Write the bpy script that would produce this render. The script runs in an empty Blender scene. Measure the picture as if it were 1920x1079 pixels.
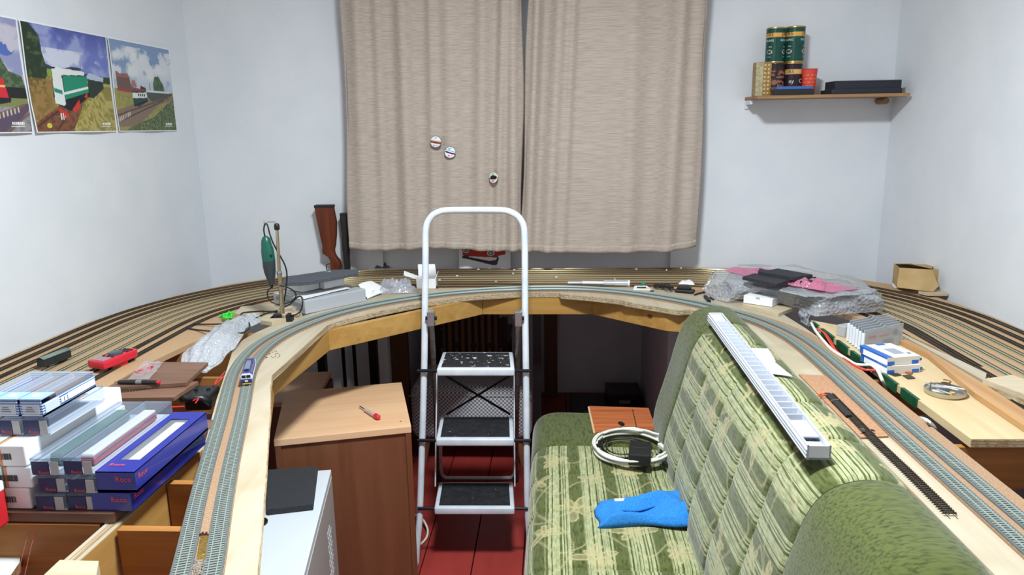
import bpy, bmesh, math, random
import numpy as np
from mathutils import Vector, Matrix
random.seed(7); np.random.seed(7)
PI = math.pi
scene = bpy.context.scene
COL = scene.collection
# ------------------------------------------------------------------ camera
F, PITCH, YAW, ROLL, CAMZ = 1374.0, 0.21679, 0.05617, 0.01644, 1.56
fw = Vector((-math.sin(YAW)*math.cos(PITCH), math.cos(YAW)*math.cos(PITCH), -math.sin(PITCH)))
rt0 = Vector((math.cos(YAW), math.sin(YAW), 0)); dn0 = fw.cross(rt0)
rt = rt0*math.cos(ROLL)+dn0*math.sin(ROLL); dn = -rt0*math.sin(ROLL)+dn0*math.cos(ROLL)
cam_d = bpy.data.cameras.new('camera'); cam = bpy.data.objects.new('camera', cam_d); COL.objects.link(cam)
cam_d.sensor_fit = 'HORIZONTAL'; cam_d.sensor_width = 36; cam_d.lens = F/1920*36
cam_d.clip_start = 0.05; cam_d.clip_end = 50
up, bk = -dn, -fw
cam.matrix_world = Matrix(((rt.x, up.x, bk.x, 0), (rt.y, up.y, bk.y, 0), (rt.z, up.z, bk.z, CAMZ), (0, 0, 0, 1)))
scene.camera = cam
C0 = Vector((0, 0, CAMZ))
def ray(x, y): return fw + rt*((x-960)/F) + dn*((y-539.5)/F)
def at(x, y, z):
    v = ray(x, y); return C0 + v*((z-CAMZ)/v.z)
def atY(x, y, Y):
    v = ray(x, y); return C0 + v*(Y/v.y)
def atX(x, y, X):
    v = ray(x, y); return C0 + v*(X/v.x)
def atP(x, y, k, y0):            # leaning plane  Y = y0 + k z
    v = ray(x, y); t = (y0+k*CAMZ)/(v.y-k*v.z); return C0+v*t
# ------------------------------------------------------------------ world, lamp, exposure
w = bpy.data.worlds.new('world'); scene.world = w; w.use_nodes = True
w.node_tree.nodes['Background'].inputs[0].default_value = (0.085, 0.10, 0.12, 1)
w.node_tree.nodes['Background'].inputs[1].default_value = 1.0
def area(name, loc, size, power, col):
    d = bpy.data.lights.new(name, 'AREA'); d.shape = 'DISK'; d.size = size; d.energy = power; d.color = col
    o = bpy.data.objects.new(name, d); o.location = loc; COL.objects.link(o); return o
area('ceiling_lamp_light', (-0.02, 1.22, 2.58), 0.30, 65, (0.885, 0.965, 1.0))
scene.view_settings.view_transform = 'Standard'; scene.view_settings.look = 'None'
scene.view_settings.gamma = 1; scene.view_settings.use_curve_mapping = False
scene.view_settings.exposure = 0.18
# ------------------------------------------------------------------ helpers
def lin(c):
    c = np.asarray(c, float)/255.0
    return np.where(c <= 0.04045, c/12.92, ((c+0.055)/1.055)**2.4)
def L4(c): return tuple(float(v) for v in lin(c)) + (1.0,)
MATS = {}
def nodes(m):
    m.use_nodes = True; return m.node_tree, m.node_tree.nodes, m.node_tree.links
def mat(name, c1, c2=None, rough=.6, metal=0.0, scale=30, stretch=(1, 1, 1), bump=0.0, bscale=None, spec=.5, lo=.35, hi=.65, detail=4, coat=0.0):
    if name in MATS: return MATS[name]
    m = bpy.data.materials.new(name); nt, n, l = nodes(m); b = n['Principled BSDF']
    b.inputs['Roughness'].default_value = rough; b.inputs['Metallic'].default_value = metal
    b.inputs['Specular IOR Level'].default_value = spec; b.inputs['Coat Weight'].default_value = coat
    b.inputs['Base Color'].default_value = L4(c1)
    tc = n.new('ShaderNodeTexCoord'); mp = n.new('ShaderNodeMapping'); mp.inputs['Scale'].default_value = stretch
    l.new(tc.outputs['Object'], mp.inputs[0])
    if c2 is not None:
        nz = n.new('ShaderNodeTexNoise'); nz.inputs['Scale'].default_value = scale; nz.inputs['Detail'].default_value = detail
        rp = n.new('ShaderNodeValToRGB'); rp.color_ramp.elements[0].position = lo; rp.color_ramp.elements[1].position = hi
        rp.color_ramp.elements[0].color = L4(c1); rp.color_ramp.elements[1].color = L4(c2)
        l.new(mp.outputs[0], nz.inputs['Vector']); l.new(nz.outputs['Fac'], rp.inputs[0]); l.new(rp.outputs[0], b.inputs['Base Color'])
    if bump:
        nb = n.new('ShaderNodeTexNoise'); nb.inputs['Scale'].default_value = bscale or scale; nb.inputs['Detail'].default_value = 3
        bp = n.new('ShaderNodeBump'); bp.inputs['Strength'].default_value = bump; bp.inputs['Distance'].default_value = .004
        l.new(mp.outputs[0], nb.inputs['Vector']); l.new(nb.outputs['Fac'], bp.inputs['Height']); l.new(bp.outputs[0], b.inputs['Normal'])
    MATS[name] = m; return m
def wood(name, c1, c2, axis='y', grain=60, rough=.55, knots=None, ring=14, stain=None, amt=.5):
    """board wood: stretched grain noise, broad figure, optional knots"""
    if name in MATS: return MATS[name]
    m = bpy.data.materials.new(name); nt, n, l = nodes(m); b = n['Principled BSDF']; b.inputs['Roughness'].default_value = rough
    b.inputs['Specular IOR Level'].default_value = .3
    tc = n.new('ShaderNodeTexCoord'); mp = n.new('ShaderNodeMapping')
    st = {'x': (.06, 1, 1), 'y': (1, .06, 1), 'z': (1, 1, .06)}[axis]; mp.inputs['Scale'].default_value = st
    l.new(tc.outputs['Object'], mp.inputs[0])
    nz = n.new('ShaderNodeTexNoise'); nz.inputs['Scale'].default_value = grain; nz.inputs['Detail'].default_value = 5; nz.inputs['Distortion'].default_value = .6
    n2 = n.new('ShaderNodeTexNoise'); n2.inputs['Scale'].default_value = ring; n2.inputs['Detail'].default_value = 3; n2.inputs['Distortion'].default_value = 1.5
    l.new(mp.outputs[0], nz.inputs['Vector']); l.new(mp.outputs[0], n2.inputs['Vector'])
    mx = n.new('ShaderNodeMath'); mx.operation = 'MULTIPLY_ADD'; mx.inputs[1].default_value = amt; 
    l.new(nz.outputs['Fac'], mx.inputs[0])
    m2 = n.new('ShaderNodeMath'); m2.operation = 'MULTIPLY'; m2.inputs[1].default_value = 1-amt; l.new(n2.outputs['Fac'], m2.inputs[0]); l.new(m2.outputs[0], mx.inputs[2])
    rp = n.new('ShaderNodeValToRGB'); rp.color_ramp.elements[0].position = .36; rp.color_ramp.elements[1].position = .62
    rp.color_ramp.elements[0].color = L4(c2); rp.color_ramp.elements[1].color = L4(c1)
    l.new(mx.outputs[0], rp.inputs[0]); out = rp.outputs[0]
    if stain:
        ns = n.new('ShaderNodeTexNoise'); ns.inputs['Scale'].default_value = 5; ns.inputs['Detail'].default_value = 2; l.new(tc.outputs['Object'], ns.inputs['Vector'])
        rs = n.new('ShaderNodeValToRGB'); rs.color_ramp.elements[0].position = .52; rs.color_ramp.elements[1].position = .6
        l.new(ns.outputs['Fac'], rs.inputs[0]); ms = n.new('ShaderNodeMath'); ms.operation = 'MULTIPLY'; ms.inputs[1].default_value = .55; l.new(rs.outputs[0], ms.inputs[0])
        mc = n.new('ShaderNodeMix'); mc.data_type = 'RGBA'; l.new(ms.outputs[0], mc.inputs[0]); l.new(out, mc.inputs[6]); mc.inputs[7].default_value = L4(stain); out = mc.outputs[2]
    if knots:
        vs = n.new('ShaderNodeMapping'); vs.inputs['Scale'].default_value = {'x': (4, 11, 11), 'y': (11, 4, 11), 'z': (11, 11, 4)}[axis]; l.new(tc.outputs['Object'], vs.inputs[0])
        vo = n.new('ShaderNodeTexVoronoi'); vo.inputs['Scale'].default_value = 1.0; l.new(vs.outputs[0], vo.inputs['Vector'])
        rk = n.new('ShaderNodeValToRGB'); rk.color_ramp.elements[0].position = .07; rk.color_ramp.elements[1].position = .13
        rk.color_ramp.elements[0].color = (1, 1, 1, 1); rk.color_ramp.elements[1].color = (0, 0, 0, 1)
        l.new(vo.outputs['Distance'], rk.inputs[0])
        mk = n.new('ShaderNodeMix'); mk.data_type = 'RGBA'; l.new(rk.outputs[0], mk.inputs[0]); l.new(out, mk.inputs[6]); mk.inputs[7].default_value = L4(knots); out = mk.outputs[2]
    l.new(out, b.inputs['Base Color']); MATS[name] = m; return m
def clear(name, tint=(235, 240, 245), fac=.7, rough=.08, bump=0, bscale=60, body=(200, 205, 212), vor=False, gl=.35, ms=.3):
    """thin clear plastic film: see-through share, milky share, gloss"""
    if name in MATS: return MATS[name]
    m = bpy.data.materials.new(name); nt, n, l = nodes(m); n.remove(n['Principled BSDF']); out = n['Material Output']
    t = n.new('ShaderNodeBsdfTransparent'); t.inputs[0].default_value = L4(tint)
    d = n.new('ShaderNodeBsdfPrincipled'); d.inputs['Base Color'].default_value = L4(body); d.inputs['Roughness'].default_value = rough; d.inputs['Specular IOR Level'].default_value = .8
    mx = n.new('ShaderNodeMixShader'); l.new(t.outputs[0], mx.inputs[2]); l.new(d.outputs[0], mx.inputs[1])
    lw = n.new('ShaderNodeLayerWeight'); lw.inputs[0].default_value = gl
    ma = n.new('ShaderNodeMath'); ma.operation = 'MULTIPLY_ADD'; ma.inputs[1].default_value = -fac*ms; ma.inputs[2].default_value = fac
    l.new(lw.outputs['Facing'], ma.inputs[0]); l.new(ma.outputs[0], mx.inputs[0]); l.new(mx.outputs[0], out.inputs[0])
    if bump:
        tc = n.new('ShaderNodeTexCoord')
        if vor:
            nb = n.new('ShaderNodeTexVoronoi'); nb.inputs['Scale'].default_value = bscale; o = nb.outputs['Distance']
        else:
            nb = n.new('ShaderNodeTexNoise'); nb.inputs['Scale'].default_value = bscale; o = nb.outputs['Fac']
        l.new(tc.outputs['Object'], nb.inputs['Vector'])
        bp = n.new('ShaderNodeBump'); bp.inputs['Strength'].default_value = bump; bp.inputs['Distance'].default_value = .005
        l.new(o, bp.inputs['Height']); l.new(bp.outputs[0], d.inputs['Normal']); l.new(bp.outputs[0], lw.inputs['Normal'])
    MATS[name] = m; return m
def colmat(name, rough=.5, attr='Col'):
    if name in MATS: return MATS[name]
    m = bpy.data.materials.new(name); nt, n, l = nodes(m); b = n['Principled BSDF']; b.inputs['Roughness'].default_value = rough
    b.inputs['Specular IOR Level'].default_value = .3
    a = n.new('ShaderNodeAttribute'); a.attribute_name = attr; l.new(a.outputs['Color'], b.inputs['Base Color']); MATS[name] = m; return m

class MB:
    def __init__(s): s.v = []; s.f = []; s.m = []
    def add(s, vs, fs, mi=0):
        o = len(s.v); s.v += [tuple(p) for p in vs]; s.f += [tuple(i+o for i in f) for f in fs]; s.m += [mi]*len(fs); return s
    def box(s, c, d, rz=0, mi=0, M=None):
        x, y, z = d[0]/2, d[1]/2, d[2]/2
        vs = [Vector(p) for p in ((-x,-y,-z),(x,-y,-z),(x,y,-z),(-x,y,-z),(-x,-y,z),(x,-y,z),(x,y,z),(-x,y,z))]
        R = M if M is not None else Matrix.Rotation(rz, 3, 'Z')
        c = Vector(c); return s.add([R @ p + c for p in vs], [(0,3,2,1),(4,5,6,7),(0,1,5,4),(1,2,6,5),(2,3,7,6),(3,0,4,7)], mi)
    def bar(s, a, b, wd, h, mi=0, up=(0, 0, 1)):
        a, b = Vector(a), Vector(b); t = (b-a); L = t.length; t.normalize(); u = Vector(up); sd = t.cross(u).normalized(); u = sd.cross(t)
        M = Matrix((sd, t, u)).transposed(); return s.box((a+b)/2, (wd, L, h), M=M, mi=mi)
    def prism(s, poly, z0, z1, mi=0):
        n = len(poly); A = sum(poly[i][0]*poly[(i+1) % n][1]-poly[(i+1) % n][0]*poly[i][1] for i in range(n))
        if A < 0: poly = poly[::-1]
        vs = [(p[0], p[1], z0) for p in poly]+[(p[0], p[1], z1) for p in poly]
        return s.add(vs, [tuple(range(n-1, -1, -1)), tuple(range(n, 2*n))]+[(i, (i+1) % n, n+(i+1) % n, n+i) for i in range(n)], mi)
    def tube(s, path, r, seg=8, mi=0, closed=False, flat=1.0):
        P = [Vector(p) for p in path]; n = len(P); rs = r if isinstance(r, (list, tuple)) else [r]*n
        vs = []; prev = None
        for i in range(n):
            if closed: t = P[(i+1) % n]-P[i-1]
            else: t = P[min(i+1, n-1)]-P[max(i-1, 0)]
            if t.length < 1e-9: t = Vector((0, 0, 1))
            t.normalize()
            if prev is None:
                u = t.cross(Vector((0, 0, 1)));
                if u.length < .05: u = t.cross(Vector((1, 0, 0)))
            else: u = prev-t*prev.dot(t)
            u.normalize(); prev = u; w_ = t.cross(u)
            for k in range(seg):
                a = 2*PI*k/seg; vs.append(P[i]+u*(rs[i]*math.cos(a))+w_*(rs[i]*flat*math.sin(a)))
        fs = []
        for i in range(n if closed else n-1):
            j = (i+1) % n
            for k in range(seg): fs.append((i*seg+k, i*seg+(k+1) % seg, j*seg+(k+1) % seg, j*seg+k))
        if not closed: fs += [tuple(range(seg-1, -1, -1)), tuple((n-1)*seg+k for k in range(seg))]
        return s.add(vs, fs, mi)
    def lathe(s, prof, c=(0, 0, 0), seg=24, mi=0, M=None):
        c = Vector(c); vs = []; n = len(prof)
        for r, z in prof:
            for k in range(seg):
                a = 2*PI*k/seg; p = Vector((r*math.cos(a), r*math.sin(a), z)); vs.append((M @ p if M is not None else p)+c)
        fs = [(i*seg+k, i*seg+(k+1) % seg, (i+1)*seg+(k+1) % seg, (i+1)*seg+k) for i in range(n-1) for k in range(seg)]
        if prof[0][0] > 1e-6: fs.append(tuple(range(seg-1, -1, -1)))
        if prof[-1][0] > 1e-6: fs.append(tuple((n-1)*seg+k for k in range(seg)))
        return s.add(vs, fs, mi)
    def grid(s, fn, nu, nv, mi=0):
        vs = [fn(i/nu, j/nv) for j in range(nv+1) for i in range(nu+1)]
        return s.add(vs, [(j*(nu+1)+i, j*(nu+1)+i+1, (j+1)*(nu+1)+i+1, (j+1)*(nu+1)+i) for j in range(nv) for i in range(nu)], mi)
    def quad(s, a, b, c, d, mi=0): return s.add([a, b, c, d], [(0, 1, 2, 3)], mi)
    def text(s, txt, size, o, xd, yd, mi=0, lift=0.0004, bend=None):
        vs, fs = text_mesh(txt); o, xd, yd = Vector(o), Vector(xd).normalized(), Vector(yd).normalized(); nn = xd.cross(yd)
        return s.add([o+xd*(p[0]*size)+yd*(p[1]*size)+nn*lift for p in vs], fs, mi)
TXT = {}
def text_mesh(t):
    if t not in TXT:
        c = bpy.data.curves.new('t', 'FONT'); c.body = t; c.resolution_u = 2; c.align_x = 'CENTER'; o = bpy.data.objects.new('t', c); COL.objects.link(o)
        dg = bpy.context.evaluated_depsgraph_get(); me = bpy.data.meshes.new_from_object(o.evaluated_get(dg))
        TXT[t] = ([tuple(v.co) for v in me.vertices], [tuple(p.vertices) for p in me.polygons])
        bpy.data.objects.remove(o); bpy.data.curves.remove(c); bpy.data.meshes.remove(me)
    return TXT[t]
def meshobj(name, mb, mats, parent=None, smooth=False, bevel=0, solid=0, world=True, segs=2, recalc=True):
    me = bpy.data.meshes.new(name); vs = mb.v
    if parent is not None and world:
        Mi = PINFO[parent.name]['wl'].inverted()
        vs = [tuple(Mi @ Vector(p)) for p in vs]
    me.from_pydata([tuple(p) for p in vs], [], mb.f)
    for m in (mats if isinstance(mats, (list, tuple)) else [mats]): me.materials.append(m)
    me.polygons.foreach_set('material_index', mb.m)
    if bevel or recalc:
        bm = bmesh.new(); bm.from_mesh(me)
        bmesh.ops.recalc_face_normals(bm, faces=bm.faces) if recalc else None
        if bevel:
            es = [e for e in bm.edges if len(e.link_faces) == 2 and e.calc_face_angle(0) > .6]
            bmesh.ops.bevel(bm, geom=es, offset=bevel, segments=segs, affect='EDGES', profile=.5, clamp_overlap=True)
        bm.to_mesh(me); bm.free()
    if smooth:
        me.polygons.foreach_set('use_smooth', [True]*len(me.polygons))
        if smooth != 'all':
            try: me.set_sharp_from_angle(angle=.7)
            except Exception: pass
    o = bpy.data.objects.new(name, me); COL.objects.link(o)
    if solid:
        md = o.modifiers.new('thickness', 'SOLIDIFY'); md.thickness = solid; md.offset = 0
    if parent is not None:
        o.parent = parent; PINFO[o.name] = PINFO[parent.name]
    else: PINFO[o.name] = {'wl': Matrix.Identity(4)}
    return o
PINFO = {}
def thing(name, label, cat, loc=(0, 0, 0), group=None, rz=0):
    o = bpy.data.objects.new(name, None); COL.objects.link(o); o.location = loc; o.rotation_euler = (0, 0, rz); o.empty_display_size = .05
    PINFO[o.name] = {'wl': Matrix.Translation(Vector(loc)) @ Matrix.Rotation(rz, 4, 'Z')}
    return tag(o, label, cat, group)
def tag(o, label, cat, group=None):
    o['label'] = label; o['category'] = cat
    if group: o['group'] = group
    return o
def single(name, label, cat, mb, mats, group=None, **k): return tag(meshobj(name, mb, mats, None, **k), label, cat, group)
def struct(name, mb, mats, parent=None, **k):
    o = meshobj(name, mb, mats, parent, **k)
    if parent is None: o['kind'] = 'structure'
    return o
def dup(root, loc, rz=None, label=None, group=None):
    r = root.copy(); COL.objects.link(r); r.location = loc
    if rz is not None: r.rotation_euler = (0, 0, rz)
    if label: r['label'] = label
    if group: r['group'] = group
    for ch in list(root.children):
        c = ch.copy(); COL.objects.link(c); c.parent = r
        for g in ch.children:
            d = g.copy(); COL.objects.link(d); d.parent = c
    return r
def fit(p0, p1, p2):
    """front edge p0->p1 (world), p2 on the back: returns base centre, rz, width, depth"""
    p0, p1, p2 = Vector(p0), Vector(p1), Vector(p2); x = (p1-p0); x.z = 0; wd = x.length; x.normalize(); y = Vector((-x.y, x.x, 0)); dp = (p2-p0).dot(y)
    return p0+x*wd/2+y*dp/2, math.atan2(x.y, x.x), wd, dp
def painted(name, o, xd, yd, wd, h, nx, ny, fn, m, parent=None, wob=None):
    """flat print: one colour per vertex; fn(u,v)->rgb 0..255 arrays"""
    u, v = np.meshgrid(np.linspace(0, 1, nx+1), np.linspace(0, 1, ny+1)); rgb = lin(np.clip(np.stack(fn(u, v), -1), 0, 255)).reshape(-1, 3)
    o, xd, yd = Vector(o), Vector(xd), Vector(yd); nn = xd.cross(yd); mb = MB()
    mb.grid(lambda a, b: o+xd*(a*wd)+yd*(b*h)+nn*(wob(a, b) if wob else 0), nx, ny)
    ob = meshobj(name, mb, m, parent, recalc=False)
    at_ = ob.data.color_attributes.new('Col', 'FLOAT_COLOR', 'POINT'); at_.data.foreach_set('color', np.concatenate([rgb, np.ones((len(rgb), 1))], 1).ravel().astype(np.float32))
    return ob
def crom(pts, step=.02):
    """smooth resampled curve through points"""
    P = [Vector(p) for p in pts]; out = []
    for i in range(len(P)-1):
        a, b, c, d = P[max(i-1, 0)], P[i], P[i+1], P[min(i+2, len(P)-1)]; n = max(2, int((c-b).length/step))
        for k in range(n):
            t = k/n; out.append(.5*((2*b)+(c-a)*t+(2*a-5*b+4*c-d)*t*t+(3*b-a-3*c+d)*t**3))
    out.append(P[-1]); return out
def resample(P, step):
    out = [P[0]]; acc = 0
    for a, b in zip(P[:-1], P[1:]):
        L = (b-a).length
        if L < 1e-9: continue
        while acc+L >= step:
            t = (step-acc)/L; a = a.lerp(b, t); out.append(a.copy()); L = (b-a).length; acc = 0
        acc += L
    return out
def smooth_path(P, n=10):
    P = [p.copy() for p in P]
    for _ in range(n): P = [P[0]]+[(P[i-1]+P[i]*2+P[i+1])/4 for i in range(1, len(P)-1)]+[P[-1]]
    return P
def offset(P, d):
    out = []
    for i in range(len(P)):
        t = P[min(i+1, len(P)-1)]-P[max(i-1, 0)]; t.z = 0; t.normalize(); out.append(P[i]+Vector((t.y, -t.x, 0))*d)
    return out
# ================================================================== ROOM
XL, XR, YB, YF, ZC = -1.56, 1.41, 3.21, -1.3, 2.70
AL, AR, AY, AZ = -0.76, 0.52, 4.15, 2.35          # window alcove
WALL = mat('wall paint', (229, 232, 236), (224, 228, 233), rough=.85, scale=6, bump=.15, bscale=60, spec=.2)
mb = MB(); mb.box(((XL+XR)/2, (YF+AY)/2, -.055), (XR-XL+.6, AY-YF+.4, .05)); floor = struct('floor', mb, mat('floor gap', (40, 14, 12), rough=.8))
RED = mat('red floor paint', (170, 62, 56), (152, 52, 47), rough=.42, scale=9, stretch=(1, .2, 1), bump=.15, bscale=40)
def speck(base, name, spot, thr, scale, rough=None, more=None):
    """copy of a material with dried paint spots on it"""
    m = base.copy(); m.name = name; nt, n, l = nodes(m); b = n['Principled BSDF']
    tc = n.new('ShaderNodeTexCoord'); nz = n.new('ShaderNodeTexNoise'); nz.inputs['Scale'].default_value = scale; nz.inputs['Detail'].default_value = 5; nz.inputs['Roughness'].default_value = .6
    l.new(tc.outputs['Object'], nz.inputs['Vector']); rp = n.new('ShaderNodeValToRGB'); rp.color_ramp.elements[0].position = thr; rp.color_ramp.elements[1].position = thr+.025
    l.new(nz.outputs['Fac'], rp.inputs[0]); mx = n.new('ShaderNodeMix'); mx.data_type = 'RGBA'; l.new(rp.outputs[0], mx.inputs[0]); mx.inputs[7].default_value = L4(spot)
    s = b.inputs['Base Color']
    if s.links: l.new(s.links[0].from_socket, mx.inputs[6])
    else: mx.inputs[6].default_value = s.default_value
    l.new(mx.outputs[2], s); return m
REDS = speck(RED, 'red floor paint speckled', (190, 170, 165), .735, 38)
x = XL-.03; i = 0
while x < XR:
    wd = .185; mb = MB(); mb.box((x+wd/2, (YF+AY)/2, -.015), (wd-.004, AY-YF, .03)); meshobj('plank', mb, REDS, floor, bevel=.0015); x += wd
mb = MB(); mb.box((XL-.05, (YF+YB)/2, ZC/2), (.1, YB-YF+.2, ZC)); struct('wall_left', mb, WALL)
mb = MB(); mb.box((XR+.05, (YF+YB)/2, ZC/2), (.1, YB-YF+.2, ZC)); struct('wall_right', mb, WALL)
mb = MB(); mb.box(((XL+XR)/2, YF-.05, ZC/2), (XR-XL, .1, ZC)); struct('wall_front', mb, WALL)
mb = MB(); T = AY-YB
mb.box(((XL+AL)/2-.05, YB+T/2, ZC/2), (AL-XL+.1, T, ZC)); mb.box(((XR+AR)/2+.05, YB+T/2, ZC/2), (XR-AR+.1, T, ZC))
mb.box(((AL+AR)/2, YB+T/2, (ZC+AZ)/2), (AR-AL, T, ZC-AZ))
mb.box(((AL+AR)/2, AY+.05, .5), (AR-AL+.3, .1, 1.0)); mb.box((AL+.0, AY+.05, 1.7), (.32, .1, 1.5)); mb.box((AR, AY+.05, 1.7), (.32, .1, 1.5)); mb.box(((AL+AR)/2, AY+.05, .96), (AR-AL+.3, .1, .12))
struct('wall_back', mb, WALL)
mb = MB(); mb.box(((XL+XR)/2, (YF+YB)/2, ZC+.05), (XR-XL+.2, YB-YF+.2, .1)); struct('ceiling', mb, mat('ceiling paint', (238, 238, 236), rough=.9))
wf = MB(); x0, x1, z0, z1 = AL+.15, AR-.15, 1.0, AZ
for c, d in (((x0+.035, AY, (z0+z1)/2), (.07, .07, z1-z0)), ((x1-.035, AY, (z0+z1)/2), (.07, .07, z1-z0)), (((x0+x1)/2, AY, (z0+z1)/2), (.11, .07, z1-z0)),
             (((x0+x1)/2, AY, z0+.035), (x1-x0, .07, .07)), (((x0+x1)/2, AY, z1-.035), (x1-x0, .07, .07)), (((x0+x1)/2, AY, 1.95), (x1-x0, .06, .06))): wf.box(c, d)
win = struct('window_1', wf, mat('window enamel', (225, 230, 236), rough=.3))
for a, b in ((x0+.07, (x0+x1)/2-.055), ((x0+x1)/2+.055, x1-.07)):
    mb = MB(); mb.box(((a+b)/2, AY+.01, (z0+z1)/2), (b-a, .006, z1-z0-.1)); meshobj('pane', mb, clear('window glass', fac=.92, body=(60, 70, 84), rough=.03, gl=.2), win)
mb = MB(); mb.box(((AL+AR)/2, YB+.035, 1.0), (AR-AL, .03, .30)); struct('added_panel_1', mb, WALL)  # added panel across the alcove to brighten the strip below the curtain
# ================================================================== LAYOUT TABLE
Z0, ZT = .94, .947
PLY = wood('plywood', (186, 175, 154), (174, 160, 136), 'y', grain=50, ring=9, stain=(168, 152, 124))
PLYX = wood('plywood cross', (200, 186, 160), (186, 168, 138), 'x', grain=50, ring=9)
PLYE = wood('plywood edge', (206, 184, 150), (128, 104, 74), 'y', grain=130, ring=60)
PINE = wood('pine beam', (186, 145, 82), (166, 121, 59), 'x', grain=45, ring=8, knots=(112, 62, 36), rough=.45)
PINEY = wood('pine beam along', (188, 148, 86), (168, 125, 64), 'y', grain=45, ring=8, knots=(120, 70, 40), rough=.45)
RIB = wood('rib plywood', (178, 124, 66), (150, 98, 48), 'x', grain=60, ring=10)
MDF = mat('tan fibreboard', (190, 156, 120), (176, 142, 106), rough=.8, scale=220, bump=.15, lo=.3, hi=.7)
CORK = mat('cork strip', (174, 142, 112), (140, 110, 84), rough=.9, scale=420, lo=.35, hi=.65, bump=.3, bscale=400)
gapL = [(-.44, .70), (-.504, .898), (-.567, 1.07), (-.621, 1.223), (-.652, 1.315), (-.715, 1.505), (-.771, 1.665), (-.815, 1.80), (-.841, 1.935), (-.846, 2.058), (-.828, 2.170), (-.800, 2.265), (-.764, 2.35), (-.69, 2.46), (-.59, 2.56), (-.48, 2.638), (-.36, 2.702), (-.22, 2.742), (-.1, 2.76), (.02, 2.766)]
gapR = [(.13, 2.752), (.26, 2.703), (.386, 2.62), (.504, 2.51), (.60, 2.38), (.665, 2.255), (.703, 2.11), (.714, 1.96), (.714, 1.81), (.711, 1.67), (.710, 1.45), (.710, 1.31), (.710, 1.2), (.711, 1.05), (.711, .7)]
INNER = smooth_path(resample(crom([Vector((x, y, 0)) for x, y in gapL+gapR], .02), .01), 60)
def lift(P, z): return [Vector((p.x, p.y, z)) for p in P]
# base curve of the storage yard (outermost track)
def arc(c, r, a0, a1, n=40): return [Vector((c[0]+r*math.cos(math.radians(a0+(a1-a0)*i/n)), c[1]+r*math.sin(math.radians(a0+(a1-a0)*i/n)), 0)) for i in range(n+1)]
cL, cR, RO = (-.61, 2.255), (.465, 2.255), .92
YARD = [Vector((cL[0]-RO, y, 0)) for y in (.5, .8, 1.2, 1.6, 2.0)]+arc(cL, RO, 180, 90)+[Vector((x, cL[1]+RO, 0)) for x in (-.3, 0, .2)]+arc(cR, RO, 90, 0)+[Vector((cR[0]+RO, y, 0)) for y in (2.0, 1.6, 1.2, .8)]
YARD = smooth_path(resample(YARD, .02), 40)
layout = thing('layout_table', 'wooden U-shaped model railway table built around the room on beams and ribs', 'table', (0, 2.6, 0))
outer = [(XL+.005, .55), (XL+.005, 2.30), (-1.515, 2.44), (-1.46, 2.68), (-1.33, 2.90), (-1.15, 3.06), (-.95, 3.17), (-.72, 3.205), (.60, 3.205), (.85, 3.17), (1.05, 3.12), (1.34, 2.80), (1.385, 2.52), (XR-.005, 2.35), (XR-.005, .9),
         (1.05, .9), (1.062, 2.02), (1.03, 2.22), (.93, 2.44), (.78, 2.61), (.6, 2.73), (.4, 2.80), (.1, 2.815), (-.3, 2.805), (-.6, 2.77), (-.82, 2.70), (-.95, 2.57), (-1.04, 2.38), (-1.06, 2.15), (-1.085, 2.03), (-1.11, 1.85), (-1.11, 1.6), (-1.085, 1.45), (-1.085, .55)]
mb = MB(); mb.prism(outer, .925, Z0); meshobj('fibreboard_top', mb, MDF, layout)
inL = [(-.475, .72), (-.543, .908), (-.60, 1.06), (-.66, 1.22), (-.72, 1.39), (-.795, 1.60), (-.866, 1.815), (-.925, 1.99), (-.937, 2.09), (-.93, 2.17), (-.908, 2.26), (-.87, 2.34), (-.81, 2.44), (-.76, 2.56), (-.72, 2.7), (-.6, 2.768), (-.3, 2.804), (.1, 2.814), (.4, 2.79), (.56, 2.68), (.70, 2.53), (.76, 2.38), (.775, 2.22), (.781, 2.1), (.781, 1.9), (.777, 1.5), (.777, .72)]
inR = [(.612, .72), (.612, 1.35), (.607, 1.6), (.604, 1.8), (.604, 1.95), (.608, 2.2), (.59, 2.30), (.548, 2.372), (.47, 2.452), (.426, 2.442), (.26, 2.575)]
lipR = [(.244, 2.60), (.13, 2.66), (.033, 2.695), (.025, 2.72), (-.114, 2.722), (-.20, 2.70), (-.311, 2.67), (-.47, 2.569), (-.60, 2.445), (-.715, 2.30), (-.728, 2.255), (-.726, 1.77), (-.70, 1.69), (-.638, 1.526), (-.582, 1.367), (-.532, 1.228), (-.422, .912), (-.36, .72)]
mb = MB(); mb.prism(inL+inR+lipR, .921, Z0); deck = meshobj('plywood_deck', mb, PLY, layout)
# exposed ply edge strips along the inside lip
lip = [Vector((x, y, 0)) for x, y in inR+lipR]
mb = MB()
for k in range(len(lip)-1):
    a, b = lip[k], lip[k+1]; t = (b-a).normalized(); nrm = Vector((-t.y, t.x, 0))
    for z, hh in ((.9245, .003), (.9305, .003), (.9365, .003)): mb.bar(a+nrm*-.0006+Vector((0, 0, z)), b+nrm*-.0006+Vector((0, 0, z)), .003, hh)
meshobj('deck_edge', mb, PLYE, layout)
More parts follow.
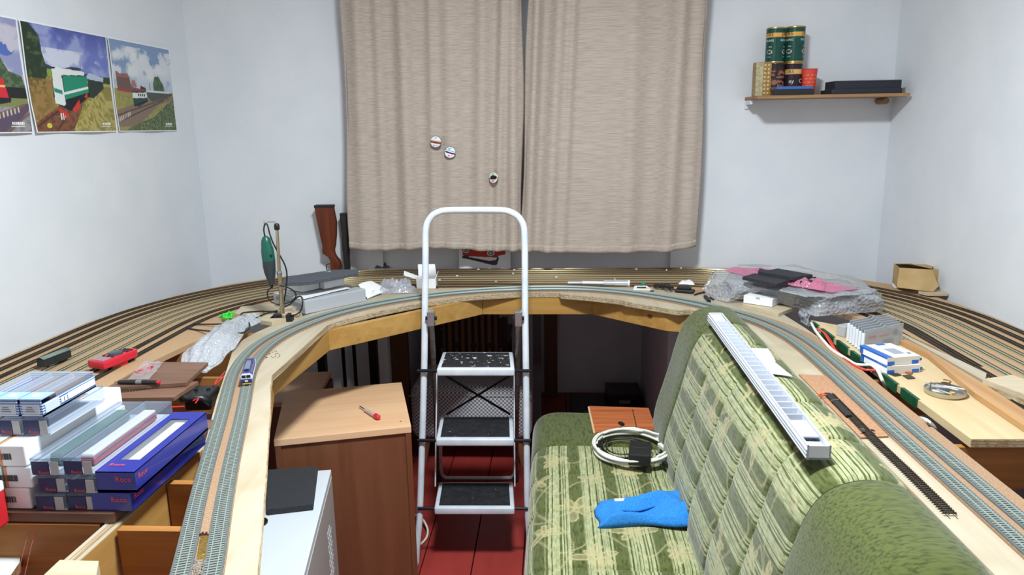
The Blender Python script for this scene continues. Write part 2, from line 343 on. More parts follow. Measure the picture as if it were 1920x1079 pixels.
# cork underlay under the two inner tracks
I0 = INNER; nI = len(I0)
right_extra = [min(1, max(0, (i-nI*.62)/(nI*.1))) for i in range(nI)]
T_ = []
for i in range(nI):
    t = I0[min(i+1, nI-1)]-I0[max(i-1, 0)]; t.normalize(); T_.append(Vector((t.y, -t.x, 0)))
oP = [I0[i]-T_[i]*(.036+.029*right_extra[i]) for i in range(nI)]; iP = [I0[i]+T_[i]*.037 for i in range(nI)]
mb = MB(); vs = []
for i in range(0, nI, 3): vs += [(oP[i].x, oP[i].y, Z0), (iP[i].x, iP[i].y, Z0), (oP[i].x, oP[i].y, ZT-.002), (iP[i].x, iP[i].y, ZT-.002)]
n_ = len(vs)//4; fs = []
for k in range(n_-1):
    o = 4*k; fs += [(o+2, o+3, o+7, o+6), (o, o+2, o+6, o+4), (o+3, o+1, o+5, o+7)]
mb.add(vs, fs); meshobj('cork_underlay', mb, CORK, layout)
# beams under the inner lip
BZ0, BZ1 = .853, .9205
bp = [at(x, y, BZ0) for x, y in ((515, 742), (618, 658), (905, 590), (1110, 590), (1247, 621))]
bp = [Vector((p.x, p.y, 0)) for p in bp]
nodes_b = [Vector((-.375, .72, 0)), Vector((-.545, 1.21, 0)), bp[0], bp[1], bp[2], bp[3], bp[4], Vector((.60, 2.41, 0)), Vector((.715, 2.15, 0)), Vector((.715, .72, 0))]
for k in range(len(nodes_b)-1):
    a, b = nodes_b[k], nodes_b[k+1]; t = (b-a).normalized(); nrm = Vector((-t.y, t.x, 0))
    if k < 7: a, b = a+nrm*.011, b+nrm*.011
    mb = MB(); z = Vector((0, 0, (BZ0+BZ1)/2)); mb.bar(a+z, b+z, .022, BZ1-BZ0)
    meshobj('beam', mb, PINEY if abs(t.y) > abs(t.x) else PINE, layout, bevel=.0015)
mb = MB(); mb.bar((-.738, .62, .872), (-.728, 1.47, .872), .026, .1); meshobj('stringer', mb, PINEY, layout)
for dx in (-.009, 0, .009):
    mb = MB(); mb.bar((-.738+dx, .62, .9225), (-.728+dx, 1.47, .9225), .0075, .002); meshobj('ply_layer', mb, (PLY, PLYE, PLY)[int(dx*112+1)], layout)
for yy, xa, xb in ((1.06, -.715, -.575), (1.22, -.715, -.655), (.86, -.72, -.53), (1.075, -1.5, -.755), (1.50, -1.3, -.76), (1.80, -1.3, -.85), (2.015, -1.3, -.93), (2.22, -1.2, -.91)):
    mb = MB(); mb.box(((xa+xb)/2, yy, .872), (xb-xa, .016, .10)); meshobj('rib', mb, RIB, layout)
for yy, xa, xb in ((2.25, .79, 1.2), (1.82, .785, 1.2), (1.43, .785, 1.2), (1.05, .78, 1.2)):
    mb = MB(); mb.box(((xa+xb)/2, yy, .866), (xb-xa, .016, .09)); meshobj('rib', mb, RIB, layout)
BLK = mat('black steel', (18, 18, 20), rough=.4, spec=.5)
for x, y in ((-.80, 3.1), (-.066, 3.0), (-1.035, 3.1), (1.17, 1.6), (1.02, 2.3), (-1.45, 1.0), (-.62, .78), (.735, .8)):
    mb = MB(); mb.box((x, y, .4625), (.035, .035, .925)); mb.box((x, y, .004), (.05, .05, .008)); meshobj('leg', mb, BLK, layout)
# ================================================================== TRACKS
SL_D = mat('dark brown sleeper plastic', (58, 50, 46), rough=.75); SL_G = mat('grey green sleeper plastic', (170, 168, 146), rough=.8)
SL_B = mat('blue grey sleeper plastic', (128, 134, 127), rough=.8); PAD = mat('grey roadbed foam', (98, 103, 101), (86, 91, 90), rough=.95, scale=200)
RAIL = mat('nickel silver rail', (150, 138, 106), rough=.12, metal=1.0); RAILG = mat('grey painted rail', (168, 182, 176), rough=.4, metal=.3)
RAILD = mat('dark rail', (120, 104, 84), rough=.35, metal=.9)
def track(path, label, slm, railm, group, z=ZT, pitch=.0066, pad=None, single_n=0, single_from=0, wsl=.022, gauge=.012, step=.012, name='railway_track', sw=.0028):
    P = resample(path, step); T = thing(name, label, 'track', (P[0].x, P[0].y, z), group)
    zz = z
    if pad:
        mb = MB(); L, R = offset(P, -.0145), offset(P, .0145); vs = []
        for l, r in zip(L, R): vs += [(l.x, l.y, z-.002), (r.x, r.y, z-.002), (l.x, l.y, z+.0008), (r.x, r.y, z+.0008)]
        fs = []
        for k in range(len(P)-1):
            o = 4*k; fs += [(o+2, o+3, o+7, o+6), (o, o+2, o+6, o+4), (o+3, o+1, o+5, o+7)]
        mb.add(vs, fs); meshobj('roadbed', mb, pad, T, recalc=False)
    S = resample(path, pitch); mb = MB(); first = None
    for i in range(len(S)-1):
        t = (S[i+1]-S[i]).normalized(); rz = math.atan2(t.y, t.x)-PI/2
        if single_n and single_from <= i < single_from+single_n:
            c = Vector((S[i].x, S[i].y, z+.001))
            if first is None:
                q = MB(); q.box((0, 0, 0), (wsl, sw, .002)); first = meshobj('sleeper', q, slm, T, world=False)
                o = first
            else: o = first.copy(); COL.objects.link(o)
            o.location = PINFO[T.name]['wl'].inverted() @ c; o.rotation_euler = (0, 0, rz); continue
        c, s = math.cos(rz), math.sin(rz); hx, hy = wsl/2, sw/2
        v = [(S[i].x+c*a-s*b, S[i].y+s*a+c*b, z+h) for h in (0, .002) for a, b in ((-hx, -hy), (hx, -hy), (hx, hy), (-hx, hy))]
        mb.add(v, [(4, 5, 6, 7), (0, 1, 5, 4), (1, 2, 6, 5), (2, 3, 7, 6), (3, 0, 4, 7)])
    if mb.v:
        o = meshobj('sleepers', mb, slm, T, recalc=False); o['kind'] = 'stuff'
    for sgn in (-1, 1):
        R_ = offset(P, sgn*gauge/2); mb = MB(); l2, r2 = offset(P, sgn*gauge/2-.00065), offset(P, sgn*gauge/2+.00065); vs = []
        for l, r in zip(l2, r2): m_ = (l+r)/2; q0, q1 = m_.lerp(l, .35), m_.lerp(r, .35); vs += [(l.x, l.y, z+.0015), (r.x, r.y, z+.0015), (l.x, l.y, z+.0034), (r.x, r.y, z+.0034), (q0.x, q0.y, z+.0044), (q1.x, q1.y, z+.0044)]
        fs = []
        for k in range(len(P)-1):
            o = 6*k; fs += [(o+4, o+5, o+11, o+10), (o+2, o+4, o+10, o+8), (o+5, o+3, o+9, o+11), (o, o+2, o+8, o+6), (o+3, o+1, o+7, o+9)]
        mb.add(vs, fs); meshobj('rail', mb, railm, T, recalc=False)
    return T
g1 = None
lab = ['outermost dark-sleepered track, right against the walls', 'second dark-sleepered track counted from the wall', 'third dark-sleepered track from the wall, beside the grey ones',
       'grey-sleepered yard track next to the three outer dark ones', 'second grey-sleepered yard track from the outer dark tracks', 'third grey-sleepered yard track from the outer dark tracks', 'innermost of the four grey-sleepered yard tracks',
       'dark-sleepered yard track just inside the four grey ones', 'innermost dark-sleepered yard track along the edge of the tan board']
for k in range(9):
    grey = 3 <= k <= 6
    track(offset(YARD, .044*k), lab[k], SL_G if grey else SL_D, RAIL if not grey else RAILG if False else RAIL, 'storage yard tracks on the outer board', z=Z0, sw=.0043 if grey else .005)
br = [Vector(p) for p in ((.90, 2.56, 0), (.965, 2.42, 0), (1.01, 2.25, 0), (1.028, 2.08, 0), (1.036, 1.92, 0), (1.035, 1.70, 0))]
br = [at(x, y, Z0) for x, y in ((1585, 577), (1640, 590), (1700, 611), (1760, 645), (1800, 668), (1838, 690))]; br = [Vector((p.x, p.y, 0)) for p in br]
track(crom(br), 'short dark-sleepered branch track joining the yard beside the tin dish', SL_D, RAILD, 'storage yard tracks on the outer board', z=Z0)
track(offset(INNER, -.0215), 'outer of the two blue-grey tracks on the plywood ring', SL_B, RAILG, 'twin blue-grey tracks on the plywood ring', z=ZT, pad=PAD, single_n=75, single_from=26)
track(offset(INNER, .0215), 'inner of the two blue-grey tracks, the one carrying the blue locomotive', SL_B, RAILG, 'twin blue-grey tracks on the plywood ring', z=ZT, pad=PAD, single_n=75, single_from=26)
# ================================================================== CURTAINS
def cloth_mat(name, c1, c2):
    m = mat(name, c1, c2, rough=.85, scale=60, stretch=(.25, 1, 6), bump=.25, bscale=160, spec=.15, lo=.32, hi=.68, detail=5)
    return m
CURT = cloth_mat('beige woven curtain', (194, 180, 168), (170, 156, 144))
def bump1(x, c, w_): return np.exp(-((x-c)/w_)**2)
def curtain(label, xt0, xt1, xb0, xb1, zb, ridges, seed, hemtilt):
    r = random.Random(seed); T = thing('curtain', label, 'curtain', ((xb0+xb1)/2, 3.09, zb))
    ph = [r.uniform(0, 6) for _ in range(4)]
    zt = 2.40
    def fn(u, v):
        z = zb+hemtilt(u)+(zt-zb-hemtilt(u))*v
        x0, x1 = xb0+(xt0-xb0)*v, xb1+(xt1-xb1)*v
        y = 3.09
        for c, w_, a, dc in ridges: y -= 1.7*a*float(bump1(u, c+dc*v, w_*(1-.15*v)))
        y += .004*math.sin(u*23+ph[0]+v*1.3)*(.4+.6*v)+.003*math.sin(u*41+ph[1]-v*2)+.002*math.sin(v*19+ph[2]+u*5)
        x = x0+(x1-x0)*u+.006*math.sin(v*9+ph[3])*(1 if u < .02 or u > .98 else 0)
        return (x, y, z)
    mb = MB(); mb.grid(fn, 150, 70); o = meshobj('fabric_panel', mb, CURT, T, smooth='all', solid=.0025, recalc=False)
    mb = MB()
    def hem(u, v):
        a = Vector(fn(u, 0.0)); b = Vector(fn(u, .022)); p = a.lerp(b, v); p.y -= .004+.0015*math.sin(u*190)*(v > .5); return p
    mb.grid(hem, 150, 3); meshobj('hem', mb, CURT, T, smooth='all', solid=.002, recalc=False)
    return fn
fL = curtain('left beige woven curtain with three round badges pinned on it', -.84, -.108, -.872, -.128, 1.055,
        [(.10, .05, .016, 0), (.22, .04, .012, -.02), (.36, .05, .018, -.03), (.50, .035, .012, 0), (.60, .06, .02, 0), (.76, .05, .022, .03), (.86, .03, .02, .05), (.95, .04, .024, 0)], 3, lambda u: -.008*u-.006*math.sin(u*9))
fR = curtain('right beige woven curtain hanging straight, wider panel', -.070, .622, -.138, .606, 1.042,
        [(.05, .03, .02, 0), (.16, .05, .022, .02), (.24, .03, .014, .02), (.42, .08, .010, 0), (.60, .06, .014, -.02), (.83, .06, .03, .03), (.95, .05, .012, 0)], 5, lambda u: -.012*math.sin(u*3.1)+.02*max(0, u-.8)*3)
mb = MB(); mb.tube([(-1.0, 3.09, 2.405), (.75, 3.09, 2.405)], .011, 10)
T = thing('curtain_rod', 'thin curtain rod along the top of the window alcove', 'curtain rod', (-.12, 3.09, 2.405)); meshobj('pole', mb, mat('rod metal', (150, 140, 125), metal=.8, rough=.4), T)
for x in (-.97, .70):
    mb = MB(); mb.tube([(x, 3.09, 2.405), (x, 3.21, 2.405)], .008, 8); meshobj('bracket', mb, MATS['rod metal'], T)
# badges
def disc(name, c, nrm, r, fn, parent, m, dome=.1):
    nrm = Vector(nrm).normalized(); xd = Vector((0, 0, 1)).cross(nrm).normalized(); yd = nrm.cross(xd); R, S = 14, 40; mb = MB(); vs = [Vector(c)+nrm*r*dome]; uv = [(0, 0)]
    for i in range(1, R+1):
        for k in range(S):
            a = 2*PI*k/S; q = i/R; x, y = q*math.cos(a), q*math.sin(a); vs.append(Vector(c)+xd*x*r+yd*y*r+nrm*(r*dome*(1-q*q))); uv.append((x, y))
    fs = [(0, 1+k, 1+(k+1) % S) for k in range(S)]+[(1+(i-1)*S+k, 1+i*S+k, 1+i*S+(k+1) % S, 1+(i-1)*S+(k+1) % S) for i in range(1, R) for k in range(S)]
    mb.add(vs, fs); o = meshobj(name, mb, m, parent, smooth='all', recalc=False)
    U = np.array(uv); rgb = lin(np.clip(np.stack(fn(U[:, 0], U[:, 1]), -1), 0, 255))
    a = o.data.color_attributes.new('Col', 'FLOAT_COLOR', 'POINT'); a.data.foreach_set('color', np.concatenate([rgb, np.ones((len(rgb), 1))], 1).ravel().astype(np.float32)); return o
def paint(base, ops):
    out = np.array(base, float)
    return out
def layer(img, mask, c):
    mask = np.clip(mask, 0, 1)[..., None]; return img*(1-mask)+np.array(c, float)*mask
def split(img): return img[..., 0], img[..., 1], img[..., 2]
def full(u, c): return np.ones(u.shape+(3,))*np.array(c, float)
PRINT = colmat('printed paper', .5); GLOSSP = colmat('printed tin', .3)
def badge1(x, y):
    i = full(x, (226, 232, 240)); t = y+.18*x
    i = layer(i, (np.abs(t-.02) < .16)*(np.abs(x) < .95), (196, 92, 60)); i = layer(i, (np.abs(t-.18) < .06), (240, 190, 140)); i = layer(i, (np.abs(t+.2) < .1), (50, 35, 40))
    i = layer(i, (np.abs(y-.68) < .1)*(np.abs(x) < .3)*((x*9 % 1) < .75), (60, 130, 180)); i = layer(i, (np.abs(y+.68) < .11)*(np.abs(x+.05) < .4)*((x*9 % 1) < .75), (214, 60, 80)); return split(i)
def badge2(x, y):
    i = full(x, (222, 234, 246)); t = y+.3*x
    i = layer(i, (np.abs(t+.1) < .13), (28, 30, 52)); i = layer(i, (np.abs(t-.12) < .1), (225, 225, 235)); i = layer(i, (np.abs(t-.3) < .05), (120, 100, 110)); i = layer(i, t < -.24, (240, 236, 238))
    i = layer(i, (np.abs(y-.66) < .1)*(np.abs(x) < .34)*((x*9 % 1) < .75), (60, 130, 180)); i = layer(i, (np.abs(y+.62) < .12)*(np.abs(x+.1) < .4)*((x*9 % 1) < .75), (214, 50, 75)); return split(i)
def badge3(x, y):
    i = full(x, (214, 220, 205)); d = ((x-.1)/.75)**2+((y-.0)/.38)**2 < 1
    i = layer(i, d*1., (22, 20, 22)); i = layer(i, (np.abs(y+.25) < .12)*(x < .3), (30, 26, 26)); i = layer(i, (np.abs(x+.1) < .12)*(y > 0)*(y < .5), (30, 28, 28)); i = layer(i, y < -.42, (235, 228, 225)); i = layer(i, (np.abs(y+.62) < .1)*(np.abs(x) < .3), (214, 60, 70)); i = layer(i, (np.abs(y-.7) < .06)*(np.abs(x) < .3), (90, 130, 140)); return split(i)
for (px, py), fn, lb, nr in (((817, 266), badge1, 'round white badge with an orange railcar picture, highest on the left curtain', (0, -1, 0)), ((844, 286), badge2, 'round pale blue badge with a dark train stripe, middle one on the left curtain', (0, -1, .05)), ((925, 333), badge3, 'round cream badge with a black steam engine, low on the left curtain', (-.55, -.85, .1))):
    p = atY(px, py, 3.045); T = thing('badge', lb, 'badge', p, 'badges on the curtain')
    nv = Vector(nr).normalized(); disc('badge_face', p, nv, .0228, fn, T, GLOSSP)
    mb = MB(); q = nv.to_track_quat('Z', 'Y').to_matrix(); mb.lathe([(.0236, -.003), (.0240, -.001), (.0228, .0002)], p, 32, M=q); meshobj('rim', mb, mat('badge steel', (150, 150, 155), metal=.8, rough=.3), T)
    mb = MB(); mb.tube([p-nv*.003, (p.x, 3.075, p.z)], .0012, 6); meshobj('pin', mb, MATS['badge steel'], T)
# ================================================================== POSTERS
def vnoise(u, v, s, seed=0, oct=4):
    r = np.random.RandomState(seed); out = np.zeros_like(u); amp = 1; tot = 0
    for o in range(oct):
        n = int(s*2**o)+3; g = r.rand(n+2, n+2); x = np.clip(u, 0, 1)*s*2**o; y = np.clip(v, 0, 1)*s*2**o; xi, yi = np.minimum(x.astype(int), n-1), np.minimum(y.astype(int), n-1); fx, fy = x-xi, y-yi; fx, fy = fx*fx*(3-2*fx), fy*fy*(3-2*fy)
        out += amp*((g[yi, xi]*(1-fx)+g[yi, xi+1]*fx)*(1-fy)+(g[yi+1, xi]*(1-fx)+g[yi+1, xi+1]*fx)*fy); tot += amp; amp *= .55
    return out/tot
def poly(u, v, pts):
    ins = np.zeros(u.shape, bool); n = len(pts)
    for i in range(n):
        (x0, y0), (x1, y1) = pts[i], pts[(i+1) % n]
        if y0 == y1: continue
        c = ((y0 > v) != (y1 > v)) & (u < (x1-x0)*(v-y0)/(y1-y0)+x0); ins ^= c
    return ins*1.0
def line(u, v, a, b, w_):
    ax, ay = a; bx, by = b; dx, dy = bx-ax, by-ay; t = np.clip(((u-ax)*dx+(v-ay)*dy)/(dx*dx+dy*dy), 0, 1); return (np.hypot(u-ax-t*dx, (v-ay-t*dy)*.75) < w_)*1.0
def mark(i, u, v, c=(240, 240, 240)):
    i = layer(i, (u > .80)*(u < .93)*(v > .065)*(v < .09)*((u*130 % 1) < .7), c); return layer(i, (u > .79)*(u < .93)*(v > .045)*(v < .05), c)
def post_mid(u, v):
    n = vnoise(u, v, 5, 1); n2 = vnoise(u, v, 30, 2, 3)
    sky = full(u, (110, 122, 190)); sky = layer(sky, np.clip((n-.42)*5, 0, 1)*.8, (160, 168, 206)); sky = layer(sky, np.clip((vnoise(u, v*1.0, 7, 5)-.45)*6, 0, 1)*(v < .8), (205, 210, 228)); sky = layer(sky, np.clip((v-.78)*5, 0, 1)*np.clip((.6-n)*5, 0, 1), (84, 92, 160))
    i = sky; g = full(u, (150, 142, 70)); g = layer(g, np.clip((n2-.4)*4, 0, 1), (186, 176, 104)); g = layer(g, np.clip((vnoise(u, v, 60, 9, 2)-.5)*6, 0, 1), (122, 108, 50))
    hz = .61-.05*(u-.2); i = np.where((v < hz)[..., None], g, i)
    i = layer(i, (v < hz+.03+.02*np.sin(u*14))*(v > hz-.02)*(u > .15)*(u < .62), (50, 62, 84)); i = layer(i, (v < hz+.0)*(v > hz-.07)*(u > .6), (48, 66, 40)); i = layer(i, poly(u, v, [(.18, .6), (.6, .58), (.3, .48)]), (128, 160, 66))
    i = layer(i, line(u, v, (.62, .58), (.62, .7), .003), (70, 80, 100))
    tr = poly(u, v, [(0, 1), (.07, 1), (.17, .9), (.18, .75), (.22, .6), (.2, .5), (.16, .42), (0, .38)]); i = layer(i, tr, (42, 58, 42)); i = layer(i, tr*np.clip((n2-.5)*5, 0, 1), (74, 92, 60))
    i = layer(i, (u < .3)*(v < .5)*(v > .12)*np.clip((.3-u)*8, 0, 1)*.8, (128, 98, 54)); i = layer(i, (u < .28)*(v < .5)*(n2 > .55)*(v > .1), (150, 120, 70))
    bed = poly(u, v, [(.0, .0), (.42, .0), (.66, .38), (.56, .42), (.22, .2), (.0, .08)]); i = layer(i, bed, (128, 82, 60)); i = layer(i, bed*(n2 > .52), (104, 66, 50))
    i = layer(i, line(u, v, (.02, .05), (.27, .19), .008), (86, 50, 40)); i = layer(i, line(u, v, (.24, 0), (.38, .17), .008), (86, 50, 40))
    grs = poly(u, v, [(.44, 0), (1, 0), (1, .48), (.9, .5), (.74, .36), (.58, .16)]); i = layer(i, grs, (178, 164, 96)); i = layer(i, grs*np.clip((vnoise(u+v*.3, v*.4, 60, 11, 2)-.45)*6, 0, 1), (140, 128, 66))
    i = layer(i, poly(u, v, [(.64, .36), (.72, .56), (.9, .53), (.9, .45), (.74, .34)]), (44, 56, 48)); i = layer(i, poly(u, v, [(.66, .545), (.72, .6), (.91, .565), (.9, .52), (.74, .53)]), (176, 190, 214))
    i = layer(i, poly(u, v, [(.25, .33), (.27, .62), (.66, .60), (.7, .36), (.42, .2), (.28, .26)]), (30, 30, 34))
    i = layer(i, poly(u, v, [(.38, .31), (.39, .55), (.69, .56), (.69, .40)]), (34, 138, 108)); i = layer(i, poly(u, v, [(.26, .27), (.27, .6), (.36, .61), (.38, .5), (.38, .27), (.36, .25)]), (222, 228, 226)); i = layer(i, poly(u, v, [(.27, .59), (.33, .62), (.66, .605), (.66, .57), (.37, .55)]), (226, 228, 228))
    i = layer(i, poly(u, v, [(.37, .38), (.69, .46), (.69, .435), (.37, .355)]), (226, 230, 226)); i = layer(i, poly(u, v, [(.27, .42), (.36, .40), (.36, .36), (.27, .38)]), (34, 138, 108))
    i = layer(i, poly(u, v, [(.27, .24), (.4, .17), (.4, .12), (.3, .17)]), (200, 60, 50)); i = layer(i, poly(u, v, [(.45, .22), (.55, .32), (.55, .24), (.47, .19)]), (206, 60, 48)); i = layer(i, poly(u, v, [(.62, .35), (.67, .4), (.66, .33)]), (206, 60, 48))
    i = layer(i, ((u-.32)**2+(v-.145)**2 < .0012)*((u*40 % 1) < .5), (240, 235, 235)); i = layer(i, ((u-.15)**2*.6+(v-.055)**2 < .0006), (214, 200, 70)); return split(mark(i, u, v))
def post_right(u, v):
    n = vnoise(u, v, 6, 21); n2 = vnoise(u, v, 34, 22, 3)
    i = full(u, (128, 152, 186)); i = layer(i, np.clip((n-.5)*9, 0, 1)*(v < .95), (212, 216, 222)); i = layer(i, np.clip((.72-v)*4, 0, 1), (186, 196, 208)); 
    for cx, cy, r in ((.12, .85, .09), (.24, .87, .1), (.36, .84, .1), (.48, .83, .06), (.05, .82, .08), (.76, .72, .09), (.86, .7, .08), (.6, .66, .1), (.3, .68, .12)): i = layer(i, np.clip(1.6-((u-cx)**2+(v-cy)**2*1.3)**.5/r*1.6+n2-.5, 0, 1)*.9, (220, 222, 224))
    hz = .47; i = np.where((v < hz)[..., None], full(u, (156, 148, 86)), i); i = layer(i, (v < hz)*(n2 > .5), (142, 138, 78))
    i = layer(i, poly(u, v, [(.05, .44), (.04, .66), (.09, .63), (.18, .64), (.24, .62), (.27, .5), (.5, .47), (.5, .42)]), (110, 86, 80)); i = layer(i, poly(u, v, [(.05, .60), (.06, .66), (.1, .63), (.17, .63), (.22, .65), (.24, .6)]), (160, 96, 88)); i = layer(i, poly(u, v, [(.26, .5), (.28, .57), (.33, .57), (.36, .5)]), (168, 112, 100)); i = layer(i, poly(u, v, [(.04, .45), (.04, .47), (.25, .45), (.25, .43)]), (186, 52, 60))
    i = layer(i, poly(u, v, [(.4, .44), (.42, .52), (.5, .5), (.53, .44)]), (60, 60, 54)); i = layer(i, poly(u, v, [(.65, .42), (.64, .55), (.67, .64), (.74, .65), (.82, .56), (.86, .42)]), (66, 86, 62)); i = layer(i, poly(u, v, [(.65, .42), (.64, .55), (.67, .64), (.74, .65), (.82, .56), (.86, .42)])*(n2 > .5), (88, 108, 80)); i = layer(i, line(u, v, (.58, .42), (.58, .56), .004), (80, 76, 74))
    bed = poly(u, v, [(0, .04), (0, .22), (.3, .31), (.95, .42), (1, .42), (1, .38), (.7, .3), (.3, .05)]); i = layer(i, bed, (132, 112, 98)); i = layer(i, line(u, v, (0, .17), (.9, .4), .006), (90, 70, 60)); i = layer(i, line(u, v, (.02, .1), (.8, .36), .006), (84, 66, 58)); i = layer(i, line(u, v, (.02, .12), (.2, .19), .018)*((u*36 % 1) < .45), (206, 196, 184))
    gr = poly(u, v, [(.1, 0), (1, 0), (1, .38), (.86, .32), (.6, .16), (.35, .09)]); i = layer(i, gr, (92, 106, 70)); i = layer(i, gr*np.clip((n2-.45)*6, 0, 1), (120, 130, 92)); i = layer(i, gr*(vnoise(u, v, 70, 31, 2) > .58), (66, 82, 52))
    i = layer(i, poly(u, v, [(.5, .40), (.5, .455), (.97, .462), (.98, .43), (.6, .34)]), (78, 82, 74)); i = layer(i, poly(u, v, [(.5, .45), (.5, .472), (.96, .478), (.97, .455)]), (205, 212, 216))
    i = layer(i, poly(u, v, [(.28, .29), (.27, .44), (.51, .45), (.53, .35), (.36, .27)]), (38, 70, 72)); i = layer(i, poly(u, v, [(.275, .37), (.275, .44), (.51, .45), (.52, .385)]), (222, 226, 216)); i = layer(i, poly(u, v, [(.27, .43), (.28, .46), (.5, .47), (.51, .445)]), (58, 72, 84)); i = layer(i, (v > .395)*(v < .425)*(u > .36)*(u < .5)*((u*30 % 1) < .55), (44, 52, 60)); i = layer(i, line(u, v, (.31, .465), (.48, .472), .006), (180, 50, 50)); i = layer(i, line(u, v, (.29, .285), (.52, .35), .008), (30, 30, 30)); return split(mark(i, u, v))
def post_left(u, v):
    n = vnoise(u, v, 6, 41); n2 = vnoise(u, v, 34, 42, 3)
    i = full(u, (146, 150, 186)); i = layer(i, np.clip((n-.42)*6, 0, 1), (196, 192, 206)); i = layer(i, ((u-.86)**2+(v-.77)**2 < .01)*(n < .55), (84, 110, 180))
    i = layer(i, poly(u, v, [(.58, .4), (.62, .62), (.68, .72), (.74, .68), (.8, .66), (.86, .54), (.98, .5), (1, .4)]), (66, 86, 62)); i = layer(i, poly(u, v, [(.58, .4), (.62, .62), (.68, .72), (.74, .68), (.8, .66), (.86, .54), (.98, .5), (1, .4)])*(n2 > .5), (92, 110, 80))
    i = np.where((v < .4)[..., None], full(u, (150, 146, 150)), i); i = layer(i, (v < .4)*(n2 > .5), (128, 124, 128)); i = layer(i, (v < .32)*(v > .22), (126, 132, 84))
    i = layer(i, poly(u, v, [(.8, .3), (.8, .4), (1, .4), (1, .3)]), (40, 40, 40)); i = layer(i, poly(u, v, [(.1, .22), (.1, .3), (.85, .32), (.83, .26), (.5, .2)]), (40, 40, 44)); i = layer(i, poly(u, v, [(.05, .3), (.05, .58), (.6, .57), (.8, .46), (.82, .3)]), (204, 48, 58)); i = layer(i, poly(u, v, [(.05, .55), (.2, .62), (.58, .6), (.78, .47), (.6, .56)]), (196, 198, 202)); i = layer(i, line(u, v, (.05, .42), (.8, .4), .006), (236, 190, 120)); i = layer(i, (v > .46)*(v < .53)*(u > .5)*(u < .7)*((u*12 % 1) < .55), (46, 30, 34))
    bed = poly(u, v, [(.2, 0), (.78, 0), (1, .2), (1, .26), (.6, .14)]); i = layer(i, bed, (92, 78, 96)); i = layer(i, line(u, v, (.35, .02), (.95, .24), .009), (120, 90, 78)); i = layer(i, line(u, v, (.74, 0), (1, .17), .008), (120, 90, 78)); i = layer(i, line(u, v, (.5, .08), (.9, .2), .018)*((u*26 % 1) < .4), (200, 190, 180)); return split(mark(i, u, v))
PX = XL+.006
def pos_wob(s): return lambda a, b: .0035*max(0, .25-b)*4*math.sin(a*9+s)+.002*math.sin(b*6+s)
for (y0, y1, fn, lb, s) in ((1.735, 2.168, post_left, 'poster of a red diesel locomotive on the left wall, cut by the picture edge', 1), (2.178, 2.605, post_mid, 'poster of a green and white diesel locomotive in yellow grass on the left wall', 2), (2.617, 3.038, post_right, 'poster of a green and cream electric locomotive by a brick station on the left wall', 3)):
    T = thing('poster', lb, 'poster', (PX, (y0+y1)/2, 1.56), 'train posters on the left wall')
    o = painted('print', (PX+.0022, y0+.004, 1.567), (0, 1, 0), (0, 0, 1), y1-y0-.008, .318, 210, 165, fn, PRINT, T, wob=pos_wob(s))
    mb = MB(); w_ = pos_wob(s); mb.grid(lambda a, b: Vector((PX+.0012+w_(a, b), y0+a*(y1-y0), 1.5635+b*.326)), 20, 20); meshobj('paper_sheet', mb, mat('white paper', (242, 243, 244), rough=.8), T, recalc=False, solid=.0006)
# ================================================================== WALL SHELF AND ITS GOODS
SZ = 1.662
T = thing('wall_shelf', 'thin brown wooden wall shelf holding the coffee cans', 'shelf', (1.1, 3.21, SZ-.012))
mb = MB(); mb.box((1.10, 3.115, SZ-.006), (.585, .19, .012)); meshobj('board', mb, wood('shelf wood', (176, 138, 98), (138, 100, 64), 'x', grain=60), T, bevel=.001)
mb = MB(); mb.tube([(1.352, 3.21, SZ-.026), (1.352, 3.13, SZ-.026)], .013, 12); meshobj('support_peg', mb, mat('peg wood', (150, 118, 88), rough=.7), T, bevel=.003)
mb = MB(); mb.box((.815, 3.17, SZ-.022), (.012, .08, .018)); mb.box((.815, 3.205, SZ-.03), (.014, .01, .035)); meshobj('support_bracket', mb, mat('white bracket', (226, 228, 230), rough=.4), T, bevel=.002)
GOLD = mat('gold tin rim', (196, 160, 96), rough=.3, metal=.8)
def can_print(fn, T, c, r, z0, z1, name='label_wrap'):
    S, H = 72, 40; u, v = np.meshgrid(np.arange(S+1)/S, np.linspace(0, 1, H+1)); rgb = lin(np.clip(np.stack(fn(u, v), -1), 0, 255)).reshape(-1, 3); mb = MB()
    mb.grid(lambda a, b: Vector((c[0]+r*math.sin(2*PI*a+PI), c[1]+r*math.cos(2*PI*a+PI), z0+(z1-z0)*b)), S, H); o = meshobj(name, mb, GLOSSP, T, smooth='all', recalc=False)
    a = o.data.color_attributes.new('Col', 'FLOAT_COLOR', 'POINT'); a.data.foreach_set('color', np.concatenate([rgb, np.ones((len(rgb), 1))], 1).ravel().astype(np.float32))
def bent_text(txt, size, c, r, ang, z, m, T, sx=1.0, name='lettering'):
    vs, fs = text_mesh(txt); mb = MB()
    # ang: 0 faces the room (-y); u grows to the right seen from the room
    mb.add([(c[0]+r*math.sin(p[0]*size*sx/r+ang), c[1]-r*math.cos(p[0]*size*sx/r+ang), z+p[1]*size) for p in vs], fs); return meshobj(name, mb, m, T, recalc=False)
INKB = mat('dark ink', (30, 28, 30), rough=.5); INKW = mat('white ink', (225, 228, 228), rough=.5); REDINK = mat('orange red ink', (232, 84, 60), rough=.5)
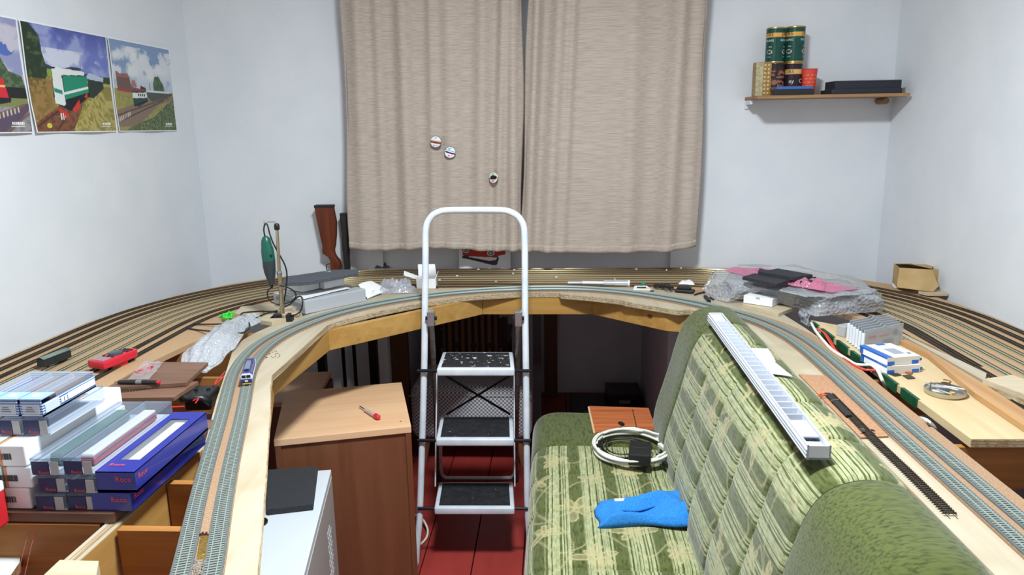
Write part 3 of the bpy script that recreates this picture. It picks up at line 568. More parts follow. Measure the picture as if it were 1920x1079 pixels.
def green_can(u, v):
    i = full(u, (24, 78, 66)); i = layer(i, np.clip((vnoise(u, v, 5, 3)-.4)*2, 0, 1)*.4, (14, 56, 48)); i = layer(i, (v > .735)*(v < .855), (226, 174, 88))
    for c in (.14, .64, .36, .86):
        i = layer(i, (((u-c)/.05)**2+((v-.30)/.055)**2 < 1), (214, 214, 206)); i = layer(i, (((u-c)/.042)**2+((v-.305)/.04)**2 < 1), (30, 50, 44)); i = layer(i, (((u-c-.0)/.03)**2+((v-.30)/.026)**2 < 1), (96, 52, 34))
        i = layer(i, (np.abs(u-c+.01) < .028)*(np.abs(v-.44) < .012), (190, 190, 180)); i = layer(i, (np.abs(u-c+.02) < .04)*(np.abs(v-.385) < .006)*((u*160 % 1) < .6), (200, 214, 208)); i = layer(i, (np.abs(u-c) < .035)*(np.abs(v-.15) < .004), (120, 150, 140))
    return split(i)
def brown_can(u, v):
    i = full(u, (58, 36, 34)); n = vnoise(u, v, 14, 7, 3); i = layer(i, (n > .52)*(v < .8), (150, 102, 78)); i = layer(i, (n < .38)*(v < .7), (34, 22, 24)); i = layer(i, np.clip(1-((u-.5)/.10)**2-((v-.72)/.17)**2, 0, 1)*1.6, (222, 172, 92)); i = layer(i, (v > .88), (40, 34, 40)); i = layer(i, (np.abs(u-.44) < .04)*(v < .42), (190, 120, 108)); i = layer(i, ((u-.42)**2+(v*.4-.02)**2 < .0016), (190, 40, 48)); return split(i)
def dark_can(u, v):
    i = full(u, (46, 32, 38)); i = layer(i, (v > .66)*(v < .82), (228, 178, 112))
    for c in (.42, .62): i = layer(i, (np.abs(u-c-.01*np.sin(v*30)) < .018)*(v < .55)*(v > .05), (206, 120, 84)); i = layer(i, (np.abs(u-c) < .02)*(v < .25)*(v > .0)*(((u+v)*60 % 1) < .5), (226, 216, 208))
    return split(i)
def can(label, x, y, z, r, h, fn, rim, words):
    T = thing('coffee_can', label, 'can', (x, y, z), 'coffee cans on the wall shelf')
    mb = MB(); mb.lathe([(r*.96, 0), (r*.99, .002), (r*.99, h-.002), (r*.9, h-.003), (r*.9, h-.004), (0, h-.004)], (x, y, z), 40); meshobj('body', mb, mat('tin grey', (160, 160, 160), metal=.7, rough=.35), T, smooth=True)
    can_print(fn, T, (x, y), r, z+.004, z+h-.004)
    for zz in (z+.003, z+h-.003):
        mb = MB(); mb.lathe([(r*.95, -.003), (r*1.025, -.002), (r*1.03, .001), (r*1.01, .003), (r*.95, .003)], (x, y, zz), 40); meshobj('rim', mb, rim, T, smooth=True)
    for t, s, a, zf, m in words: bent_text(t, s, (x, y), r+.0004, a, z+h*zf, m, T, sx=1.22 if t == 'JACOBS' else 1.0)
W1 = [('JACOBS', .0195, -1.60, .755, INKB), ('JACOBS', .0195, 1.54, .755, INKB), ('KRÖNUNG', .0125, -1.30, .60, INKW), ('KRÖNUNG', .0125, 1.12, .60, INKW)]
can('green coffee can with yellow band, left one on top of the stack', .897, 3.13, SZ+.128, .0365, .136, green_can, GOLD, W1)
can('green coffee can with yellow band, right one on top of the stack', .975, 3.135, SZ+.129, .0375, .138, green_can, GOLD, W1)
can('brown coffee can printed with coffee beans, lower left in the stack', .903, 3.13, SZ, .036, .128, brown_can, mat('dark tin rim', (70, 62, 60), metal=.6, rough=.4), [])
can('dark brown coffee can with orange band, lower right in the stack', .975, 3.135, SZ, .036, .129, dark_can, GOLD, [('JACOBS', .0185, -1.26, .68, INKB), ('JACOBS', .0185, 1.88, .68, INKB), ('ny', .022, -.42, .38, INKW), ('C', .024, .66, .38, INKW)])
T = thing('plastic_cup', 'red plastic cup with a printed picture beside the coffee cans', 'cup', (1.035, 3.12, SZ)); x, y = 1.035, 3.12
mb = MB(); mb.lathe([(.0, .002), (.024, .0), (.031, .1), (.033, .102), (.031, .103), (.029, .1), (.022, .004), (0, .004)], (x, y, SZ), 32); meshobj('cup_body', mb, mat('red plastic', (222, 70, 56), rough=.35), T, smooth=True)
mb = MB()
for k in range(9):
    a = -1.0+k*.2; 
    for j in range(5):
        if (k*7+j*5) % 3 == 0: continue
        z_ = .02+j*.014; r_ = .0245+z_*.067; mb.add([(x+r_*math.sin(a+da), y-r_*math.cos(a+da), SZ+z_+dz) for da, dz in ((-.07, 0), (.07, 0), (.07, .006), (-.07, .006))], [(0, 1, 2, 3)])
meshobj('print', mb, mat('orange print', (240, 140, 70), rough=.4), T, recalc=False)
T = thing('paper_carton', 'tall gold patterned carton standing at the left end of the wall shelf', 'carton', (.848, 3.12, SZ))
mb = MB(); mb.box((.848, 3.12, SZ+.066), (.062, .05, .132)); meshobj('carton_body', mb, mat('gold carton', (176, 142, 82), (138, 104, 56), rough=.45, scale=120), T, bevel=.001)
mb = MB(); mb.box((.832, 3.0944, SZ+.066), (.028, .001, .13)); meshobj('side_label', mb, mat('cream label', (196, 186, 150), (160, 150, 110), scale=90), T)
mb = MB()
for j in range(8):
    for k in range(2): mb.add([(.853+k*.014+a, 3.0944, SZ+.012+j*.0155+b) for a, b in ((0, -.005), (.005, 0), (0, .005), (-.005, 0))], [(0, 1, 2, 3)])
meshobj('diamond_pattern', mb, mat('pale gold', (220, 196, 130), rough=.4), T, recalc=False)
T = thing('flat_case', 'black and blue flat case lying in front of the coffee cans', 'case', (.955, 3.055, SZ)); 
mb = MB(); mb.box((.955, 3.058, SZ+.011), (.152, .05, .022)); meshobj('black_base', mb, mat('black plastic', (26, 27, 30), rough=.45), T, bevel=.002)
mb = MB(); mb.box((.955, 3.060, SZ+.028), (.138, .046, .012)); meshobj('blue_lid', mb, mat('blue plastic', (64, 104, 168), rough=.4), T, bevel=.002)
T = thing('black_case', 'long black box at the right end of the wall shelf', 'box', (1.235, 3.10, SZ))
mb = MB(); mb.box((1.24, 3.10, SZ+.026), (.255, .11, .051)); meshobj('box_body', mb, mat('black card', (38, 41, 52), rough=.7), T, bevel=.002)
mb = MB(); mb.box((1.232, 3.095, SZ+.010), (.27, .125, .019)); meshobj('box_tray', mb, MATS['black card'], T, bevel=.002)
mb = MB(); mb.box((1.24, 3.044, SZ+.05), (.25, .003, .003)); meshobj('lid_edge', mb, mat('card edge', (70, 74, 84)), T)
# ================================================================== SOFA
def fabric(name, plain=False, st=(1, .22, 1)):
    m = bpy.data.materials.new(name); nt, n, l = nodes(m); b = n['Principled BSDF']; b.inputs['Roughness'].default_value = .9; b.inputs['Specular IOR Level'].default_value = .15; b.inputs['Sheen Weight'].default_value = .25
    def math_(op, a, b_=None, c=None):
        q = n.new('ShaderNodeMath'); q.operation = op
        for i, v in enumerate((a, b_, c)):
            if v is None: continue
            if isinstance(v, (int, float)): q.inputs[i].default_value = v
            else: l.new(v, q.inputs[i])
        return q.outputs[0]
    tc = n.new('ShaderNodeTexCoord'); nz = n.new('ShaderNodeTexNoise')
    mp = n.new('ShaderNodeMapping'); mp.inputs['Scale'].default_value = st; l.new(tc.outputs['Object'], mp.inputs[0]); l.new(mp.outputs[0], nz.inputs['Vector'])
    nz.inputs['Scale'].default_value = 190; nz.inputs['Detail'].default_value = 4
    rp = n.new('ShaderNodeValToRGB'); rp.color_ramp.elements[0].position = .32; rp.color_ramp.elements[1].position = .55
    rp.color_ramp.elements[0].color = L4((54, 60, 27)); rp.color_ramp.elements[1].color = L4((84, 92, 46)); l.new(nz.outputs['Fac'], rp.inputs[0]); out = rp.outputs[0]
    if not plain:
        uv = n.new('ShaderNodeUVMap'); sp = n.new('ShaderNodeSeparateXYZ'); l.new(uv.outputs[0], sp.inputs[0]); s = sp.outputs[0]
        nw = n.new('ShaderNodeTexNoise'); nw.inputs['Scale'].default_value = 9; mw = n.new('ShaderNodeMapping'); mw.inputs['Scale'].default_value = (1, .5, 1); l.new(uv.outputs[0], mw.inputs[0]); l.new(mw.outputs[0], nw.inputs['Vector'])
        sw = math_('ADD', s, math_('MULTIPLY', nw.outputs['Fac'], .006))
        broad = math_('SINE', math_('MULTIPLY', sw, 2*PI/.098)); broad = math_('MULTIPLY_ADD', broad, .5, .5)
        br = n.new('ShaderNodeValToRGB'); br.color_ramp.elements[0].position = .16; br.color_ramp.elements[1].position = .34; br.color_ramp.elements[0].color = (0, 0, 0, 1); br.color_ramp.elements[1].color = (1, 1, 1, 1); l.new(broad, br.inputs[0])
        v1 = n.new('ShaderNodeTexNoise'); v1.noise_dimensions = '1D'; v1.inputs['Scale'].default_value = 150; v1.inputs['Detail'].default_value = 2; l.new(sw, v1.inputs['W'])
        fr = n.new('ShaderNodeValToRGB'); fr.color_ramp.elements[0].position = .43; fr.color_ramp.elements[1].position = .48; fr.color_ramp.elements[0].color = (0, 0, 0, 1); fr.color_ramp.elements[1].color = (1, 1, 1, 1); l.new(v1.outputs['Fac'], fr.inputs[0])
        li = math_('MULTIPLY', br.outputs[0], fr.outputs[0]); 
        mx = n.new('ShaderNodeMix'); mx.data_type = 'RGBA'; l.new(math_('MULTIPLY', li, .92), mx.inputs[0]); l.new(out, mx.inputs[6])
        r2 = n.new('ShaderNodeValToRGB'); r2.color_ramp.elements[0].position = .35; r2.color_ramp.elements[1].position = .65; r2.color_ramp.elements[0].color = L4((138, 142, 100)); r2.color_ramp.elements[1].color = L4((174, 177, 138)); l.new(nz.outputs['Fac'], r2.inputs[0]); l.new(r2.outputs[0], mx.inputs[7]); out = mx.outputs[2]
        a = n.new('ShaderNodeAttribute'); a.attribute_name = 'Flower'; m2 = n.new('ShaderNodeMix'); m2.data_type = 'RGBA'; l.new(math_('MULTIPLY', a.outputs['Fac'], .85), m2.inputs[0]); l.new(out, m2.inputs[6]); m2.inputs[7].default_value = L4((172, 162, 120)); out = m2.outputs[2]
    l.new(out, b.inputs['Base Color']); bp = n.new('ShaderNodeBump'); bp.inputs['Strength'].default_value = .35; bp.inputs['Distance'].default_value = .003; l.new(nz.outputs['Fac'], bp.inputs['Height']); l.new(bp.outputs[0], b.inputs['Normal']); return m
FPAT = fabric('striped sofa fabric'); FPL = fabric('plain green sofa fabric', True); FPX = fabric('plain green sofa fabric crosswise', True, (.2, 1, 1.4))
SEAM = mat('seam thread', (38, 44, 24), rough=.9)
KS, KB = .90, .865
def zs(z): return 1.56-(1.56-z)*KS
def zb(z): return 1.56-(1.56-z)*KB
Y1 = 2.735*KB; Y1S = 2.735*KS
def prof_pt(prof, cum, s):
    s = min(max(s, 0), cum[-1]); k = 0
    while k < len(cum)-2 and cum[k+1] < s: k += 1
    t = (s-cum[k])/(cum[k+1]-cum[k]+1e-9); return prof[k].lerp(prof[k+1], t), (prof[k+1]-prof[k]).normalized()
def mkprof(pts, k, low):
    pts = [(x*k, low if low and i in (0, ) else 1.56-(1.56-z)*k) for i, (x, z) in enumerate(pts)]
    P = smooth_path(resample(crom([Vector((x, 0, z)) for x, z in pts], .01), .006), 12); cum = [0]
    for a, b in zip(P[:-1], P[1:]): cum.append(cum[-1]+(b-a).length)
    return P, cum
backP, backC = mkprof([(.395, .40), (.402, .47), (.425, .56), (.452, .66), (.474, .75), (.495, .815), (.528, .862), (.585, .884), (.645, .880), (.682, .852), (.696, .78), (.698, .55), (.698, .30)], KB, .52)
seatP, seatC = mkprof([(-.055, .16), (-.068, .26), (-.074, .36), (-.06, .425), (-.02, .450), (.06, .455), (.2, .452), (.33, .445), (.405, .43), (.43, .40)], KS, 0)
def cushion(name, parent, prof, cum, ya, yb, seams, m, sa=0, sb=None, end=None, ds=.004, dy=.004, puff=.010, flowers=(), tend=(), ctr=None):
    sb = cum[-1] if sb is None else sb; ns = max(2, int((sb-sa)/ds)); ny = max(2, int((yb-ya)/dy)); S = np.linspace(sa, sb, ns+1); Y = np.linspace(ya, yb, ny+1); V = np.zeros((ny+1, ns+1, 3))
    cx, cz = ctr if ctr else (0, 0)
    for i, s in enumerate(S):
        p, t = prof_pt(prof, cum, s); nx, nz = -t.z, t.x
        d = puff*np.ones_like(Y)
        for q in seams: d = d - .006*np.exp(-((Y-q)/.0055)**2) - .003*np.exp(-((Y-q)/.03)**2)
        x = p.x+nx*d; z = p.z+nz*d; y = Y.copy()
        if end:
            for ye, rr, sg in end:           # rounded end: shrink the section towards its middle
                e = np.clip(1-(ye-Y)*sg/rr, 0, 1); k = np.sqrt(np.clip(1-e*e, 0, 1)); k = .35+.65*k if rr > .05 else .7+.3*k; k = np.where(e > 0, k, 1); rad = .11
                dx, dz = x-cx, z-cz; ln = np.hypot(dx, dz)+1e-9; sh = np.minimum(ln, rad)*(1-k)*1.0
                x = x-dx/ln*sh; z = z-dz/ln*sh
        V[:, i, 0] = x; V[:, i, 1] = y; V[:, i, 2] = z
    mb = MB(); mb.v = [tuple(r) for r in V.reshape(-1, 3)]; w_ = ns+1
    mb.f = [(j*w_+i, j*w_+i+1, (j+1)*w_+i+1, (j+1)*w_+i) for j in range(ny) for i in range(ns)]; mb.m = [0]*len(mb.f)
    if end:
        for ye, rr, sg in end:
            o = 0 if sg < 0 else ny*w_; mb.f.append(tuple(range(o, o+w_)) if sg < 0 else tuple(range(o+w_-1, o-1, -1))); mb.m.append(0)
    ob = meshobj(name, mb, m, parent, smooth=True, recalc=False); me = ob.data
    SS, YY = np.meshgrid(S, Y); uv = me.uv_layers.new(name='UVMap'); li = np.zeros(len(me.loops), int); me.loops.foreach_get('vertex_index', li); uv.data.foreach_set('uv', np.stack([SS.ravel()[li], YY.ravel()[li]], 1).ravel().astype(np.float32))
    if flowers or tend:
        M = np.zeros_like(SS)
        for (fs, fy, R, n, rot) in flowers:
            dx, dy_ = SS-fs, YY-fy
            for q in range(n):
                a_ = rot+2*PI*q/n+.25*math.sin(q*5+rot); Rl = R*(.75+.35*math.sin(q*3.7+rot*2)); al, sd = dx*math.cos(a_)+dy_*math.sin(a_), np.abs(-dx*math.sin(a_)+dy_*math.cos(a_)); t_ = al/Rl; wd_ = .17*Rl*np.sqrt(np.clip(np.sin(PI*np.clip(t_, 0, 1)**1.3), 0, 1)); ins = (t_ > .06) & (t_ < 1.03)
                M = np.maximum(M, (ins & (sd < wd_))*.42); M = np.maximum(M, (ins & (np.abs(sd-wd_) < .0024))*1.0)
        for pts in tend:
            P = crom([Vector((a, b, 0)) for a, b in pts], .006)
            for p in P:
                a0, a1 = np.searchsorted(S, [p.x-.006, p.x+.006]); b0, b1 = np.searchsorted(Y, [p.y-.006, p.y+.006])
                if a1 > a0 and b1 > b0:
                    q = M[b0:b1, a0:a1]; M[b0:b1, a0:a1] = np.maximum(q, np.clip(1.6-np.hypot(SS[b0:b1, a0:a1]-p.x, YY[b0:b1, a0:a1]-p.y)/.0026, 0, 1)*.8)
        a = me.attributes.new('Flower', 'FLOAT', 'POINT'); a.data.foreach_set('value', M.ravel().astype(np.float32))
    return ob
sofa = thing('sofa', 'green striped upholstered sofa with flower print under the right side of the layout', 'sofa', (.3, 1.9, 0))
SE_B = [q*KB for q in (2.207, 1.966, 1.728, 1.51)]; YBA, YBB = 1.325*KB, 2.45*KB
rs = random.Random(11)
fl_b = [(rs.uniform(.1, .62), rs.uniform(1.18, 2.2), rs.uniform(.03, .055), rs.choice([6, 7, 8]), rs.uniform(0, 6)) for _ in range(22)]
td_b = [[(rs.uniform(.05, .2)+k*.05, yy+.05*math.sin(k*2.1+yy*9)) for k in range(9)] for yy in (1.22, 1.36, 1.5, 1.65, 1.8, 1.95, 2.1)]
cushion('backrest', sofa, backP, backC, YBA, YBB, SE_B+[YBA, YBB], FPAT, flowers=fl_b, tend=td_b)
cushion('backrest_far_band', sofa, backP, backC, YBB, Y1, [YBB], FPL, ds=.012, dy=.005, end=[(Y1, .055, 1)], ctr=(.485, .85))
cushion('backrest_near_end', sofa, backP, backC, .845, YBA, [YBA], FPX, ds=.012, dy=.005, end=[(.845, .09, -1)], ctr=(.485, .86))
fl_s = [(a, b*KS, c, d, e) for a, b, c, d, e in [(.30, 2.28, .05, 7, .3), (.52, 2.22, .05, 8, 1), (.42, 2.16, .045, 7, 2), (.26, 2.15, .04, 7, .6), (.36, 1.97, .065, 9, .9), (.63, 1.99, .06, 8, .2), (.5, 1.85, .06, 9, 2.2), (.28, 1.84, .045, 7, 1.4), (.6, 1.76, .05, 8, .5), (.40, 1.72, .06, 9, 1.2), (.22, 2.02, .04, 6, 2), (.58, 2.33, .04, 8, 0), (.46, 2.35, .04, 7, 1)]]
td_s = [[(.2+k*.055, 2.3+.04*math.sin(k*1.7)) for k in range(9)], [(.2+k*.055, 2.1+.05*math.sin(k*1.9+1)) for k in range(9)], [(.22+k*.055, 1.93+.04*math.sin(k*2.2+2)) for k in range(9)], [(.2+k*.055, 1.78+.05*math.sin(k*1.8+.5)) for k in range(9)], [(.3+.05*math.sin(k*1.2), 1.65+k*.09) for k in range(9)]]
td_s = [[(a, b*KS) for a, b in q] for q in td_s]
cushion('seat', sofa, seatP, seatC, 1.05*KS, 2.415*KS, [q*KS for q in (2.415, 2.20, 1.97, 1.68, 1.4)], FPAT, flowers=fl_s, tend=td_s, puff=.006)
cushion('seat_far_band', sofa, seatP, seatC, 2.415*KS, Y1S, [2.415*KS], FPL, ds=.012, dy=.006, end=[(Y1S, .045, 1)], ctr=(.16, .47), puff=.006)
mb = MB(); mb.box((.255, 1.69, .26), (.60, 1.46, .40)); meshobj('base', mb, FPL, sofa, bevel=.01)
for x in (.02, .5):
    for y in (1.05, 2.3):
        mb = MB(); mb.lathe([(.022, 0), (.03, .06)], (x, y, 0), 14); meshobj('foot', mb, mat('dark wood foot', (52, 34, 24)), sofa)
mb = MB()
for q in [YBA, YBB]+SE_B:
    P = []
    for k in range(60):
        s = .02+k*(backC[-1]-.25)/60; p, t = prof_pt(backP, backC, s); P.append((p.x-t.z*.0012, q, p.z+t.x*.0012))
    mb.tube(P, .0013, 6)
meshobj('seam_piping', mb, SEAM, sofa)
# things lying on the sofa -------------------------------------------------
SX = zs(.463)
def sseat(px, py, z=SX): return at(px, py, z)
# laminate plank
a, b, c = at(1113, 812, zs(.466)), at(1225, 812, zs(.466)), at(1105, 762, zs(.466)); cc = [at(1116, 811, zs(.466)), at(1230, 806, zs(.466)), at(1216, 766, zs(.466)), at(1105, 762, zs(.466))]
T = thing('laminate_plank', 'reddish brown wood laminate offcut lying at the far end of the sofa seat', 'laminate board', ((cc[0]+cc[2])/2).to_tuple())
LAM = wood('laminate', (196, 116, 72), (160, 86, 50), 'x', grain=70, ring=20, rough=.35)
mb = MB(); mb.prism([(p.x, p.y) for p in cc], zs(.466)-.006, zs(.466)+.001); meshobj('board', mb, LAM, T)
p, q = at(1186, 765, zs(.474)), at(1196, 808, zs(.474)); mb = MB(); mb.bar((p.x, p.y, zs(.466)+.0012), (q.x, q.y, zs(.466)+.0012), .003, .0006); meshobj('groove', mb, mat('groove brown', (62, 34, 22)), T)
mb = MB(); mb.bar((cc[0].x-.003, cc[0].y, zs(.466)-.003), (cc[3].x-.003, cc[3].y, zs(.466)-.003), .006, .003); meshobj('tongue_edge', mb, mat('raw fibre edge', (214, 176, 136)), T)
# cable coil
ctr = at(1186, 838, zs(.48)); CW = mat('white cable', (222, 222, 214), rough=.4)
T = thing('cable_coil', 'coil of thick white cable lying on the sofa seat around a black adapter', 'cable', (ctr.x, ctr.y, SX)); mb = MB(); P = []; turns = 6; R0 = .103
for k in range(turns*40+1):
    a = 2*PI*k/40; tt = k/40; r = R0+.009*((tt*1.37) % 1)-.008*((tt*.71+.3) % 1)+.003*math.sin(a*2+tt); zz = SX+.006+.0075*(tt % 3)+.002*math.sin(a*3+tt); P.append((ctr.x+r*math.cos(a)*1.12, ctr.y+r*math.sin(a)*1.18, zz))
mb.tube(P, .0041, 8); meshobj('white_cable', mb, CW, T, smooth='all')
mb = MB(); P = []
for k in range(3*36+1):
    a = 2*PI*k/36; r = .078-.012*(k/36 % 1.4)+.004*math.sin(3*a+k*.02); P.append((ctr.x-.02+r*math.cos(a), ctr.y+.005+r*math.sin(a), SX+.005+.004*(k/36)))
mb.tube(P, .0021, 6); meshobj('thin_black_cable', mb, mat('black rubber', (24, 24, 26), rough=.5), T, smooth='all')
mb = MB(); p = at(1123, 836, zs(.49)); mb.lathe([(.0, -.002), (.012, -.0016), (.012, .0016), (0, .002)], p, 12); mb.box(p, (.006, .012, .03)); meshobj('tie', mb, MATS['black rubber'], T)
mb = MB(); p = at(1250, 872, zs(.475)); mb.box(p, (.012, .03, .012), rz=.6); mb.tube([p, p+Vector((-.02, .06, .004))], .004, 8); meshobj('plug', mb, MATS['black rubber'], T, bevel=.001)
mb = MB(); p = at(1165, 795, zs(.49)); mb.box(p, (.012, .022, .008), rz=.5); meshobj('connector', mb, MATS['black rubber'], T, bevel=.001)
mb = MB(); p = at(1243, 838, zs(.478)); mb.box(p, (.02, .034, .012), rz=.4); meshobj('white_connector', mb, CW, T, bevel=.002)
p = at(1200, 850, zs(.50)); T = thing('power_adapter', 'black power adapter block resting on the white cable coil', 'power adapter', (p.x, p.y, SX+.014), rz=-.15)
mb = MB(); mb.box((0, 0, .018), (.064, .10, .036)); meshobj('housing', mb, mat('black adapter', (30, 30, 33), rough=.4), T, world=False, bevel=.004)
mb = MB(); mb.box((0, 0, .0363), (.05, .004, .0012)); mb.box((.0, .03, .0363), (.03, .003, .0012)); meshobj('moulded_ridge', mb, mat('adapter grey', (46, 46, 50), rough=.5), T, world=False)
# blue cloth
T = thing('microfibre_cloth', 'crumpled bright blue microfibre cloth on the sofa seat', 'cloth', at(1215, 960, zs(.465)).to_tuple()); mb = MB()
A, B, C_, D_ = at(1120, 985, zs(.468)), at(1318, 982, zs(.468)), at(1306, 928, zs(.468)), at(1118, 943, zs(.468))
def clothf(u, v):
    p = (A*(1-u)+B*u)*(1-v)+(D_*(1-u)+C_*u)*v; e = min(u, 1-u, v, 1-v); h = .022*min(1, e*9)**.6
    fold = .010*math.sin(u*7+v*5)+.008*math.sin(u*3-v*9+1)+.016*max(0, u-.6)*math.sin(v*11+u*12)*2
    edge = .012*math.sin(u*9+1)*(1 if v > .5 else -.6); return Vector((p.x+.006*math.sin(v*8+u*4), p.y+edge*.8, SX-.002+max(0, h+fold*min(1, e*6))))
mb.grid(clothf, 60, 36); meshobj('cloth_fabric', mb, mat('blue microfibre', (44, 136, 212), (30, 112, 190), rough=.95, scale=300, bump=.4, bscale=400), T, smooth='all', solid=.002)
mb = MB(); p = at(1162, 938, zs(.486)); mb.box(p, (.028, .012, .002), rz=.1); meshobj('care_tag', mb, mat('tag white', (235, 235, 235)), T)
mb = MB()
for pts in ([(1245, 965), (1262, 950), (1282, 945), (1300, 936)], [(1240, 990), (1255, 972), (1290, 968), (1306, 962)]): mb.tube(crom([at(x, y, .494) for x, y in pts], .008), .006, 8)
meshobj('rolled_fold', mb, MATS['blue microfibre'], T, smooth='all')
# white rack of compartments
pf, pn = at(1341, 586, zb(.93)), at(1537, 836, zb(.93)); dv = (pn-pf); dv.z = 0; Lr = dv.length; ang = math.atan2(dv.y, dv.x)+PI/2
T = thing('compartment_strip', 'long white plastic strip tray with many small compartments on top of the sofa back', 'tray', (pf.x, pf.y, zb(.93)-.027), rz=ang)
WP = mat('white plastic', (212, 217, 226), rough=.35); ww, hh = .040, .026
mb = MB(); mb.box((0, -Lr/2, .002), (ww, Lr, .004)); meshobj('tray_floor', mb, mat('shaded grey tray floor', (150, 155, 166), rough=.5), T, world=False)  # compartment shade put into the floor colour of the white tray
for sx in (-1, 1):
    mb = MB(); mb.box((sx*(ww/2-.0015), -Lr/2, hh/2), (.003, Lr, hh)); meshobj('side_wall', mb, WP, T, world=False)
mb = MB()
for zz in (.004, .011, .018): mb.box((-ww/2-.001, -Lr/2, zz), (.0025, Lr, .0025))
meshobj('side_rib', mb, WP, T, world=False)
for yy in (-.0015, -Lr+.0015):
    mb = MB(); mb.box((0, yy, hh/2), (ww, .003, hh)); meshobj('end_wall', mb, WP, T, world=False)
nd = 22; d0 = None
for k in range(nd):
    yy = -.09-(Lr-.24)*k/(nd-1)
    if d0 is None: mb = MB(); mb.box((0, 0, 0), (ww-.006, .0022, hh-.006)); d0 = meshobj('divider', mb, WP, T, world=False); o = d0
    else: o = d0.copy(); COL.objects.link(o)
    o.location = (0, yy, hh/2)
for yy, l_ in ((-.045, .075), (-Lr+.085, .075)):
    mb = MB(); mb.box((0, yy, .021), (ww-.01, l_, .003)); meshobj('blank_plate', mb, mat('grey white plate', (206, 212, 222), rough=.35), T, world=False)
mb = MB(); mb.box((0, -Lr+.02, .016), (ww-.01, .034, .003)); meshobj('blank_plate', mb, MATS['grey white plate'], T, world=False)
for k, (pts, lb) in enumerate((([(1405, 658), (1440, 659), (1454, 683), (1440, 690), (1420, 684)], 'small white plastic sheet sticking out from under the strip tray, farther one'), ([(1420, 690), (1452, 685), (1485, 712), (1440, 706)], 'small white plastic sheet sticking out from under the strip tray, nearer one'))):
    T = tag(meshobj('plastic_sheet', MB().prism([(at(x, y, zb(.895)).x, at(x, y, zb(.895)).y) for x, y in pts], zb(.897)+.004+.001*k, zb(.897)+.0055+.001*k), WP), lb, 'plastic sheet', 'white offcuts under the strip tray')
# ================================================================== STEP LADDER
K, YL = .155, 2.357
def lp(x, y, dy=0): return atP(x, y, K, YL+dy)
LW = speck(mat('white ladder enamel', (222, 228, 236), (206, 214, 224), rough=.35, scale=18), 'white ladder enamel chipped', (150, 140, 120), .70, 45)
GREYM = mat('worn grey steel', (150, 148, 142), (122, 118, 112), rough=.45, metal=.5, scale=40)
lad = thing('step_ladder', 'white metal three-step folding ladder with black treads in front of the layout', 'ladder', (-.29, 2.6, 0))
Lpx = [(779.5, 1062), (782.5, 1018), (787, 978), (789.7, 884), (793, 782), (796, 660), (796.6, 584), (798, 477), (797.5, 434), (801, 417), (811, 403), (828, 395.5), (846, 394.2)]
Rpx = [(936, 394.2), (954, 396), (971.5, 405.5), (981.5, 421), (984, 440), (984.5, 584), (986, 676), (987.5, 815), (988.5, 945), (993, 1014), (996, 1060)]
path = [lp(x, y) for x, y in Lpx]+[lp(x, y) for x, y in Rpx]
path[0].z = 0; P = []
for a, b in zip(path[:-1], path[1:]):
    for k in range(4): P.append(a.lerp(b, k/4))
P.append(path[-1]); P = smooth_path(P, 2)
mb = MB(); mb.tube(P, .0118, 12); meshobj('front_frame', mb, LW, lad, smooth='all')
BLKR = mat('black tread rubber', (44, 46, 50), (30, 31, 34), rough=.6, scale=60, bump=.3, bscale=200); TR1 = speck(BLKR, 'paint spattered tread', (205, 208, 212), .60, 42); TR2 = speck(BLKR, 'lightly spattered tread', (196, 196, 190), .69, 48)
steps = [((818.5, 692), (965, 692), (830, 660), (962, 660), .735, TR1), ((817, 824), (964, 824), (826, 781), (962, 781), .487, TR2), ((814, 953), (965, 953), (823, 904), (962, 904), .240, TR2)]
for (a, b, c, d, z, tr) in steps:
    fa, fb, bc, bd = at(*a, z), at(*b, z), at(*c, z), at(*d, z); q = [fa, fb, bd, bc]; cen = (fa+fb+bc+bd)/4
    st = MB(); st.prism([(p.x, p.y) for p in q], z-.028, z); so = meshobj('step', st, LW, lad, bevel=.006, segs=3, smooth=True)
    def inset(p, k): return cen+(p-cen)*k
    mb = MB(); mb.prism([(cen.x+(p.x-cen.x)*.89, cen.y+(p.y-cen.y)*.84) for p in q], z, z+.0025); meshobj('tread', mb, tr, so, bevel=.001)
    for sgn, (p, px) in enumerate(((fa, 1), (fb, 1))):
        e = lp(793 if sgn == 0 else 987.5, a[1]+2); mb = MB(); mb.tube([(p.x+(.01 if sgn == 0 else -.01), p.y+.02, z-.014), (e.x+(-.016 if sgn == 0 else .016), p.y+.02, z-.014)], .006, 10); meshobj('pivot_rod', mb, mat('black rod', (30, 32, 38), rough=.35, metal=.4), lad)
RK = (3.035-2.47)/(0-.913)
def rp_(x, y): return atP(x, y, RK, 3.035)
for pts in ([(808.5, 600), (811, 640), (817, 760), (821, 893)], [(972, 600), (971.5, 640), (969.5, 760), (967, 893)]):
    mb = MB(); mb.tube([rp_(x, y) for x, y in pts], .0095, 10); meshobj('rear_leg', mb, GREYM, lad, smooth='all')
    mb = MB(); p = rp_(*pts[-1]); mb.box((p.x, p.y+.002, p.z-.0), (.026, .026, .045)); meshobj('rubber_foot', mb, BLKR, lad, bevel=.003)
    mb = MB(); p = rp_(pts[0][0], 597); mb.box(p, (.026, .03, .055)); meshobj('hinge_bracket', mb, mat('chrome', (190, 192, 196), rough=.2, metal=.9), lad, bevel=.004)
    mb = MB(); mb.tube([p+Vector((-.02, 0, 0)), p+Vector((.02, 0, 0))], .007, 10); meshobj('hinge_pin', mb, MATS['black rod'], lad)
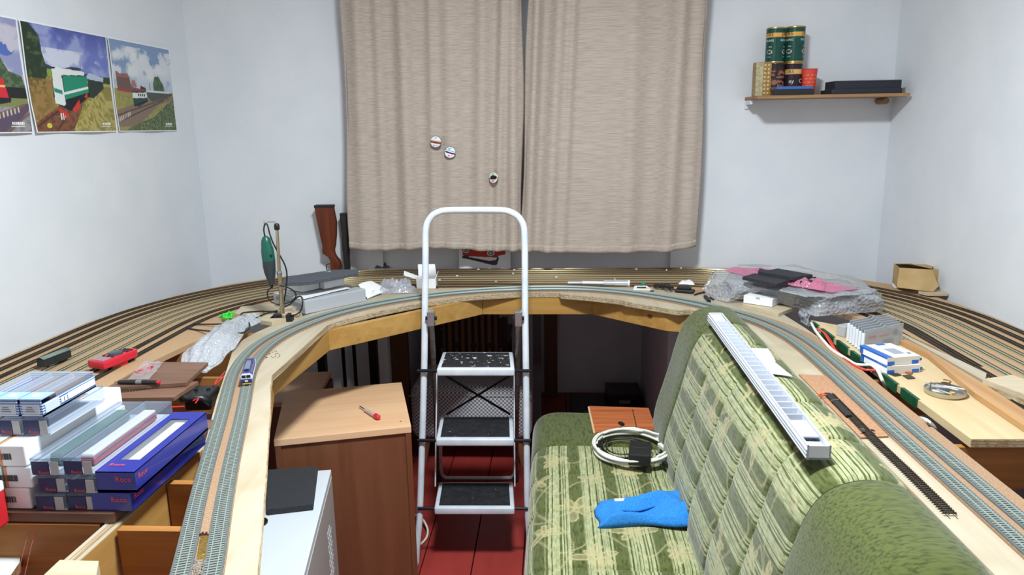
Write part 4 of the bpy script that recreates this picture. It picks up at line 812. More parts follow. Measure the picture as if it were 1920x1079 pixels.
mb = MB(); mb.tube(crom([rp_(x, y) for x, y in ((826, 828), (826.5, 880), (833, 895), (850, 896.5), (945, 896.5), (961, 894), (965.5, 880), (965.5, 828))], .02), .008, 10); meshobj('rear_stretcher', mb, LW, lad, smooth='all')
for a, b in (((829, 701), (956, 777)), ((962, 701), (838, 777))):
    mb = MB(); p, q = rp_(*a), rp_(*b); mb.bar(p, q, .005, .012, up=(0, 1, 0)); meshobj('cross_brace', mb, mat('dark brace', (44, 38, 36), rough=.4, metal=.4), lad)
for pts in (((819.5, 700), (816.5, 912)), ((964, 700), (965.5, 912))):
    mb = MB(); mb.bar(lp(*pts[0], .075), lp(*pts[1], .075), .004, .012, up=(0, 1, 0)); meshobj('link_bar', mb, LW, lad)
# ================================================================== CABINETS UNDER THE LEFT SIDE
BEE = wood('beech veneer', (228, 187, 148), (216, 171, 130), 'x', grain=40, ring=6, rough=.4); BEEZ = wood('beech veneer upright shaded', (124, 79, 55), (111, 67, 45), 'z', grain=40, ring=6, rough=.4)  # shade of the upright faces put into a darker copy of the veneer
cz = .63; c0, rz, wd, dp = fit(at(513, 826, cz), at(771, 800, cz), at(742, 718, cz))
T = thing('wooden_cabinet', 'beech-veneered low cabinet standing under the left side of the layout', 'cabinet', (c0.x, c0.y, 0), rz=rz)
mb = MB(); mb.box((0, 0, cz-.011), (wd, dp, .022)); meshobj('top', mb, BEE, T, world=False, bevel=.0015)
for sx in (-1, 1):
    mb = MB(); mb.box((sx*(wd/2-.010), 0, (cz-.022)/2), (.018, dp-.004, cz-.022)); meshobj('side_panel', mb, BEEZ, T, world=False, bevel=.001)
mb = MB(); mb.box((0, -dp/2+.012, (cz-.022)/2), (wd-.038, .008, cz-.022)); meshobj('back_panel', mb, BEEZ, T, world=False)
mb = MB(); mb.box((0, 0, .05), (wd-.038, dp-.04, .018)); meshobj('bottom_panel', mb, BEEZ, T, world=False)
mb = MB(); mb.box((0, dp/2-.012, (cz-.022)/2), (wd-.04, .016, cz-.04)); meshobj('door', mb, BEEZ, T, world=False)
mb = MB(); mb.lathe([(.003, 0), (.003, .0006)], (wd/2-.03, -dp/2+.05, cz), 10); meshobj('screw_cover', mb, mat('screw cap', (120, 80, 52)), T, world=False)
# screwdriver tester on it
p, q = at(674, 762, cz+.008), at(711, 784, cz+.010); dv = (q-p).normalized(); M = dv.to_track_quat('Z', 'Y').to_matrix(); L_ = (q-p).length
T = thing('screwdriver', 'small clear-handled voltage tester screwdriver with a red end on the cabinet top', 'screwdriver', (p.x, p.y, cz))
mb = MB(); mb.lathe([(.0012, 0), (.0022, .006), (.0018, L_*.3)], p, 8, M=M); meshobj('blade', mb, mat('steel', (170, 172, 175), metal=1.0, rough=.3), T)
mb = MB(); mb.lathe([(.0045, 0), (.0072, .004), (.0066, L_*.2), (.0078, L_*.35), (.007, L_*.5)], p+dv*L_*.3, 10, M=M); meshobj('handle', mb, clear('clear handle', fac=.35, body=(226, 196, 190)), T)
mb = MB(); mb.lathe([(.0072, 0), (.0085, .003), (.0085, L_*.16), (.004, L_*.2), (0, L_*.2)], p+dv*L_*.8, 12, M=M); meshobj('red_end', mb, mat('red end plastic', (214, 44, 60), rough=.3), T)
# second, smaller beech unit with a knob, behind
R2, R1 = at(595, 742, .575), at(621, 697, .575); sv = R1-R2; sv.z = 0; sv.normalize(); ang = math.atan2(sv.y, sv.x)-PI/2; lv = Vector((-sv.y, sv.x, 0)); c0 = R1-sv*.17+lv*.13
T = thing('drawer_unit', 'small beech drawer unit behind the cabinet, only its corner and knob showing', 'drawer unit', (c0.x, c0.y, 0), rz=ang)
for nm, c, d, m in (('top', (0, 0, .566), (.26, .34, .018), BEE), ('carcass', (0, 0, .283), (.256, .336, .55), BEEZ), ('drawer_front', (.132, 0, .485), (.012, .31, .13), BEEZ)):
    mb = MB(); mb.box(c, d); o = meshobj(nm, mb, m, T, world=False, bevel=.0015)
mb = MB(); mb.lathe([(.006, 0), (.006, .012), (.012, .016), (.012, .024), (.004, .028), (0, .028)], (.138, .07, .485), 14, M=Matrix.Rotation(PI/2, 3, 'Y')); meshobj('knob', mb, mat('brass knob', (190, 170, 120), rough=.4), o, world=False)
# white computer case with vents, foam mat on top
wz = .545; a = [at(570, 1079, wz), at(621, 881, wz)]; dv = (a[1]-a[0]); dv.z = 0; dv.normalize(); ang = math.atan2(dv.y, dv.x)-PI/2
pc = thing('computer_case', 'white metal computer case with slotted side standing in front of the cabinet', 'computer case', (a[1].x, a[1].y, 0), rz=ang)
WM = mat('white painted metal', (207, 214, 221), rough=.4); GM = mat('light grey side panel', (176, 172, 170), rough=.5)
cw, cd = .21, .62
mb = MB(); mb.box((-cw/2, -cd/2, wz/2+.005), (cw, cd, wz-.01)); meshobj('body', mb, WM, pc, world=False, bevel=.002)
mb = MB(); mb.box((.0006, -cd/2, wz/2), (.0016, cd-.02, wz-.04)); meshobj('side_panel', mb, GM, pc, world=False)
mb = MB()
for k in range(4):
    for j in range(11):
        y_, z_ = -.105-k*.018-(j % 2)*.009, wz-.10-j*.022
        if j < 2-min(k, 1) or j > 9: continue
        mb.box((.0018, y_, z_), (.0012, .013, .015))
sl = meshobj('vent_mesh', mb, mat('pale vent', (206, 214, 218), rough=.4), pc, world=False)
mb = MB(); st = [(.03*math.sin(2*PI*i/10)*(1 if i % 2 == 0 else .42), .03*math.cos(2*PI*i/10)*(1 if i % 2 == 0 else .42)) for i in range(10)]
mb.add([(.0022, -.30+p[0], wz-.19+p[1]) for p in st], [tuple(range(10))]); meshobj('red_star', mb, mat('red enamel', (200, 40, 44), rough=.4), pc, world=False)
mb = MB(); mb.lathe([(.024, 0), (.024, .004), (.016, .007), (0, .007)], (-.155, -.29, wz), 20); meshobj('round_button', mb, mat('glossy black', (20, 20, 22), rough=.15), pc, world=False)
cc = [at(500, 959, wz+.014), at(587, 949, wz+.014), at(596, 877, wz+.014), at(500, 884, wz+.014)]
T = thing('foam_mat', 'black foam slab lying on the white computer case', 'foam slab', ((cc[0]+cc[2])/2).to_tuple()[:2]+(wz,))
FOAM = mat('black foam', (52, 54, 58), (38, 39, 43), rough=.95, scale=260, bump=.5, bscale=300)
mb = MB(); mb.prism([(p.x, p.y) for p in cc], wz+.001, wz+.019); meshobj('slab', mb, FOAM, T, bevel=.002)
# ================================================================== THINGS IN THE ALCOVE
HOU = mat('houndstooth fabric', (150, 148, 152), rough=.9); nt, n, l = nodes(HOU); tc = n.new('ShaderNodeTexCoord'); ck = n.new('ShaderNodeTexChecker'); ck.inputs['Scale'].default_value = 110; ck.inputs[1].default_value = L4((222, 222, 226)); ck.inputs[2].default_value = L4((126, 124, 134)); l.new(tc.outputs['Object'], ck.inputs[0]); l.new(ck.outputs[0], n['Principled BSDF'].inputs['Base Color'])
T = thing('pouf', 'grey houndstooth upholstered stool with wooden legs behind the ladder', 'stool', (-.375, 3.32, 0))
mb = MB(); mb.box((-.375, 3.32, .275), (.56, .38, .26)); meshobj('cushion', mb, HOU, T, bevel=.045, segs=5, smooth=True)
for sx in (-1, 1):
    for sy in (-1, 1):
        mb = MB(); mb.tube([(-.375+sx*.235, 3.32+sy*.14, 0), (-.375+sx*.215, 3.32+sy*.12, .15)], [.012, .02], 12); meshobj('leg', mb, mat('pale leg wood', (150, 104, 70), rough=.5), T)
mb = MB(); mb.tube([(-.655, 3.128, .365), (-.095, 3.128, .365)], .003, 6); meshobj('piping', mb, HOU, T)
T = thing('chair', 'dark wooden chair with a striped cloth over its back, deep in the window alcove', 'chair', (-.43, 3.80, 0))
DW = mat('dark chair wood', (58, 34, 22), rough=.5)
for sx in (-1, 1):
    mb = MB(); mb.box((-.43+sx*.18, 3.72, .29), (.03, .03, .58)); meshobj('rear_post', mb, DW, T, bevel=.003)
    mb = MB(); mb.box((-.43+sx*.18, 4.06, .21), (.03, .03, .42)); meshobj('front_leg', mb, DW, T, bevel=.003)
mb = MB(); mb.box((-.43, 3.89, .43), (.40, .38, .03)); meshobj('seat', mb, DW, T, bevel=.004)
mb = MB(); mb.box((-.43, 3.72, .55), (.36, .022, .05)); meshobj('back_rail', mb, DW, T, bevel=.003)
ST = mat('striped throw', (92, 52, 40), rough=.95); nt, n, l = nodes(ST); tc = n.new('ShaderNodeTexCoord'); wv = n.new('ShaderNodeTexWave'); wv.inputs['Scale'].default_value = 9; wv.inputs['Distortion'].default_value = .5; l.new(tc.outputs['Object'], wv.inputs[0]); rp = n.new('ShaderNodeValToRGB'); rp.color_ramp.elements[0].color = L4((40, 22, 20)); rp.color_ramp.elements[1].color = L4((150, 104, 82)); l.new(wv.outputs['Fac'], rp.inputs[0]); l.new(rp.outputs[0], n['Principled BSDF'].inputs['Base Color'])
mb = MB(); mb.grid(lambda u, v: Vector((-.43+(u-.5)*.30, 3.70-.006*math.sin(u*20) if v < .85 else 3.70+.04*(v-.85)/.15, .22+min(v, .85)/.85*.37)), 24, 14)
single('throw_blanket', 'dark red and brown striped blanket hanging over the chair back', 'blanket', mb, ST, smooth='all', solid=.004)
for x, lb in ((-.715, 'brown wooden post standing at the left side of the alcove'), (-.01, 'brown wooden post standing near the middle of the alcove')):
    mb = MB(); mb.box((x, 4.09 if x > -.5 else 3.27, .37), (.075, .04, .74)); single('wooden_post', lb, 'post', mb, mat('brown post', (96, 62, 36), rough=.5), 'posts in the alcove', bevel=.002)
for k, (x, y, w_, d_, h_, lb) in enumerate(((.20, 3.92, .20, .25, .03, 'flat black plastic panel on the floor beyond the sofa'), (.40, 3.98, .19, .2, .09, 'black plastic equipment case lying on the floor beyond the sofa'))):
    T = thing('equipment_case', lb, 'case', (x, y, 0)); mb = MB(); mb.box((x, y, h_/2), (w_, d_, h_)); meshobj('body', mb, mat('dark case plastic', (34, 36, 42), rough=.3), T, bevel=.006)
    mb = MB(); mb.box((x, y-d_/2-.004, h_*.55), (.06, .01, .018)); meshobj('latch', mb, mat('latch steel', (150, 152, 150), metal=.6), T)
# rifles standing upside down in the corner behind the boards
WAL = wood('walnut stock', (116, 58, 34), (84, 38, 22), 'z', grain=40, ring=9, rough=.3)
def rifle(label, X, Y, sil, zs, m, thick, dx=0):
    T = thing('rifle', label, 'rifle', (X, Y, 0)); R = MB(); vs = []; nz = len(sil)
    for (z, xa, xb) in sil:
        for k in range(12):
            a = 2*PI*k/12; c, s = math.cos(a), math.sin(a); sx = math.copysign(abs(c)**.6, c); sy = math.copysign(abs(s)**.6, s); vs.append(((xa+xb)/2+(xb-xa)/2*sx, Y+thick*sy, z))
    fs = [(i*12+k, i*12+(k+1) % 12, (i+1)*12+(k+1) % 12, (i+1)*12+k) for i in range(nz-1) for k in range(12)]+[tuple(range(11, -1, -1)), tuple((nz-1)*12+k for k in range(12))]
    R.add(vs, fs); st = meshobj('stock', R, m, T, smooth=True); xe = (sil[-1][1]+sil[-1][2])/2; ze = sil[-1][0]
    mb = MB(); z0, xa, xb = sil[0]; mb.box(((xa+xb)/2, Y, z0+.005), (xb-xa-.004, thick*1.9, .012)); meshobj('butt_plate', mb, mat('butt rubber', (28, 24, 24), rough=.6), st, bevel=.002)
    mb = MB(); mb.tube([(xe, Y+.004, ze+.02), (xe+dx, Y+.004, .008)], .0085, 12); meshobj('barrel', mb, mat('blued steel', (24, 24, 28), rough=.3, metal=.6), T)
    mb = MB(); mb.box((xe+dx*.1, Y, ze-.10), (.028, .03, .26)); meshobj('receiver', mb, MATS['blued steel'], T, bevel=.004)
    return T, xe, ze
Yr = 3.155
def zx(px, py): p = atY(px, py, Yr); return p.z, p.x
sl = []
for l_, r_ in (((590, 389), (627, 389)), ((591.5, 400), (629, 400)), ((595, 420), (632, 412)), ((600, 440), (632, 440)), ((605, 460), (630, 462)), ((604.5, 468), (628, 470)), ((605, 476), (629, 474)), ((616, 483), (632, 480)), ((620, 490), (638, 487)), ((620, 500), (641, 495)), ((624, 520), (642, 520)), ((628, 548), (642, 548))):
    za, xa = zx(*l_); zb, xb = zx(*r_); sl.append(((za+zb)/2, xa, xb))
T, xe, ze = rifle('rifle with reddish walnut stock standing butt-up in the left corner', (sl[0][1]+sl[0][2])/2, Yr, sl, None, WAL, .019)
mb = MB(); p = atY(618, 500, Yr); mb.tube(crom([p+Vector((.008, 0, .012)), p+Vector((-.012, 0, .008)), p+Vector((-.014, 0, -.016)), p+Vector((.006, 0, -.022))], .004), .002, 6); meshobj('trigger_guard', mb, MATS['blued steel'], T)
sl = []
for l_, r_ in (((637, 404), (653, 405)), ((638, 415), (655, 415)), ((641, 440), (655, 440)), ((642, 465), (655, 465)), ((644, 485), (655, 485)), ((646, 503), (656, 503)), ((650, 540), (660, 540))):
    za, xa = zx(*l_); zb, xb = zx(*r_); sl.append(((za+zb)/2, xa, xb))
rifle('rifle with a slim black stock standing butt-up beside the curtain', (sl[0][1]+sl[0][2])/2, Yr+.005, sl, None, mat('black synthetic stock', (32, 28, 28), rough=.4), .016)
# ================================================================== LEFT STACK OF MODEL BOXES
BASEZ = .9425
BROWN = wood('brown laminate board', (128, 96, 78), (104, 76, 60), 'x', grain=60, ring=20, rough=.5)
mb = MB(); mb.box((-.93, 1.27, BASEZ-.009), (.40, .40, .016)); single('brown_board', 'brown laminate board lying on the ribs beneath the stacked model boxes', 'board', mb, BROWN)
BLUE = mat('glossy blue card', (36, 44, 140), rough=.22, coat=.3); NAVY = mat('navy label', (30, 34, 84), rough=.4); CLR = clear('clear box plastic', fac=.86, body=(170, 180, 196), rough=.06, gl=.3); CLRF = clear('clear film', fac=.85, body=(215, 220, 226), rough=.08, gl=.3)
GREYC = mat('grey card insert', (176, 176, 176), rough=.6); WCARD = mat('white card', (236, 237, 238), rough=.6)
def model_coach(label, c, L, w_, h, m1, m2, group=None, name='model_coach'):
    T = thing(name, label, 'model coach', c, group); x, y, z = c
    mb = MB(); mb.box((x, y, z+h*.42), (w_, L, h*.62)); meshobj('body', mb, m1, T, bevel=.001)
    mb = MB(); mb.box((x, y, z+h*.6), (w_+.0006, L*.94, h*.16)); meshobj('window_band', mb, mat('coach windows', (40, 44, 50), rough=.3), T)
    mb = MB(); mb.box((x, y, z+h*.86), (w_*.96, L, h*.26)); meshobj('roof', mb, m2, T, bevel=.003)
    for dy in (-L*.34, L*.34):
        mb = MB(); mb.box((x, y+dy, z+h*.06), (w_*.8, L*.18, h*.12)); meshobj('bogie', mb, mat('bogie black', (30, 30, 32)), T)
    return T
def clear_box(label, x0, x1, y0, L, z, h, group):
    T = thing('clear_model_box', label, 'box', ((x0+x1)/2, y0, z), group); w_ = x1-x0
    mb = MB(); mb.box(((x0+x1)/2, y0+L/2, z+.0015), (w_-.002, L-.002, .003)); meshobj('base_tray', mb, mat('pale tray', (208, 212, 220), rough=.4), T)
    mb = MB(); mb.box(((x0+x1)/2, y0+L/2, z+h/2+.002), (w_, L, h-.004)); mb.f.pop(0); mb.m.pop(0); meshobj('clear_lid', mb, CLR, T)
    mb = MB(); mb.box((x0+w_*.32, y0-.0006, z+h*.42), (w_*.58, .001, h*.76)); e = meshobj('end_label', mb, NAVY, T)
    mb = MB(); mb.text('Roco', .0085, (x0+w_*.42, y0-.0012, z+h*.10), (1, 0, 0), (0, 0, 1)); meshobj('lettering', mb, REDINK, e, recalc=False)
    mb = MB(); mb.box((x0+w_*.78, y0-.0006, z+h*.42), (w_*.28, .001, h*.76)); meshobj('grey_insert', mb, GREYC, T)
    mb = MB()
    for xx in (x0, x1): mb.box((xx, y0+L/2, z+h-.003), (.0016, L, .0016))
    for yy in (y0, y0+L): mb.box(((x0+x1)/2, yy, z+h-.003), (w_, .0016, .0016))
    meshobj('lid_rim', mb, CLR, T)
    return T
colA = [(-.866, -.813), (-.858, -.808), (-.864, -.812)]; colB = [(-.8115, -.761), (-.8065, -.756), (-.8105, -.757)]; hh = .0318
rown = ['bottom', 'middle', 'top']; wherec = ['left', 'right']
for ci, colx in enumerate((colA, colB)):
    for r_ in range(3):
        z = BASEZ+r_*hh; clear_box('clear model box with navy label, %s one in the column beside the %s' % (rown[r_], 'white boxes' if ci == 0 else 'blue boxes'), colx[r_][0], colx[r_][1], 1.078+.003*((r_+ci) % 2), .255, z, hh-.001, 'clear model boxes in two columns')
GRN = mat('coach green', (44, 96, 84), rough=.4); CRM = mat('coach cream', (222, 216, 204), rough=.4); REDC = mat('coach red', (186, 52, 60), rough=.4); BRN = mat('coach brown', (92, 62, 56), rough=.4); GRF = mat('coach grey roof', (150, 156, 164), rough=.5)
model_coach('dark green model coach lying in the top left clear box', (-.838, 1.205, BASEZ+2*hh+.004), .20, .024, .022, GRN, GRN)
model_coach('red and cream model coach lying in the top right clear box', (-.784, 1.205, BASEZ+2*hh+.004), .20, .024, .022, REDC, CRM)
def blue_box(label, x0, x1, y0, L, z, h, window):
    T = thing('blue_model_box', label, 'box', ((x0+x1)/2, y0, z), 'glossy blue model boxes'); w_ = x1-x0; xm = (x0+x1)/2
    if window:
        mb = MB(); wl, wr, wa, wb = x0+.014, x1-.016, y0+.045, y0+L-.035
        mb.box((xm, y0+L/2, z+.002), (w_, L, .004)); mb.box((x0+.001, y0+L/2, z+h/2), (.002, L, h)); mb.box((x1-.001, y0+L/2, z+h/2), (.002, L, h)); mb.box((xm, y0+.001, z+h/2), (w_-.004, .002, h)); mb.box((xm, y0+L-.001, z+h/2), (w_-.004, .002, h))
        t = z+h-.001; mb.box(((x0+wl)/2, y0+L/2, t), (wl-x0, L, .002)); mb.box(((x1+wr)/2, y0+L/2, t), (x1-wr, L, .002)); mb.box(((wl+wr)/2, (y0+wa)/2, t), (wr-wl, wa-y0, .002)); mb.box(((wl+wr)/2, (y0+L+wb)/2, t), (wr-wl, y0+L-wb, .002)); meshobj('carton', mb, BLUE, T)
        mb = MB(); zq = z+h-.0025; mb.quad((wl-.002, wa-.002, zq), (wr+.002, wa-.002, zq), (wr+.002, wb+.002, zq), (wl-.002, wb+.002, zq)); meshobj('window_film', mb, CLRF, T)
        mb = MB(); mb.box(((wl+wr)/2, (wa+wb)/2, z+.008), (wr-wl+.008, wb-wa+.01, .006)); meshobj('foam_liner', mb, WCARD, T)
        mb = MB(); mb.text('Roco', .013, (x0+.024, y0+.02, z+h), (1, 0, 0), (0, 1, 0), lift=.0008); meshobj('lettering', mb, REDINK, T, recalc=False)
    else:
        mb = MB(); mb.box((xm, y0+L/2, z+h/2), (w_, L, h)); meshobj('carton', mb, BLUE, T, bevel=.0008)
    mb = MB(); mb.text('Roco', .013, (x0+w_*.7, y0, z+h*.52), (1, 0, 0), (0, 0, 1), lift=.0006); meshobj('lettering', mb, REDINK, T, recalc=False)
    mb = MB(); mb.text('Roco', .013, (x1, y0+.022, z+h*.55), (0, 1, 0), (0, 0, 1), lift=.0006); meshobj('lettering', mb, REDINK, T, recalc=False)
blue_box('glossy blue cardboard model box without window, lower one of the pair', -.7685, -.700, 1.078, .265, BASEZ, .0325, False)
blue_box('glossy blue cardboard model box with a film window on top, upper one of the pair', -.756, -.689, 1.079, .258, BASEZ+.034, .037, True)
model_coach('red and white model railcar seen through the window of the blue box', (-.7235, 1.215, BASEZ+.046), .17, .022, .020, REDC, CRM)
# white boxes with barcode
for k in range(3):
    z = BASEZ+k*.0388; x1 = (-.876, -.868, -.872)[k]; x0 = x1-.125; T = thing('white_model_box', 'long white cardboard box with barcode and orange stripe, %s of the three stacked' % rown[k], 'box', ((x0+x1)/2, 1.08, z), 'white model boxes')
    mb = MB(); mb.box(((x0+x1)/2, 1.08+.14, z+.019), (.125, .28, .038)); meshobj('carton', mb, WCARD, T, bevel=.003, segs=3)
    mb = MB()
    for dx, m_ in ((0, 0),): mb.box((x1-.043, 1.0797, z+.019), (.0035, .0008, .036)); mb.box((x1-.043, 1.20, z+.0381), (.0035, .24, .0008))
    meshobj('orange_stripe', mb, mat('orange stripe', (226, 132, 62), rough=.5), T)
    mb = MB(); mb.box((x1-.0475, 1.0797, z+.019), (.003, .0008, .036)); mb.box((x1-.0475, 1.20, z+.0381), (.003, .24, .0008)); meshobj('green_stripe', mb, mat('grey green stripe', (96, 118, 108), rough=.5), T)
    mb = MB(); rr = random.Random(k)
    xx = x1-.062
    while xx < x1-.024:
        wd = rr.choice((.0004, .0007, .0010)); mb.box((xx+wd/2, 1.0795, z+.018), (wd, .0006, .011)); xx += wd+rr.choice((.0009, .0014))
    meshobj('barcode', mb, INKB, T)
for k, x1 in enumerate((-.851, -.899)):
    clear_box('clear plastic model box on the white boxes, %s one of two side by side' % ('right' if k == 0 else 'left'), x1-.047, x1, 1.118, .155, BASEZ+.1175, .0325, 'clear boxes on the white boxes')
STR = mat('blue striped card', (92, 140, 206), rough=.35); nt, n, l = nodes(STR); tc = n.new('ShaderNodeTexCoord'); wv = n.new('ShaderNodeTexWave'); wv.bands_direction = 'Z'; wv.inputs['Scale'].default_value = 70; rp = n.new('ShaderNodeValToRGB'); rp.color_ramp.interpolation = 'CONSTANT'; rp.color_ramp.elements[1].position = .5; rp.color_ramp.elements[0].color = L4((60, 104, 176)); rp.color_ramp.elements[1].color = L4((206, 220, 236)); l.new(tc.outputs['Object'], wv.inputs[0]); l.new(wv.outputs['Fac'], rp.inputs[0]); l.new(rp.outputs[0], n['Principled BSDF'].inputs['Base Color'])
PALEB = mat('pale blue card', (150, 182, 220), rough=.35)
for k, x1 in enumerate((-.857, -.899, -.941)):
    x0 = x1-.039; z = BASEZ+.1515; y0, L, h = 1.116, .146, .031; nm = ('rightmost', 'middle', 'leftmost')[k]
    T = thing('striped_model_box', 'blue striped model box with clear lid, %s of three topping the stack' % nm, 'box', ((x0+x1)/2, y0, z), 'striped model boxes on top')
    xm = (x0+x1)/2
    mb = MB(); mb.box((xm, y0+L/2, z+.0015), (.039, L, .003)); mb.box((x1-.0008, y0+L/2, z+h*.35), (.0016, L, h*.7)); mb.box((x0+.0008, y0+L/2, z+h*.35), (.0016, L, h*.7)); mb.box((xm, y0+.001, z+h*.47), (.036, .002, h*.9)); mb.box((xm, y0+L-.001, z+h*.47), (.036, .002, h*.9)); meshobj('striped_tray', mb, STR, T)
    mb = MB(); mb.box((xm, y0+.018, z+h-.0008), (.039, .036, .0016)); meshobj('top_flap', mb, PALEB, T)
    mb = MB(); mb.lathe([(.008, 0), (.008, .0005)], (xm, y0+.018, z+h), 20); meshobj('round_emblem', mb, WCARD, T)
    mb = MB(); mb.box((xm, y0+L/2+.018, z+h*.85), (.0385, L-.038, h*.3)); mb.f.pop(0); mb.m.pop(0); meshobj('clear_lid', mb, clear('clear lid milky', fac=.72, body=(190, 194, 204), rough=.12), T)
    mb = MB(); mb.box((xm, y0-.0006, z+h*.42), (.029, .001, h*.55)); meshobj('end_label', mb, mat('pale label', (196, 206, 214)), T)
    mb = MB()
    for j in range(3): mb.box((xm-.002, y0-.0013, z+h*(.3+.12*j)), (.018-.004*j, .0004, .0012))
    meshobj('label_print', mb, mat('label grey print', (110, 116, 124)), T)
    mb = MB(); mb.box((x1+.0006, y0+.024, z+h*.38), (.001, .036, h*.5)); meshobj('side_label', mb, MATS['pale label'], T)
    mb = MB(); mb.box((x1+.0006, y0+.105, z+h*.38), (.001, .075, h*.36)); meshobj('white_strip', mb, WCARD, T)
    mb = MB()
    for j in range(3): mb.box((x1+.0012, y0+.05+.009*j, z+h*.38), (.0004, .007, h*.3))
    meshobj('symbol', mb, WCARD, T)
    if k < 2: model_coach('brown model coach lying inside the %s striped box' % nm, (xm, y0+.082, z+.005), .105, .022, .018, BRN, mat('brown roof', (110, 84, 80), rough=.5), 'brown coaches in the striped boxes')
# ================================================================== SMALL THINGS ON THE LEFT BOARD
def at2(x, y, z): p = at(x, y, z); return (p.x, p.y)
# freight wagon
p0, p1, p2 = at(76, 690, Z0+.005), at(97, 690, Z0+.005), at(120, 674, Z0+.005); c, rz, wd, dp = fit(p0, p1, p2); wd, dp = .024, .092
T = thing('model_wagon', 'dark green model freight wagon with grey roof standing on a grey yard track', 'model wagon', (c.x, c.y, Z0+.004), rz=-.16)
mb = MB(); mb.box((0, 0, .016), (wd, dp, .022)); meshobj('body', mb, mat('wagon dark green', (34, 40, 38), rough=.6), T, world=False, bevel=.0008)
mb = MB(); mb.grid(lambda u, v: Vector(((u-.5)*(wd+.002), (v-.5)*(dp+.002), .027+.004*math.sin(PI*u))), 10, 2); meshobj('roof', mb, mat('wagon roof', (116, 132, 126), rough=.6), T, world=False, smooth='all', solid=.0012)
mb = MB(); mb.box((wd/2+.0004, 0, .015), (.001, .018, .019)); mb.box((-wd/2-.0004, 0, .015), (.001, .018, .019)); meshobj('sliding_door', mb, MATS['wagon dark green'], T, world=False)
for sx in (-1, 1):
    for sy in (-1, 1):
        mb = MB(); mb.lathe([(.0045, -.001), (.0045, .001)], (sx*.006, sy*.03, .004), 12, M=Matrix.Rotation(PI/2, 3, 'Y')); meshobj('wheel', mb, MATS['bogie black'], T, world=False)
# red handset
p0, p1, p2 = at(176, 691, Z0+.012), at(208, 692, Z0+.012), at(246, 668, Z0+.012); c, rz, wd, dp = fit(p0, p1, p2)
T = thing('handset', 'red hand controller with dark buttons lying on the tan board', 'hand controller', (c.x, c.y, Z0), rz=-.30)
RP = mat('red handset plastic', (206, 38, 56), rough=.35); wd, dp = .058, .125
mb = MB(); pr = [(-wd/2, -dp/2), (wd/2, -dp/2), (wd*.42, 0), (wd*.36, dp*.42), (wd*.2, dp/2), (-wd*.2, dp/2), (-wd*.36, dp*.42), (-wd*.42, 0)]; mb.prism(pr, .012, .034); meshobj('case', mb, RP, T, world=False, bevel=.004, smooth=True)
mb = MB(); mb.box((0, 0, .006), (.03, .05, .012)); meshobj('clip', mb, RP, T, world=False)
mb = MB(); mb.box((0, -dp*.33, .0343), (.044, .03, .0012)); meshobj('display', mb, mat('handset display', (150, 120, 130), rough=.2), T, world=False)
mb = MB(); mb.lathe([(.018, 0), (.0175, .006), (.013, .008), (0, .008)], (0, .002, .034), 20); meshobj('dial', mb, mat('dial grey', (70, 82, 92), rough=.3), T, world=False, smooth=True)
for i in range(3):
    for j in range(2):
        mb = MB(); mb.lathe([(.0042, 0), (.004, .003), (0, .003)], (-.012+.012*i, .03+.013*j, .034), 10); meshobj('button', mb, mat('button dark', (44, 40, 48), rough=.5), T, world=False)
for i in range(3):
    mb = MB(); mb.lathe([(.004, 0), (.0038, .003), (0, .003)], (-.015+.015*i, -.022, .034), 10); meshobj('button', mb, MATS['button dark'], T, world=False)
# brown boards
up = [at2(289, 679, .962), at2(390, 680, .962), at2(349, 718, .962), at2(200, 728, .962)]
mb = MB(); mb.prism(up, .953, .962); single('brown_board', 'dark brown wood-grain board lying slanted over the ribs, upper one with the pen on it', 'board', mb, BROWN)
lo = [at2(215, 716, .951), at2(372, 716, .951), at2(326, 746, .951), at2(205, 748, .951)]
mb = MB(); mb.prism(lo, .9425, .9515); single('brown_board', 'dark brown wood-grain board beneath the one with the pen', 'board', mb, BROWN)
P = crom([Vector((*at2(212, 736, .953), 0)), Vector((*at2(280, 728, .953), 0)), Vector((*at2(352, 718, .953), 0))]); track(P, 'loose dark track length lying on the edge of the brown boards', SL_D, RAILD, None, z=.9525, name='loose_track', wsl=.016, gauge=.008)
a, b = at(221, 717, .968), at(300, 717.5, .968); dv = (b-a).normalized(); M = dv.to_track_quat('Z', 'Y').to_matrix(); L_ = (b-a).length
T = thing('marker_pen', 'black marker pen with a red end on the brown board', 'pen', a.to_tuple())
mb = MB(); mb.lathe([(.003, 0), (.005, .003), (.0055, L_*.3), (.0052, L_*.92), (.004, L_*.93)], a, 12, M=M); meshobj('barrel', mb, mat('pen black', (26, 26, 28), rough=.4), T, smooth=True)
mb = MB(); mb.lathe([(.0042, L_*.93), (.004, L_), (0, L_)], a, 12, M=M); meshobj('red_end', mb, RP, T)
mb = MB(); mb.lathe([(.0056, L_*.44), (.0056, L_*.58)], a, 12, M=M); meshobj('grey_print', mb, mat('pen grey', (120, 120, 124)), T)
def crumple(A, B, C_, D_, h, nu, nv, seed, amp=.006, zb=None):
    r = np.random.RandomState(seed); ph = r.rand(8)*6; A, B, C_, D_ = map(Vector, (A, B, C_, D_))
    def fn(u, v):
        p = (A*(1-u)+B*u)*(1-v)+(D_*(1-u)+C_*u)*v; e = min(u, 1-u, v, 1-v)
        q = amp*(math.sin(u*11+ph[0]+v*6)+math.sin(v*13+ph[1]-u*7)+.6*math.sin((u+v)*23+ph[2])+.5*math.sin((u-v)*31+ph[3]))
        return p+Vector((q*.3, q*.3, max(0, h*min(1, e*4)**.7+q*min(1, e*6))))
    mb = MB(); mb.grid(fn, nu, nv); return mb
T = thing('zip_bag', 'small clear zip bag holding red parts on the brown board', 'plastic bag', at(272, 700, .962).to_tuple())
